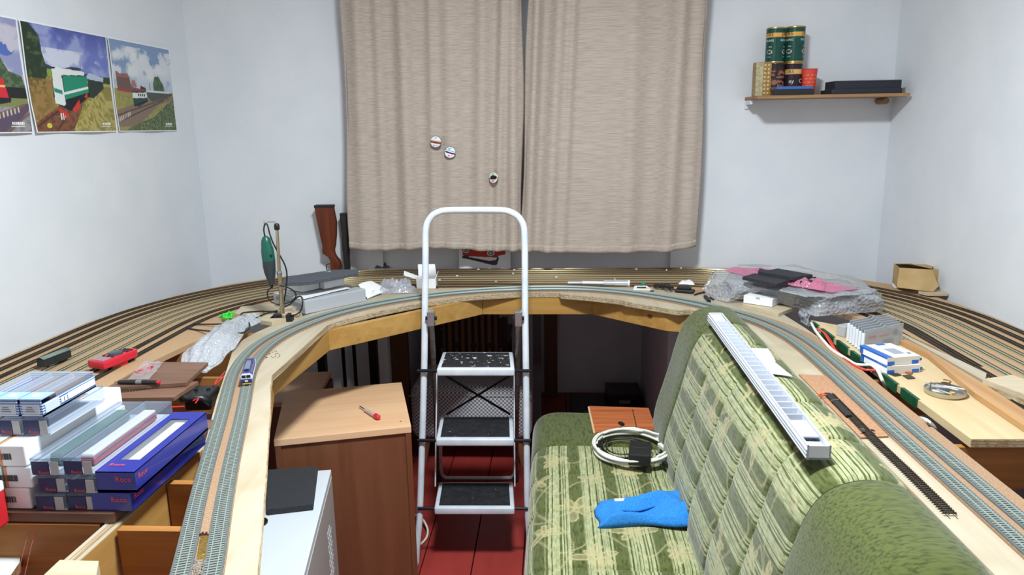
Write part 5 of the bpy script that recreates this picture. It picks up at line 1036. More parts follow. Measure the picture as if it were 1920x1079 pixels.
mb = crumple(at(240, 712, .964), at(280, 712, .964), at(306, 680, .964), at(270, 678, .964), .010, 24, 24, 4, .002); meshobj('film', mb, clear('bag film', fac=.8, body=(236, 226, 228), rough=.12, bump=.4, bscale=120), T, smooth='all')
mb = MB(); a, b = at(270, 680, .966), at(305, 681, .966); mb.bar(a, b, .006, .001); meshobj('zip_strip', mb, mat('zip red', (206, 110, 110)), T)
mb = MB(); r = random.Random(5)
for k in range(70):
    a = r.uniform(0, 2*PI); q = r.uniform(0, 1)**.5; p = at(271, 697, .966)+Vector((q*.017*math.cos(a), q*.03*math.sin(a), r.uniform(0, .006))); mb.box(p, (.007, .004, .003), rz=r.uniform(0, 3))
o = meshobj('red_part', mb, mat('red small parts', (196, 84, 84), rough=.4), T); o['kind'] = 'stuff'
# black motor under the deck edge with red wire
T = thing('point_motor', 'black mechanism with red wires hanging between the ribs beside the blue box', 'mechanism', at(375, 760, .92).to_tuple()); BM = mat('black moulded plastic', (28, 28, 30), rough=.4)
c = at(374, 742, .935); mb = MB(); mb.box(c+Vector((0, .015, -.012)), (.062, .075, .04), rz=.1); meshobj('housing', mb, BM, T, bevel=.006, segs=2)
mb = MB(); mb.tube([c+Vector((-.03, -.025, 0)), c+Vector((-.01, -.035, .006)), c+Vector((.02, -.03, .004)), c+Vector((.035, -.02, -.012))], .009, 10); meshobj('curved_arm', mb, BM, T, smooth='all')
mb = MB(); mb.lathe([(.004, 0), (.004, .006)], c+Vector((-.012, .01, .008)), 10); mb.lathe([(.005, 0), (.005, .004)], c+Vector((.014, .02, .008)), 10); meshobj('screw', mb, BM, T)
RW = mat('red wire', (206, 44, 40), rough=.4)
mb = MB(); mb.tube(crom([at(400, 722, .945), at(408, 712, .955), at(416, 704, .95), at(422, 697, .94)], .01), .0013, 6); mb.tube(crom([at(398, 724, .944), at(410, 716, .95), at(421, 704, .94)], .01), .0013, 6); meshobj('red_wire', mb, RW, T, smooth='all')
mb = MB(); mb.tube(crom([at(362, 752, .945), at(372, 748, .95), at(366, 757, .945)], .005), .0015, 6); mb.tube([at(322, 764, .93), at(346, 763, .93)], .0022, 6); meshobj('red_lead', mb, RW, T)
# green clips
GC = mat('bright green plastic', (64, 214, 64), rough=.4); r = random.Random(9)
for k in range(9):
    p = at(418+r.uniform(0, 22), 600-r.uniform(0, 9), Z0+.003+.004*(k//3)); T = thing('plastic_clip', 'small bright green plastic clip in the little heap behind the bubble wrap', 'clip', p.to_tuple(), 'green clips in a heap'); ang = r.uniform(0, 3); tz = r.uniform(-.3, .5)
    d_ = Vector((math.cos(ang), math.sin(ang), tz)).normalized()*.012; mb = MB(); mb.tube([p-d_+Vector((0, 0, .006)), p+d_+Vector((0, 0, .006))], .0036, 8); meshobj('pin', mb, GC, T)
    mb = MB(); mb.lathe([(.0055, -.0015), (.0055, .0015)], p+d_+Vector((0, 0, .006)), 10, M=d_.to_track_quat('Z', 'Y').to_matrix()); meshobj('head', mb, GC, T)
# bubble wrap on the left
BW = clear('bubble wrap', fac=.5, body=(222, 226, 232), rough=.12, bump=1.0, bscale=120, vor=True, gl=.4)
T = thing('bubble_wrap', 'clear bubble wrap sheet draped over the ribs left of the blue locomotive', 'bubble wrap', at(405, 660, .94).to_tuple())
cl = [(at(360, 702, .925), .038), (at(378, 676, .945), .055), (at(398, 652, .962), .064), (at(415, 634, .966), .056), (at(436, 616, .956), .050), (at(462, 604, .950), .05), (at(478, 599, .948), .03)]
def bw(u, v):
    t = v*(len(cl)-1); k = min(int(t), len(cl)-2); f = t-k; c = cl[k][0].lerp(cl[k+1][0], f); w_ = cl[k][1]*(1-f)+cl[k+1][1]*f; s = (u-.5)*2
    return Vector((c.x+s*w_*.9+.004*math.sin(v*17), c.y+s*w_*.35, c.z+.028*(1-s*s)*(.4+.6*(1-abs(v-.4)))-.004*s+.003*math.sin(u*21+v*9)+.002*math.sin(v*33)))
mb = MB(); mb.grid(bw, 40, 60); meshobj('bubble_film', mb, BW, T, smooth='all')
mb = MB(); mb.grid(lambda u, v: bw(.04+.92*u, v)-Vector((0, 0, .004)), 24, 40); meshobj('inner_layer', mb, clear('bubble wrap backing', fac=.6, body=(206, 212, 220), rough=.3), T, smooth='all')
# plywood offcuts below the drill stand
for pts, z0, z1, lb in (([(440, 588), (452, 575), (545, 566), (552, 572), (470, 592)], .9405, .952, 'flat plywood offcut with rough edge behind the drill stand'), ([(478, 600), (500, 590), (560, 582), (566, 588), (510, 604)], .9405, .954, 'light wooden offcut under the drill stand'), ([(520, 586), (545, 574), (556, 577), (532, 592)], .955, .964, 'narrow splintered wood stick beside the drill pole')):
    mb = MB(); mb.prism([at2(x, y, z1) for x, y in pts], z0, z1); single('wood_offcut', lb, 'wood offcut', mb, PLYX, 'wood offcuts near the drill stand')
# rotary tool on its stand
YD = 2.255; T = thing('tool_stand', 'nickel telescopic tool stand with black clamp base at the edge of the ring', 'tool stand', at(530, 600, Z0).to_tuple()); NI = mat('nickel tube', (196, 180, 150), rough=.25, metal=.9)
CLB = mat('clamp black', (22, 22, 24), rough=.45)
b0 = at(529, 602, Z0); mb = MB(); mb.box(b0+Vector((0, 0, .007)), (.075, .035, .014), rz=.1); mb.box(b0+Vector((-.012, .002, .018)), (.03, .026, .012), rz=.1); mb.box(b0+Vector((.024, .0, .014)), (.012, .03, .02), rz=.1); meshobj('clamp_base', mb, CLB, T, bevel=.002)
yb = b0.y; pa, pm, pt = atY(530.5, 597, yb), atY(524, 512, yb), atY(519.5, 432, yb)
mb = MB(); mb.tube([pa, pm], .0072, 12); meshobj('lower_tube', mb, NI, T, smooth=True)
mb = MB(); mb.tube([pm, pt], .0052, 12); meshobj('upper_tube', mb, NI, T, smooth=True)
mb = MB(); mb.lathe([(.0085, -.006), (.009, 0), (.0085, .006)], pm, 14); meshobj('collar', mb, mat('chrome', (190, 192, 196)), T)
ct = atY(519, 425, yb); mb = MB(); mb.lathe([(.007, -.011), (.0088, -.008), (.0088, .004), (.006, .010), (0, .011)], ct, 14); meshobj('cap', mb, CLB, T, smooth=True)
mb = MB(); mb.tube([ct+Vector((0, 0, .006)), atY(516, 416.5, yb), atY(502, 416.5, yb), atY(499, 418, yb), atY(497.5, 423, yb), atY(495.5, 420, yb), atY(495, 415, yb)], .0016, 6); meshobj('hook', mb, NI, T)
DG = mat('drill green', (20, 88, 74), rough=.35); DK = mat('drill grey', (48, 56, 60), rough=.45)
T = thing('rotary_tool', 'dark green rotary drill tool hanging from the stand', 'drill', atY(503, 490, yb).to_tuple())
def dsec(l): return [(atY(x0, y0, yb), atY(x1, y1, yb)) for (x0, y0), (x1, y1) in l]
def drill_part(nm, l, m):
    S = dsec(l); vs = []
    for a, b in S:
        c = (a+b)/2; u = (b-a)/2; r_ = u.length
        for k in range(16): t = 2*PI*k/16; vs.append(c+u*math.cos(t)+Vector((0, 1, 0))*(r_*.95*math.sin(t)))
    fs = [(i*16+k, i*16+(k+1) % 16, (i+1)*16+(k+1) % 16, (i+1)*16+k) for i in range(len(S)-1) for k in range(16)]+[tuple(range(15, -1, -1)), tuple((len(S)-1)*16+k for k in range(16))]
    mb = MB(); mb.add(vs, fs); return meshobj(nm, mb, m, T, smooth=True)
drill_part('green_housing', [((493, 444), (501, 443)), ((490.5, 450), (506, 447)), ((490, 458), (508, 455)), ((490.3, 462), (509, 459)), ((490, 470), (512, 466)), ((491, 480), (514, 477)), ((492.5, 490), (515.5, 488))], DG)
drill_part('grey_nose', [((492.5, 490), (515.5, 488)), ((493.5, 500), (516, 499)), ((496, 511), (516.5, 510)), ((500, 522), (515.5, 521)), ((503.5, 530), (514.5, 530)), ((504, 534), (514.5, 533.5))], DK)
drill_part('collet', [((506.5, 534), (512.5, 534)), ((507, 540), (512, 540))], CLB)
p = atY(510, 479, yb)-Vector((0, .013, 0)); mb = MB(); mb.lathe([(.005, -.003), (.005, .003)], p, 14, M=Matrix.Rotation(PI/2, 3, 'X')); meshobj('switch_knob', mb, CLB, T)
mb = MB()
for k in range(4): q = atY(493.5, 452+k*0, yb); 
for k in range(5):
    a, b = atY(491.5, 451+k*2, yb), atY(500, 450+k*2, yb); off = Vector((0, -.0125, 0)); mb.bar(a+off*.6, b+off, .0012, .0008)
meshobj('vent_slot', mb, CLB, T)
mb = MB(); mb.box(atY(494.5, 472, yb)-Vector((0, .0115, 0)), (.0022, .001, .03)); meshobj('pale_marking', mb, mat('pale print', (170, 200, 190)), T)
mb = MB(); Q = [atY(497, 444, yb), atY(494.5, 432, yb), atY(496.5, 421, yb), atY(501, 421, yb), atY(505, 436, yb), atY(512, 456, yb), atY(524, 478, yb+.01), atY(534, 497, yb+.015), atY(538, 516, yb+.02), atY(536, 545, yb+.025), atY(531, 575, yb+.025), atY(534, 590, yb+.03)]
mb.tube(crom(Q, .01), .0026, 8)
Q = [atY(510, 538, yb), atY(502, 546, yb), atY(502, 556, yb), atY(508, 566, yb), atY(524, 572, yb+.005), atY(545, 566, yb+.01), atY(555, 556, yb+.01), atY(551, 546, yb), atY(536, 538, yb-.02), atY(524, 536.5, yb-.02)]
mb.tube(crom(Q, .01), .0022, 8)
Q = [atY(524, 580, yb+.03), atY(545, 570, yb+.05), atY(558, 557, yb+.05), atY(566, 558, yb+.03), atY(567, 572, yb+.02), atY(562, 586, yb+.02), atY(548, 592, yb+.01), at(535, 588, Z0+.02), at(512, 585, Z0+.018), at(486, 584, Z0+.016), at(462, 586, Z0+.015), at(452, 589, Z0+.014), at(455, 597, Z0+.016), at(466, 604, Z0+.018), at(467, 616, Z0+.02), at(453, 625, Z0+.024), at(425, 624, Z0+.03), at(400, 622, Z0+.02), at(370, 619, Z0+.004), at(355, 616, Z0+.004), at(361, 609, Z0+.004), at(390, 608.5, Z0+.006), at(413, 608, Z0+.012), at(445, 605, Z0+.015), at(470, 601, Z0+.016), at(497, 589, Z0+.018), at(520, 583, Z0+.02)]
mb.tube(crom(Q, .012), .0026, 8); meshobj('power_cord', mb, mat('black rubber', (24, 24, 26)), T, smooth='all')
# grey case with papers, boxes and foam board
c, rz, wd, dp = fit(at(573, 590, Z0), at(687, 565, Z0), at(511, 573, Z0)); T = thing('grey_case', 'light grey flat storage case on the plywood behind the drill stand', 'storage case', (c.x, c.y, Z0), rz=rz); GB = mat('light grey plastic', (176, 180, 186), rough=.4)
mb = MB(); mb.box((0, 0, .024), (wd, dp, .046)); meshobj('case_body', mb, GB, T, world=False, bevel=.003)
mb = MB(); mb.box((0, 0, .0035), (wd+.003, dp+.003, .004)); meshobj('bottom_rim', mb, GB, T, world=False)
mb = MB(); mb.box((-wd/2-.0005, 0, .03), (.001, dp*.8, .01)); meshobj('side_seam', mb, mat('seam grey', (140, 144, 150)), T, world=False)
cz = Z0+.047; cs, sn = math.cos(rz), math.sin(rz)
def loc(x, y, z): return Vector((c.x+x*cs-y*sn, c.y+x*sn+y*cs, z))
for k, (x, y, w_, d_, a, lb, m) in enumerate(((-.03, .0, .20, .145, .05, 'sheet of printed paper on the grey case, bottom of the pile', mat('yellowish paper', (222, 220, 196), rough=.8)), (-.025, -.01, .205, .14, .12, 'white paper sheet on the grey case, middle of the pile', mat('white paper', (242, 243, 244))), (-.02, -.015, .19, .13, .0, 'white paper sheet on the grey case, top of the pile', MATS['white paper']))):
    p = loc(x, y, cz+.002+.0025*k); T = thing('paper_sheet', lb, 'paper', p.to_tuple(), 'papers on the grey case', rz+a); mb = MB(); mb.grid(lambda u, v: Vector(((u-.5)*w_, (v-.5)*d_, .003*math.sin(u*5+k)*v)), 8, 6); meshobj('sheet', mb, m, T, world=False, solid=.0012)
p = loc(-.055, .02, cz+.012); T = thing('white_box', 'low greyish white cardboard box on the papers, left of the film-covered one', 'box', p.to_tuple(), rz=rz+.15); mb = MB(); mb.box((0, 0, .017), (.075, .09, .032)); meshobj('carton', mb, WCARD, T, world=False, bevel=.001)
p = loc(.035, .0, cz+.012); T = thing('white_box', 'white cardboard box covered with crinkled film on the grey case', 'box', p.to_tuple(), rz=rz+.05); mb = MB(); mb.box((0, 0, .016), (.088, .085, .031)); meshobj('carton', mb, WCARD, T, world=False, bevel=.001)
mb = crumple((-.04, -.045, .034), (.046, -.04, .034), (.046, .045, .036), (-.04, .045, .036), .014, 26, 26, 8, .0022); meshobj('crinkled_film', mb, clear('crinkle film', fac=.6, body=(235, 238, 242), rough=.1, bump=.5, bscale=90), T, world=False, smooth='all')
fz = cz+.012+.052; pts = [at2(x, y, fz) for x, y in ((527, 531), (579, 528), (672, 511), (672, 505), (626, 506), (536, 519))]
T = thing('foam_board', 'dark grey foam board lying across the white boxes behind the drill stand', 'foam board', pts[1]+(fz-.012,)); mb = MB(); mb.prism(pts, fz-.013, fz); meshobj('slab', mb, mat('dark grey foam', (86, 90, 98), (68, 71, 78), rough=.95, scale=240, bump=.4, bscale=300), T, bevel=.001)
T = thing('booklet', 'white folded instruction booklet leaning beside the grey case', 'booklet', at(700, 558, Z0).to_tuple()); q = [at(689, 561, Z0+.003), at(730, 546, Z0+.004), at(697, 531, Z0+.022), at(672, 538, Z0+.028)]
for k, dz in enumerate((0, .006)):
    mb = MB(); mb.grid(lambda u, v: (q[0]*(1-u)+q[1]*u)*(1-v)+(q[3]*(1-u)+q[2]*u)*v+Vector((0, 0, dz*v+.002*k+.003*math.sin(u*PI))), 8, 8); meshobj('page', mb, MATS['white paper'], T, solid=.0012)
mb = MB(); a, b = at(697, 548, Z0+.022), at(703, 545, Z0+.022); mb.bar(a, b, .0012, .0006); meshobj('print', mb, INKB, T)
T = thing('plastic_bag', 'crumpled clear plastic bag between the booklet and the open carton', 'plastic bag', at(745, 546, Z0).to_tuple()); FILM = clear('crumpled film', fac=.66, body=(214, 214, 222), rough=.1, bump=.6, bscale=70)
mb = crumple(at(708, 552, Z0+.002), at(783, 549, Z0+.002), at(772, 537, Z0+.002), at(705, 539, Z0+.002), .030, 34, 26, 12, .007); meshobj('film', mb, FILM, T, smooth='all')
mb = crumple(at(735, 551, Z0+.003), at(772, 549, Z0+.003), at(752, 528, Z0+.035), at(734, 530, Z0+.040), .010, 20, 20, 15, .005); meshobj('film_fold', mb, FILM, T, smooth='all')
for k, (x, y) in enumerate(((776, 547), (818.5, 541))):
    p = at(x, y, Z0); T = thing('cable_end_cap', ('small black cap lying in front of the clear plastic bag', 'small black cap lying right of the open white carton')[k], 'cap', p.to_tuple(), 'loose black caps'); mb = MB(); mb.tube([p+Vector((-.007, 0, .005)), p+Vector((.006, .002, .005))], .005, 10); meshobj('cap_body', mb, CLB, T)
c = (at(781, 543, Z0)+at(816, 541, Z0))/2+Vector((0, .03, 0)); T = thing('open_carton', 'small white cardboard carton with open flaps on the plywood, behind the ladder upright', 'carton', c.to_tuple(), rz=.06); w_, d_, h_ = .076, .06, .040; mb = MB()
for cc_, dd in (((0, 0, .001), (w_, d_, .002)), ((-w_/2+.001, 0, h_/2), (.002, d_, h_)), ((w_/2-.001, 0, h_/2), (.002, d_, h_)), ((0, -d_/2+.001, h_/2), (w_-.004, .002, h_)), ((0, d_/2-.001, h_/2), (w_-.004, .002, h_))): mb.box(cc_, dd)
meshobj('carton_walls', mb, WCARD, T, world=False)
for pts in ([(-w_/2, -d_/2, h_), (-w_/2, d_/2, h_), (-w_/2-.055, d_/2+.0, h_+.022), (-w_/2-.05, -d_/2+.01, h_+.014)], [(-w_/2+.002, d_/2, h_), (w_/2-.002, d_/2, h_), (w_/2-.008, d_/2+.012, h_+.045), (-w_/2, d_/2+.012, h_+.045)], [(w_/2, -d_/2, h_), (w_/2, d_/2, h_), (w_/2+.008, d_/2-.01, h_+.022), (w_/2+.006, -d_/2+.014, h_+.02)]):
    mb = MB(); mb.quad(*pts); meshobj('flap', mb, WCARD, T, world=False, solid=.0015)
T = thing('plastic_scrap', 'crumpled dark plastic scrap on the outermost tracks below the left curtain', 'plastic scrap', at(716, 502, Z0+.004).to_tuple()); mb = crumple(at(701, 504, Z0+.005), at(732, 502, Z0+.005), at(731, 498, Z0+.005), at(706, 499, Z0+.005), .016, 16, 10, 21, .004); meshobj('film', mb, clear('dark film', fac=.35, body=(70, 72, 80), rough=.15), T, smooth='all')
# picture of a red car standing behind the last track
def carpic(u, v):
    i = full(u, (234, 237, 242)); i = layer(i, np.clip(vnoise(u, v, 5, 3)-.5, 0, 1), (214, 220, 228)); i = layer(i, poly(u, v, [(.06, .58), (.14, .40), (.66, .12), (.74, .14), (.78, .4), (.74, .56)]), (66, 58, 70)); i = layer(i, poly(u, v, [(.04, 1), (.08, .56), (.62, .44), (.9, .56), (.92, 1)]), (186, 50, 44)); i = layer(i, poly(u, v, [(.2, .5), (.2, .42), (.6, .3), (.72, .34), (.74, .44), (.5, .46)]), (228, 226, 228)); i = layer(i, poly(u, v, [(.06, .52), (.06, .42), (.6, .22), (.7, .26), (.6, .3)]), (60, 40, 52))
    for cx, cy, r_ in ((.62, .62, .075), (.14, .72, .06)): i = layer(i, ((u-cx)**2+((v-cy)*.7)**2 < r_**2), (222, 222, 220)); i = layer(i, ((u-cx)**2+((v-cy)*.7)**2 < (r_*.7)**2), (60, 50, 50)); i = layer(i, ((u-cx)**2+((v-cy)*.7)**2 < (r_*.35)**2), (214, 214, 210))
    return split(layer(i, (u < .02)+(u > .98)+(v < .03), (245, 246, 248)))
a, b = atY(861, 497.5, 3.192), atY(957, 497.5, 3.192); T = thing('car_picture', 'picture of a red vintage car standing behind the last track under the curtain', 'picture', ((a.x+b.x)/2, 3.19, Z0)); painted('print', (a.x, 3.192, Z0+.004), (1, 0, 0), (0, .06, .998), b.x-a.x, .17, 90, 90, lambda u, v: carpic(u, v*1.55), PRINT, T)
mb = MB(); mb.box(((a.x+b.x)/2, 3.2, Z0+.089), (b.x-a.x, .001, .17), M=Matrix.Rotation(-.06, 3, 'X')); meshobj('card', mb, WCARD, T)
# ================================================================== LOCOMOTIVE
Tt = offset(INNER, .0215); cand = [i for i in range(len(Tt)) if Tt[i].x < -.3 and Tt[i].y > 1.0]; tgt = at(458, 722, ZT+.005); i0 = min(cand, key=lambda i: (Tt[i]-Vector((tgt.x, tgt.y, 0))).length); Ll = .138; j = i0
while (Tt[j]-Tt[i0]).length < Ll: j += 1
a, b = Tt[i0], Tt[j]; cm = (a+b)/2; d_ = b-a; rz = math.atan2(d_.y, d_.x)-PI/2; zr = ZT+.0042
T = thing('model_locomotive', 'blue and white model electric locomotive on the inner blue-grey track', 'model locomotive', (cm.x, cm.y, zr), rz=rz)
LB = mat('loco blue', (38, 56, 132), rough=.3, coat=.3); LWh = mat('loco white', (226, 232, 240), rough=.35); LD = mat('loco dark', (28, 30, 38), rough=.5); LG = mat('loco grey', (112, 118, 132), rough=.5); LY = mat('loco yellow', (196, 160, 50), rough=.5); W_, H_ = .0255, .026
body = [(-W_/2, .006), (W_/2, .006), (W_/2, .022), (W_/2-.003, .029), (-W_/2+.003, .029), (-W_/2, .022)]
def xprism(prof, y0, y1):
    m_ = MB(); n_ = len(prof); m_.add([(x, y0, z) for x, z in prof]+[(x, y1, z) for x, z in prof], [tuple(range(n_-1, -1, -1)), tuple(range(n_, 2*n_))]+[(i, (i+1) % n_, n_+(i+1) % n_, n_+i) for i in range(n_)]); return m_
meshobj('body_shell', xprism(body, -Ll/2+.004, Ll/2-.004), LB, T, world=False, bevel=.001)
for s in (-1, 1):
    pr = [(-W_/2-.0001, .0145), (W_/2+.0001, .0145), (W_/2+.0001, .0225), (W_/2-.0035, .0285), (-W_/2+.0035, .0285), (-W_/2-.0001, .0225)]
    y0, y1 = (-Ll/2+.002, -Ll/2+.012) if s < 0 else (Ll/2-.012, Ll/2-.002); cf = meshobj('cab_front', xprism(pr, y0, y1), LWh, T, world=False, bevel=.0008); ye = y0-.0003 if s < 0 else y1+.0003
    for sx in (-1, 1):
        mb = MB(); mb.box((sx*.0056, ye, .0215), (.0095, .0008, .0068)); meshobj('windscreen', mb, LD, cf, world=False)
        mb = MB(); mb.lathe([(.0012, -.0005), (.0012, .0005)], (sx*.008, ye, .0165), 8, M=Matrix.Rotation(PI/2, 3, 'X')); meshobj('headlamp', mb, mat('lamp lens', (240, 240, 225), rough=.1), cf, world=False)
        mb = MB(); mb.lathe([(.0022, -.002), (.0022, .001)], (sx*.0075, ye, .0075), 10, M=Matrix.Rotation(PI/2, 3, 'X')); meshobj('buffer', mb, LD, cf, world=False)
    mb = MB(); mb.box((0, ye, .0105), (W_, .002, .007)); meshobj('lower_front', mb, LB, T, world=False, bevel=.0006)
    mb = MB(); mb.box((0, ye, .0105), (.007, .0026, .0035)); meshobj('number_plate', mb, LWh, T, world=False)
    mb = MB(); mb.box((0, ye, .0035), (W_*.8, .002, .003)); meshobj('bumper_beam', mb, LY, T, world=False)
for sx in (-1, 1):
    mb = MB(); mb.box((sx*(W_/2+.0002), 0, .0135), (.0005, Ll*.86, .004)); meshobj('white_side_band', mb, LWh, T, world=False)
    mb = MB()
    for k in range(6): mb.box((sx*(W_/2+.0003), -.04+.016*k, .0195), (.0006, .009, .0035))
    meshobj('side_grille', mb, LD, T, world=False)
mb = MB(); mb.box((0, .0, .0305), (W_*.5, Ll*.5, .003)); meshobj('roof_equipment', mb, LG, T, world=False, bevel=.0005)
for yy in (-.042, -.018): mb = MB(); mb.lathe([(.0055, 0), (.0055, .0018), (.0035, .0018), (.0035, .0004), (0, .0004)], (.0, yy, .029), 16); meshobj('roof_fan', mb, LD, T, world=False)
mb = MB(); mb.tube([(-.008, .045, .030), (-.006, .03, .0345), (-.008, .018, .031)], .0007, 5); mb.tube([(.008, .045, .030), (.006, .03, .0345), (.008, .018, .031)], .0007, 5); mb.tube([(-.009, .03, .035), (.009, .03, .035)], .0008, 5); mb.tube([(-.008, -.048, .031), (-.003, -.054, .0335), (.004, -.048, .032)], .0007, 5); meshobj('pantograph', mb, LD, T, world=False)
for yy in (-Ll*.3, Ll*.3):
    mb = MB(); mb.box((0, yy, .0045), (W_*.8, Ll*.26, .006)); bg = meshobj('bogie', mb, LD, T, world=False, bevel=.0006)
    for sx in (-1, 1):
        for dy in (-.011, .011):
            mb = MB(); mb.lathe([(.0048, -.001), (.0048, .001)], (sx*.006, yy+dy, .0046), 14, M=Matrix.Rotation(PI/2, 3, 'Y')); meshobj('wheel', mb, LD, bg, world=False)
# brass strip and spilled ballast between the near rails
q = [at2(x, y, ZT) for x, y in ((376, 1006), (390, 1006), (385, 1050), (369, 1050))]; mb = MB(); mb.prism(q, ZT-.002, ZT+.001); single('brass_strip', 'small brass foil strip glued on the cork between the near left rails', 'metal strip', mb, mat('brass foil', (226, 186, 96), (190, 146, 60), rough=.25, metal=.9, scale=300, bump=.5))
mb = MB(); r = random.Random(3)
for k in range(420):
    v = r.random(); x = 377-14*v+r.gauss(0, 6+5*v); y = 1050+30*v; p = at(x, y, ZT); mb.box((p.x, p.y, ZT-.0008+r.random()*.001), (.0016, .0016, .0016), rz=r.random()*3)
o = single('ballast_grains', 'patch of spilled grey ballast grains between the near left rails', 'ballast', mb, mat('ballast grey', (120, 108, 96), (170, 156, 140), scale=400)); o['kind'] = 'stuff'
mb = MB()
for k in range(7): p = at(376+k*2.2, 1003-(k % 3)*1.5, ZT+.0005); mb.box(p, (.004, .0025, .002), rz=k)
single('dark_scraps', 'few dark brown crumbs beside the brass strip', 'crumbs', mb, mat('dark brown crumb', (74, 42, 28)))
mb = MB()
for x, y, s in ((505, 664, .007), (499, 671, .008), (511, 661, .004)): p = at(x, y, Z0+.0003); mb.lathe([(s*.6, 0), (s*.5, .0003)], p, 9)
for pts in ([(508, 668), (512, 671), (517, 668), (516, 663), (522, 664), (525, 668), (520, 671)], [(514, 660), (517, 658), (520, 661)]): mb.tube(crom([at(x, y, Z0+.0003) for x, y in pts], .004), .0006, 5)
meshobj('pencil_scribble', mb, mat('brown mark', (96, 56, 34)), layout)
# ================================================================== BACK BOARD, RIGHT HALF
TUBE = clear('frosted tube', fac=.45, body=(214, 218, 224), rough=.2, gl=.25)
a, b, c, d, e = [at(x, y, Z0+.012) for x, y in ((1065, 530.5), (1092, 530.5), (1132, 531), (1152, 531.5), (1179, 532))]
T = thing('tube_container', 'clear plastic tubes joined end to end on the board behind the ladder', 'plastic tube', ((a+e)/2).to_tuple())
for nm, p, q, r_ in (('thin_tube', a, b, .0055), ('white_tube', b, c, .0065), ('middle_tube', c, d, .011), ('wide_tube', d, e, .0125)):
    mb = MB(); mb.tube([p, q], r_, 14); meshobj(nm, mb, TUBE if nm != 'white_tube' else mat('white tube', (222, 226, 234), rough=.3), T, smooth=True)
mb = MB(); mb.lathe([(.0128, -.004), (.0136, 0), (.0128, .004)], e, 16, M=(e-d).to_track_quat('Z', 'Y').to_matrix()); meshobj('screw_lid', mb, mat('white tube', (222, 226, 234)), T, smooth=True)
mb = MB(); mb.tube([d+Vector((0, 0, .008)), d+Vector((.002, 0, .020))], .003, 8); meshobj('nipple', mb, TUBE, T)
q = [at(1187, 543, Z0+.004), at(1222, 544, Z0+.004), at(1213, 536, Z0+.004), at(1190, 536, Z0+.004)]
T = thing('printed_card', 'small white printed card with yellow edge beside the clear tubes', 'card', q[0].to_tuple()); mb = MB(); mb.prism([(p.x, p.y) for p in q], Z0+.001, Z0+.004); meshobj('card_body', mb, WCARD, T)
c = sum(q, Vector())/4; mb = MB(); mb.box((c.x, c.y, Z0+.0044), (.035, .022, .0006)); meshobj('dark_print', mb, INKB, T)
mb = MB(); mb.box((c.x+.01, c.y-.022, Z0+.0043), (.034, .008, .0006)); meshobj('yellow_print', mb, mat('yellow print', (226, 176, 60)), T)
p = at(1206, 533, Z0+.006); T = thing('green_cap', 'small dark green screw cap behind the printed card', 'cap', p.to_tuple()); mb = MB(); mb.lathe([(.010, -.005), (.0105, .003), (.009, .006), (0, .006)], p, 16); meshobj('cap_body', mb, mat('cap green', (24, 130, 84), rough=.4), T, smooth=True)
p = at(1290, 531, Z0+.004); T = thing('foil_packet', 'small white packet lying near the black adapter by the yard tracks', 'packet', p.to_tuple()); mb = crumple(at(1272, 533, Z0+.003), at(1303, 535, Z0+.003), at(1300, 529, Z0+.003), at(1276, 528, Z0+.003), .008, 14, 10, 3, .002); meshobj('packet_body', mb, WCARD, T, smooth='all', solid=.001)
p = at(1284, 549, Z0); T = thing('power_supply', 'black plug-in power supply with bundled cord on the plywood ring', 'power supply', p.to_tuple()); RBK = MATS['black rubber']
mb = MB(); mb.box(p+Vector((0, .0, .007)), (.070, .036, .013), rz=-.42); meshobj('lower_half', mb, BM, T, bevel=.004); mb = MB(); mb.box(p+Vector((-.002, .003, .018)), (.05, .03, .014), rz=-.42); meshobj('upper_half', mb, BM, T, bevel=.006, segs=3)
mb = MB(); P = [at(x, y, Z0+.004+h) for x, y, h in ((1266, 544, .004), (1258, 541, .01), (1256, 535, .016), (1248, 533, .014), (1240, 538, .006), (1232, 540, .004), (1225, 536, .006), (1236, 533, .01), (1250, 541, .012), (1258, 543, .006), (1240, 534, .012), (1228, 537, .008), (1250, 536, .016), (1262, 541, .006))]; mb.tube(crom(P, .006), .0028, 6)
P = [at(x, y, Z0+.004) for x, y in ((1302, 553, ), (1318, 549), (1328, 550), (1332, 558), (1338, 562))]; mb.tube(crom(P, .008), .003, 6); meshobj('cord', mb, RBK, T, smooth='all')
mb = MB(); mb.bar(at(1262, 540, Z0+.014), at(1238, 538, Z0+.012), .012, .008); meshobj('cord_tie', mb, RBK, T)
mb = MB(); mb.bar(at(1322, 556, Z0+.006), at(1330, 565, Z0+.006), .012, .01); meshobj('barrel_plug', mb, RBK, T, bevel=.002)
p = at(1223, 545.5, Z0+.003); single('dark_screw', 'tiny dark screw lying on the plywood in front of the printed card', 'screw', MB().tube([p+Vector((-.008, 0, 0)), p+Vector((.006, -.003, 0))], .003, 8), CLB)
# bubble wrapped load ----------------------------------------------------
DKB = mat('dark wrapped box', (52, 54, 60), (40, 42, 48), rough=.7, scale=30)
q = [at2(1352, 556, Z0), at2(1398, 548, Z0), at2(1420, 528, Z0), at2(1368, 530, Z0)]; mb = MB(); mb.prism(q, Z0, Z0+.05); single('wrapped_box', 'dark box under the left end of the bubble wrap', 'box', mb, DKB, bevel=.003)
TZ = 1.010
top = [at2(x, y, TZ) for x, y in ((1352, 506), (1590, 520), (1640, 545), (1512, 556), (1345, 520))]
q = [at2(x, y, TZ-.006) for x, y in ((1368, 509), (1580, 524), (1612, 545), (1510, 552), (1362, 522))]; mb = MB(); mb.prism(q, .985, TZ-.007); T = single('wrapped_parcel', 'flat grey panel wrapped in bubble wrap, lying across the boxes at the right corner', 'parcel', mb, mat('wrapped grey', (104, 106, 112), rough=.6), bevel=.003)
mb = MB()
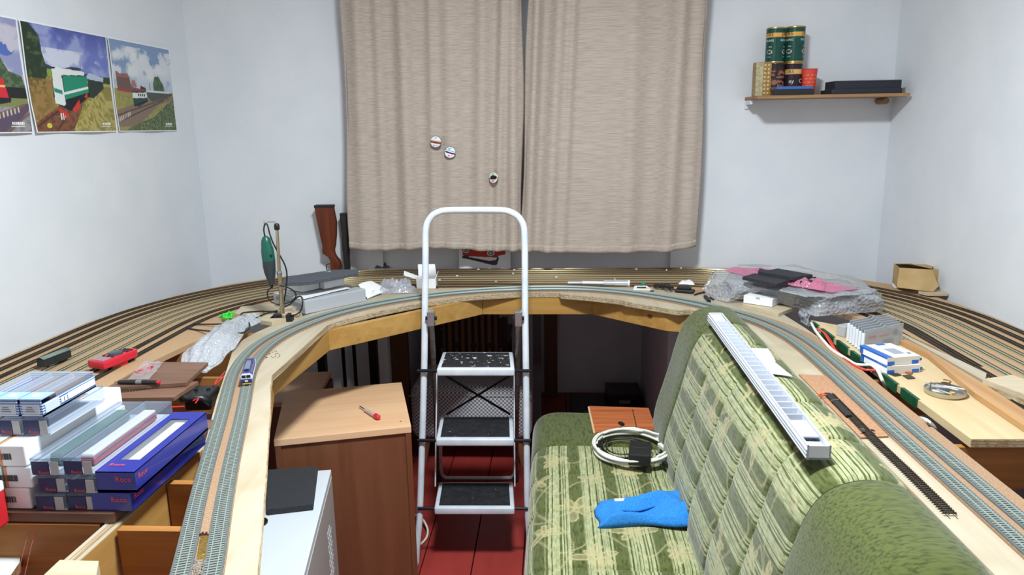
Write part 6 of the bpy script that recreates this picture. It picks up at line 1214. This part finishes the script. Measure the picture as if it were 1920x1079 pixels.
for x, y in ((1420, 535), (1560, 545), (1580, 530)): p = at(x, y, .98); mb.box((p.x, p.y, (.985+.926)/2), (.04, .04, .985-.926))
single('spacer_blocks', 'dark blocks carrying the wrapped panel above the ribs', 'block', mb, DKB)
BWR = clear('bubble wrap right', fac=.56, body=(214, 217, 223), rough=.10, bump=1.0, bscale=85, vor=True, gl=.3)
T = thing('bubble_wrap', 'clear bubble wrap sheet draped over the panel at the right corner of the layout', 'bubble wrap', at(1480, 560, Z0).to_tuple())
ring_t = [at(x, y, TZ+.004) for x, y in ((1345, 506), (1338, 520), (1390, 531), (1450, 544), (1510, 557), (1570, 556), (1640, 549), (1625, 535), (1585, 518), (1480, 508), (1400, 502))]
ring_b = [at(x, y, z) for x, y, z in ((1322, 540, .95), (1322, 556, .943), (1364, 567, .945), (1420, 556, .965), (1498, 580, .955), (1528, 594, .950), (1656, 584, .952), (1650, 560, .96), (1612, 530, .965), (1490, 500, .97), (1385, 500, .965))]
N = 88
def ringp(R, u):
    n_ = len(R); t = u*n_; k = int(t) % n_; f = t-int(t); return R[k].lerp(R[(k+1) % n_], f)
cen = sum(ring_t, Vector())/len(ring_t)
def wrap(u, v):
    r_ = np.random.RandomState(0)
    if v > .5: p = ringp(ring_t, u % 1).lerp(cen, (v-.5)*2)
    else: p = ringp(ring_b, u % 1).lerp(ringp(ring_t, u % 1), v*2)+Vector((0, 0, .010*math.sin(v*2*PI)))
    w_ = .0025*(math.sin(u*70+v*9)+math.sin(u*43-v*11)+math.sin(v*13+u*91)); out = (p-cen); out.z = 0; out = out.normalized() if out.length > 1e-4 else Vector((1, 0, 0))
    return p+out*w_*(1.6 if v < .5 else .3)+Vector((0, 0, w_*.5+(.003 if v > .5 else 0)))
mb = MB(); mb.grid(wrap, 110, 34); meshobj('bubble_film', mb, BWR, T, smooth='all')
tail = [at(1497, 574, .965), at(1520, 584, .955), at(1524, 598, .93), at(1516, 613, .905), at(1500, 603, .915)]
mb = MB(); mb.grid(lambda u, v: (tail[0].lerp(tail[1], u)).lerp(tail[4].lerp(tail[3], u), v)+Vector((.003*math.sin(v*9), -.012*math.sin(PI*u)+.003*math.sin(u*9), 0)), 14, 18); meshobj('hanging_corner', mb, BWR, T, smooth='all')
PK = clear('pink antistatic film', fac=.45, body=(236, 150, 180), tint=(240, 170, 195), rough=.2, bump=.8, bscale=110, vor=True, gl=.3)
T = thing('pink_bubble_wrap', 'pink antistatic bubble wrap lying on the clear wrap at the right corner', 'bubble wrap', at(1500, 530, TZ+.01).to_tuple()); pz = TZ+.011
mb = crumple(at(1395, 514, pz), at(1560, 549, pz), at(1612, 541, pz), at(1420, 503, pz), .006, 40, 24, 31, .0022); meshobj('pink_film', mb, PK, T, smooth='all')
mb = crumple(at(1462, 532, pz+.003), at(1545, 546, pz+.003), at(1550, 534, pz+.006), at(1495, 524, pz+.01), .014, 30, 18, 33, .004); meshobj('pink_fold', mb, PK, T, smooth='all')
mb = crumple(at(1358, 508, pz-.001), at(1400, 518, pz-.001), at(1480, 507, pz-.001), at(1372, 501, pz-.001), .004, 30, 16, 35, .0018); meshobj('pink_flap', mb, PK, T, smooth='all')
FM = mat('anthracite foam', (50, 52, 60), (38, 40, 46), rough=.95, scale=240, bump=.4, bscale=300)
fz = pz+.010
for pts, z0, z1, lb in (([(1392, 519), (1456, 533), (1478, 525), (1415, 512.5)], fz, fz+.011, 'flat anthracite foam block on the pink wrap, front one'), ([(1500, 528), (1532, 526), (1530, 519), (1500, 520)], fz, fz+.010, 'small anthracite foam block on the pink wrap, rightmost one')):
    mb = MB(); mb.prism([at2(x, y, z1) for x, y in pts], z0, z1); single('foam_block', lb, 'foam block', mb, FM, 'foam blocks on the pink wrap', bevel=.0008)
z2 = fz+.022; mb = MB(); q = [at2(x, y, z2) for x, y in ((1421, 507), (1485, 521), (1524, 517), (1524, 514), (1457, 504), (1444, 508), (1424, 503))]; mb.prism([at2(x, y, z2) for x, y in ((1421, 509), (1488, 520), (1524, 515), (1458, 503.5), (1440, 507), (1424, 503))], fz+.0115, z2); single('foam_block', 'curled anthracite foam block lying on top of the other foam blocks', 'foam block', mb, FM, 'foam blocks on the pink wrap', bevel=.0008)
c, rz, wd, dp = fit(at(1395, 568, Z0+.013), at(1449, 576, Z0+.013), at(1475, 573, Z0+.013)); T = thing('white_carton', 'flat white cardboard box on a plywood piece below the bubble wrap', 'box', (c.x, c.y, Z0+.013), rz=rz); mb = MB(); mb.box((0, .012, .014), (wd, .085, .027)); meshobj('carton', mb, WCARD, T, world=False, bevel=.001)
mb = MB(); mb.box((0, -.0307, .024), (.014, .0008, .006)); meshobj('thumb_notch', mb, GREYC, T, world=False)
mb = MB(); mb.prism([at2(x, y, Z0+.012) for x, y in ((1392, 571), (1460, 588), (1488, 577), (1440, 566), (1400, 562))], Z0+.0005, Z0+.012); single('plywood_piece', 'plywood offcut under the flat white box at the edge of the ring', 'wood offcut', mb, PLYX)
q = [at2(x, y, .985) for x, y in ((1606, 548), (1642, 557), (1642, 549), (1612, 543))]; mb = MB(); mb.prism(q, .952, .985); single('grey_block', 'grey block showing at the right end under the bubble wrap', 'block', mb, mat('mid grey block', (104, 106, 108), rough=.7), bevel=.002)
# cardboard box in the right corner ---------------------------------------
CB = mat('corrugated cardboard', (186, 156, 108), (172, 142, 94), rough=.8, scale=14)
z = Z0+.012; b = [(1688, 535), (1760, 537), (1764, 510), (1700, 512)]
c, rz, wd, dp = fit(at(1690, 540, z), at(1758, 541, z), at(1766, 532, z)); T = thing('cardboard_box', 'brown cardboard box with open bent flaps in the right corner on the tracks', 'box', (c.x, c.y, z), rz=rz-.1); w_, d_, h_ = .135, .09, .072
mb = MB()
for cc_, dd in (((0, 0, .0015), (w_, d_, .003)), ((-w_/2+.0015, 0, h_/2), (.003, d_, h_)), ((w_/2-.0015, 0, h_/2), (.003, d_, h_)), ((0, d_/2-.0015, h_/2), (w_-.006, .003, h_)), ((0, -d_/2+.0015, h_/2), (w_-.006, .003, h_))): mb.box(cc_, dd)
meshobj('carton_walls', mb, CB, T, world=False)
for pts in ([(-w_/2, d_/2, h_), (w_/2, d_/2, h_), (w_/2-.03, -d_/2-.005, h_+.004), (-w_/2+.03, -d_/2-.02, h_+.022)], [(-w_/2-.002, -d_/2, h_+.002), (.03, -d_/2-.035, h_+.004), (.045, -d_/2-.075, .024), (.025, -d_/2-.085, .005), (-w_/2-.02, -d_/2-.06, .012)], [(w_/2, d_/2, h_), (w_/2+.012, d_/2, h_-.02), (w_/2+.014, -d_/2, h_-.022), (w_/2, -d_/2, h_)]):
    mb = MB(); mb.add(pts, [tuple(range(len(pts)))]); meshobj('flap', mb, CB, T, world=False, solid=.003)
q = [at2(x, y, Z0+.016) for x, y in ((1722, 546), (1741, 550), (1778, 550), (1762, 542))]; mb = MB(); mb.prism(q, Z0+.005, Z0+.016); single('wood_block', 'pale wood block beside the brown cardboard box in the right corner', 'wood block', mb, PLYX, bevel=.001)
mb = MB(); P = [at(1678, 534, Z0+.008), at(1683, 538, Z0+.006)]; mb.bar(P[0], P[1], .02, .01); single('white_scrap', 'white paper scrap left of the brown cardboard box', 'paper scrap', mb, WCARD)
# ================================================================== PLYWOOD PLANK ON THE RIGHT WITH ITS GOODS
PZ = .9405; PB = wood('plank plywood', (206, 186, 148), (194, 168, 126), 'y', grain=45, ring=7)
plank = thing('plywood_plank', 'long pale plywood board with green tape on its left edge, on the right-hand ribs', 'board', (.9, 1.8, PZ-.02))
pts = [at2(x, y, PZ) for x, y in ((1520, 601), (1821, 824), (1930, 824))]; pts += [(1.0, 1.40), (1.0, 2.0), (.93, 2.2), (.845, 2.285)]
mb = MB(); mb.prism(pts, PZ-.018, PZ); meshobj('board', mb, PB, plank)
e0, e1 = Vector((*pts[0], 0)), Vector((*pts[1], 0)); ev = (e1-e0); EL = ev.length; ev.normalize(); nrm = Vector((ev.y, -ev.x, 0))
if nrm.x > 0: nrm = -nrm
mb = MB(); 
for k in range(3): a, b = e1+Vector((0, 0, PZ-.003-.006*k)), Vector((*pts[2], 0))+Vector((0, 0, PZ-.003-.006*k)); o_ = Vector((0, -.0006, 0)); mb.bar(a+o_, b+o_, .001, .0025)
meshobj('end_grain', mb, PLYE, plank)
GT = mat('green cloth tape', (20, 86, 54), (14, 66, 42), rough=.5, scale=60)
for (a, b) in ((1524, 1534), (1541, 1564), (1571, 1590), (1597, 1626), (1655, 1683), (1692, 1721)):
    def onedge(px):
        best = min(range(201), key=lambda i: abs(edge_px(e0+(e1-e0)*(i/200))-px)); return e0+(e1-e0)*(best/200)
    def edge_px(p): v = Vector((p.x, p.y, PZ))-C0; return 960+F*v.dot(rt)/v.dot(fw)
    pa, pb = onedge(a), onedge(b); mb = MB(); mb.bar(pa+nrm*.0016+Vector((0, 0, PZ-.010)), pb+nrm*.0016+Vector((0, 0, PZ-.010)), .003, .0225); mb.bar(pa-nrm*.002+Vector((0, 0, PZ+.0006)), pb-nrm*.002+Vector((0, 0, PZ+.0006)), .006, .001); meshobj('tape', mb, GT, plank)
OR = wood('orange pine plank', (188, 146, 98), (164, 118, 74), 'y', grain=45, ring=10, rough=.4)
mb = MB(); mb.prism([at2(x, y, PZ+.014) for x, y in ((1690, 632), (1742, 658), (1845, 720), (1935, 778), (1935, 808), (1828, 737), (1740, 664), (1688, 638))], PZ+.0005, PZ+.014); single('pine_plank', 'long orange-brown pine plank lying beside the tin dish on the plywood', 'plank', mb, OR, bevel=.001)
mb = MB(); mb.prism([at2(x, y, Z0+.012) for x, y in ((1690, 624), (1745, 652), (1800, 676), (1850, 700), (1846, 715), (1743, 657), (1690, 629))], Z0+.0005, Z0+.012); single('plywood_strip', 'narrow pale plywood strip between the pine plank and the yard tracks', 'board', mb, PLY)
blk = [at2(x, y, Z0+.026) for x, y in ((1843, 711), (1897, 703), (1935, 716), (1935, 745))]; T = thing('plywood_block', 'thick plywood piece with layered edge at the right picture border', 'wood block', blk[0]+(Z0,)); mb = MB(); mb.prism(blk, Z0+.0135, Z0+.0258); meshobj('upper_layer', mb, PLYX, T); mb = MB(); mb.prism(blk, Z0+.0005, Z0+.013); meshobj('lower_layer', mb, PLYE, T)
# blister packs
BL = clear('blister plastic', fac=.5, body=(206, 208, 212), rough=.15, gl=.2); RIM = mat('blister rim', (226, 230, 236), rough=.3)
f0, f1 = at(1617, 662.5, PZ), at(1690, 647, PZ); r0 = at(1590.5, 642, PZ); xv = (f1-f0); PW = xv.length; rzp = math.atan2(xv.y, xv.x); H_ = atY(1618.5, 620, f0.y).z-PZ
for k in range(6):
    o = f0.lerp(r0, k/5); T = thing('blister_pack', 'clear plastic blister pack standing upright on the plywood, ' + ('frontmost of six', 'second from the front', 'third from the front', 'fourth from the front', 'fifth from the front', 'rearmost of six')[k], 'blister pack', o.to_tuple(), 'blister packs in a row', rzp)
    mb = MB(); mb.box((PW/2, 0, H_/2), (PW, .0022, H_)); meshobj('back_sheet', mb, BL, T, world=False, bevel=.0006)
    mb = MB(); mb.box((.002, .003, H_*.45), (.006, .009, H_*.82)); meshobj('side_rim', mb, RIM, T, world=False, bevel=.0012)
    mb = MB(); mb.box((PW*.47, .0032, H_*.5), (PW*.74, .0025, H_*.78)); meshobj('card_insert', mb, mat('grey white insert', (196, 198, 202), rough=.6), T, world=False)
    mb = MB(); mb.tube([(PW*.45, -.0012, H_), (PW*.5, -.0012, H_+.004), (PW*.55, -.0012, H_)], .001, 5); meshobj('hang_loop', mb, BL, T, world=False)
    if k == 0:
        mb = MB()
        for j in range(9):
            if j < 4: mb.box((PW*(.14+.05*j), -.0016, H_*.66), (PW*.035, .0006, H_*(.03 if j % 2 else .045)))
        mb.box((PW*.5, -.0016, H_*.62), (PW*.24, .0006, .0012)); meshobj('red_print', mb, mat('faded red print', (206, 90, 100)), T, world=False)
        mb = MB()
        for j in range(4): mb.box((PW*.62, -.0016, H_*(.42-.07*j)), (PW*.26, .0006, .001))
        mb.box((PW*.16, -.0016, H_*.2), (PW*.18, .0006, H_*.26)); mb.lathe([(.008, -.0002), (.008, .0002)], (PW*.8, -.0016, H_*.68), 18, M=Matrix.Rotation(PI/2, 3, 'X')); meshobj('grey_print', mb, mat('grey print', (140, 146, 152)), T, world=False)
p = at(1584, 630, PZ); T = thing('blister_pack', 'small clear blister tray behind the row of upright packs', 'blister pack', p.to_tuple()); mb = MB(); mb.box(p+Vector((0, 0, .017)), (.04, .03, .034), rz=rzp); meshobj('tray', mb, BL, T, bevel=.003)
# two boxed sets
KH = .0205; c1, rz, wd, dp = fit(at(1664, 671, PZ+2*KH+.002), at(1725, 666.5, PZ+2*KH+.002), at(1619, 647, PZ+2*KH+.002))
YEL = mat('pale yellow', (232, 214, 150)); BLB = mat('bright blue card', (34, 98, 186), rough=.35); CRE = mat('cream card', (214, 206, 194), rough=.6)
for k, (dx, dy, dr) in enumerate(((.002, -.004, -.04), (0, 0, .0))):
    z = PZ+.0005+(KH+.001)*k; cc_ = Vector((c1.x+dx, c1.y+dy, 0))
    T = thing('model_kit_box', ('white and blue flat box on the plywood, lower of two', 'white box with blue stripe and grey window picture, upper of two')[k], 'box', (cc_.x, cc_.y, z), 'flat white and blue boxes', rz+dr)
    mb = MB(); mb.box((0, 0, KH/2), (wd, dp, KH)); meshobj('carton', mb, mat('bright white card', (240, 242, 246), rough=.45), T, world=False, bevel=.0008)
    mb = MB(); mb.box((0, -dp/2-.0004, KH/2), (wd*.99, .0008, KH-.001)); meshobj('cream_side', mb, CRE, T, world=False)
    for sx in (-.38, .36): mb = MB(); mb.box((sx*wd, -dp/2-.001, .0055), (wd*.2, .0008, .009)); meshobj('blue_corner', mb, BLB, T, world=False)
    mb = MB(); mb.prism([(wd/2, -dp/2), (wd/2+.010, -dp/2+.004), (wd/2, -dp/2+.010)], .006, .012); meshobj('blue_tab', mb, BLB, T, world=False)
    mb = MB(); mb.box((-wd*.42, 0, KH+.0004), (wd*.15, dp, .0008)); mb.box((-wd/2-.0004, 0, KH-.002), (.0008, dp, .004)); mb.box((-wd/2-.0004, dp*.42, KH*.5), (.0008, dp*.12, KH*.8)); meshobj('blue_stripe', mb, BLB, T, world=False)
    mb = MB(); mb.box((-wd*.32, 0, KH+.0004), (wd*.04, dp, .0008)); meshobj('yellow_stripe', mb, YEL, T, world=False)
    mb = MB(); mb.box((.06*wd, -.1*dp, KH+.0004), (wd*.34, dp*.4, .0008)); meshobj('window_picture', mb, mat('grey picture', (150, 158, 168), rough=.3), T, world=False)
    mb = MB(); mb.box((wd*.1, dp*.43, KH+.0004), (wd*.26, dp*.12, .0008)); meshobj('blue_corner', mb, BLB, T, world=False)
    mb = MB(); mb.lathe([(.005, 0), (.005, .0007)], (wd*.34, -.3*dp, KH), 14); meshobj('dark_emblem', mb, mat('emblem grey', (96, 100, 110)), T, world=False)
# tin dish
p = at(1772, 736, PZ+.004); p.z = PZ; T = thing('tin_dish', 'round metal tin lid holding steel bits on the plywood board', 'dish', p.to_tuple()); TIN = mat('tin plate', (196, 190, 178), rough=.25, metal=.9); R_ = .044
mb = MB(); mb.lathe([(0, .001), (R_*.93, .001), (R_, .006), (R_, .012), (R_*.97, .012), (R_*.965, .006), (R_*.9, .0035), (0, .0035)], p, 40); meshobj('lid_body', mb, TIN, T, smooth=True)
r = random.Random(4)
for k in range(9):
    a = r.uniform(-.5, .5)+.9; q = p+Vector((r.uniform(-.018, .018), r.uniform(-.018, .018), .007+.0012*k)); d_ = Vector((math.cos(a), -math.sin(a), r.uniform(-.06, .06)))*r.uniform(.014, .028); nb = single('steel_bit', 'steel driver bit lying in the tin dish', 'tool bit', MB().tube([q-d_, q, q+d_], [.0024, .0024, .0014], 6), mat('steel', (170, 172, 175)), 'steel bits in the tin dish')
q = p+Vector((.004, -.022, .006)); single('brass_nut', 'yellow brass nut in the tin dish', 'nut', MB().lathe([(.0025, 0), (.0055, 0), (.0055, .006), (.0025, .006)], q, 6), mat('brass yellow', (226, 190, 70), rough=.3, metal=.6))
q = p+Vector((-.03, .008, .004)); single('upright_pin', 'thin steel pin standing upright in the tin dish', 'pin', MB().tube([q, q+Vector((0, 0, .022))], .0016, 6), MATS['steel'])
q = p+Vector((.012, .022, .010)); single('brown_coil', 'small brown wire coil at the back of the tin dish', 'coil', MB().tube([q+Vector((.010*math.cos(a), .007*math.sin(a), .001*a)) for a in [k*.5 for k in range(30)]], .0013, 5), mat('brown coil', (110, 84, 50), metal=.5, rough=.4))
# little circuit pieces
for k, (pts, lb) in enumerate((([(1692, 705), (1706, 704), (1716, 710.5), (1702, 711.5)], 'small dark circuit board on the plywood in front of the flat boxes'), ([(1668, 702), (1680, 700.5), (1690, 704), (1678, 706)], 'small dark ladder-shaped plastic frame on the plywood'))):
    q = [at(x, y, PZ+.001) for x, y in pts]
    if k == 0: single('circuit_board', lb, 'circuit board', MB().prism([(p_.x, p_.y) for p_ in q], PZ+.0003, PZ+.003), mat('dark pcb', (52, 54, 44), rough=.5))
    else:
        mb = MB(); A_, B_, C_, D_ = q; mb.bar(A_, B_, .0025, .0025); mb.bar(D_, C_, .0025, .0025)
        for j in range(5): t = j/4; mb.bar(A_.lerp(B_, t), D_.lerp(C_, t), .0022, .0025)
        single('circuit_piece', lb, 'circuit piece', mb, mat('dark pcb', (52, 54, 44)))
q = [at2(x, y, PZ+.004) for x, y in ((1700, 696), (1712, 699), (1708, 701), (1697, 698))]; single('brown_chip', 'tiny brown wood chip under the edge of the flat boxes', 'wood chip', MB().prism(q, PZ+.0003, PZ+.004), mat('chip brown', (150, 84, 50)))
# cables on the right
mb = MB(); P = [at(1521, 606, 0.947), at(1530, 622, 0.947), at(1546, 642, 0.947), at(1562, 658, 0.947), at(1588, 674, 0.947), at(1604, 683.5, 0.947), at(1622, 685, 0.947), at(1634, 685.5, 0.947), at(1645, 695, 0.947), at(1654, 713, 0.947), at(1662, 734, .89), at(1670, 755, .86)]; mb.tube(crom(P, .01), .0042, 8)
P = [at(1722, 784, .88), at(1736, 788, 0.947), at(1748, 798, 0.947), at(1756, 808, .88)]; mb.tube(crom(P, .01), .0042, 8); single('white_cable', 'white cable looping along the gap between the ring and the taped board', 'cable', mb, CW, smooth='all')
for k, dz in enumerate((0, 1, 2)):
    mb = MB(); o = 2.2*(k-1); P = [at(1529+o, 616, 0.947), at(1545+o, 624+o*.4, 0.947), at(1556+o, 640, 0.947), at(1566+o*.6, 656, 0.947), at(1582+o*.5, 671, 0.947), at(1600, 684+o*.3, 0.947), at(1622, 694+o*.4, 0.947), at(1642, 695+o*.3, 0.947), at(1648+o*.4, 706, .895), at(1652+o*.4, 716, .87)]
    mb.tube(crom(P, .01), .0017, 6); single('red_cable', ('red wire in the gap beside the white cable, nearest the ring', 'red wire in the gap beside the white cable, middle of three', 'red wire in the gap beside the white cable, nearest the taped board')[k], 'wire', mb, mat('red wire', (206, 44, 40)) if k else mat('orange red wire', (224, 84, 50), rough=.4), 'red wires on the right', smooth='all')
# hardboard plate with the loose dark track
HB = mat('hardboard', (178, 136, 104), (158, 116, 86), rough=.8, scale=160, bump=.15)
mb = MB(); mb.prism([at2(x, y, Z0+.004) for x, y in ((1498, 702), (1553, 705), (1666, 818), (1614, 821))], Z0+.0004, Z0+.004); single('hardboard_plate', 'brown hardboard plate lying on the plywood ring at the right', 'board', mb, HB)
P = [at(x, y, Z0+.006) for x, y in ((1556, 739), (1618.6, 802.7), (1650, 835), (1715, 897), (1788, 969))]; P = [Vector((p_.x, p_.y, 0)) for p_ in P]
lt = track(crom(P, .02), 'loose dark track length with a turnout drive lying on the hardboard plate at right', SL_D, RAILD, None, z=Z0+.0045, name='loose_track', single_n=90, single_from=20, pitch=.0068, wsl=.021, gauge=.012)
mb = MB(); a, b = at(1551, 738, Z0+.010), at(1592, 780, Z0+.010); mb.bar(a, b, .013, .003); meshobj('turnout_blade', mb, mat('turnout black', (34, 34, 36), rough=.5), lt)
mb = MB(); mb.bar(at(1612, 806, Z0+.012), at(1622, 808, Z0+.012), .004, .004); mb.lathe([(.003, 0), (.003, .004), (0, .005)], at(1617, 808, Z0+.010), 10); mb.bar(at(1634, 806, Z0+.010), at(1640, 809, Z0+.010), .003, .003); meshobj('steel_joiner', mb, MATS['steel'], lt)
mb = MB(); mb.bar(at(1558, 752, Z0+.012), at(1572, 749, Z0+.012), .0018, .0018); meshobj('brass_strap', mb, mat('brass strap', (190, 160, 110), metal=.7, rough=.3), lt)
OW = mat('orange wire', (226, 92, 44), rough=.45)
mb = MB(); mb.tube(crom([at(1552, 740, Z0+.008), at(1542, 739, Z0+.010), at(1534, 741, Z0+.010), at(1530, 746, Z0+.006)], .006), .0016, 6); mb.tube(crom([at(1554, 742, Z0+.008), at(1544, 741, Z0+.013), at(1535, 744, Z0+.006), at(1540, 752, Z0+.006), at(1550, 758, Z0+.006)], .006), .0013, 6); meshobj('orange_wire', mb, OW, lt, smooth='all')
# white crumbs on the yard
r = random.Random(8)
for k, (x, y) in enumerate(((897, 505.5), (918, 502.5), (964, 506), (962, 513), (857, 517.5), (824, 525.5), (930, 528.5), (1043, 520), (1193, 505), (1250, 506.5), (1277, 503))):
    p = at(x, y, Z0+.007); mb = MB(); mb.box(p, (.009, .006, .005), rz=r.uniform(0, 3)); single('white_crumb', 'small white crumb of foam on the yard tracks behind the ladder', 'crumb', mb, WCARD, 'white crumbs on the tracks', bevel=.001)
# ================================================================== LOWER LEFT CORNER
CHIP = mat('raw chipboard', (166, 128, 84), (120, 88, 54), rough=.9, scale=260, bump=.4, bscale=260)
sz = .86; pts = [at2(x, y, sz) for x, y in ((-60, 1037), (30, 1034), (39, 1042), (36, 1056), (12, 1090), (-60, 1120))]
T = thing('chipboard_shelf', 'white-faced chipboard panel end at the lower left corner', 'shelf panel', pts[1]+(sz-.018,)); mb = MB(); mb.prism(pts, sz-.018, sz-.0008); meshobj('chipboard_core', mb, CHIP, T); mb = MB(); mb.prism(pts, sz-.0006, sz); meshobj('white_face', mb, mat('melamine white', (224, 230, 228), rough=.4), T)
pts = [at2(x, y, .948) for x, y in ((78, 1082), (112, 1050), (185, 1052), (180, 1082))]; single('wood_block', 'short pale wood block with two nail holes on the stringer at lower left', 'wood block', MB().prism(pts, .926, .948), PLYX, bevel=.001)
mb = MB(); p = at(-22, 955, .965); mb.box(p+Vector((-.02, 0, 0)), (.065, .05, .075)); T = thing('red_white_pack', 'red and white pack cut by the left picture edge', 'box', p.to_tuple()); meshobj('carton', mb, mat('pack red', (206, 40, 50), rough=.4), T, bevel=.004); mb = MB(); mb.box(p+Vector((-.02, 0, .030)), (.066, .051, .018)); meshobj('white_band', mb, WCARD, T, bevel=.003)
for k, (x0, x1) in enumerate(((64, 30), (74, 44))):
    mb = MB(); mb.tube([at(x0, 952, .92), at((x0+x1)/2+2, 1015, .9), at(x1, 1090, .86)], .0006, 5); single('red_thread', ('thin red thread hanging below the white boxes, left one', 'thin red thread hanging below the white boxes, right one')[k], 'thread', mb, mat('dark red thread', (140, 30, 30)), 'red threads')
c = at(285, 1085, .70); mb = MB(); mb.box((c.x, c.y, .35), (.14, .16, .70)); single('white_cabinet', 'white box standing under the left boards, only its top edge showing', 'cabinet', mb, WM, bevel=.002)
mb = MB(); p = at(235, 1075, .74); mb.box((p.x-.015, p.y+.05, .37), (.06, .08, .72)); single('black_case', 'black case standing under the left boards beside the white box', 'case', mb, BM, bevel=.004)
T = thing('extension_cable', 'white cable trailing on the floor beside the left ladder foot', 'cable', at(790, 990, .01).to_tuple()); mb = MB(); mb.tube(crom([at(774, 966, .012), at(784, 968, .03), at(795, 978, .03), at(802, 995, .02), at(799, 1010, .01), at(788, 1022, .006)], .01), .0045, 8); meshobj('cord_body', mb, CW, T, smooth='all')
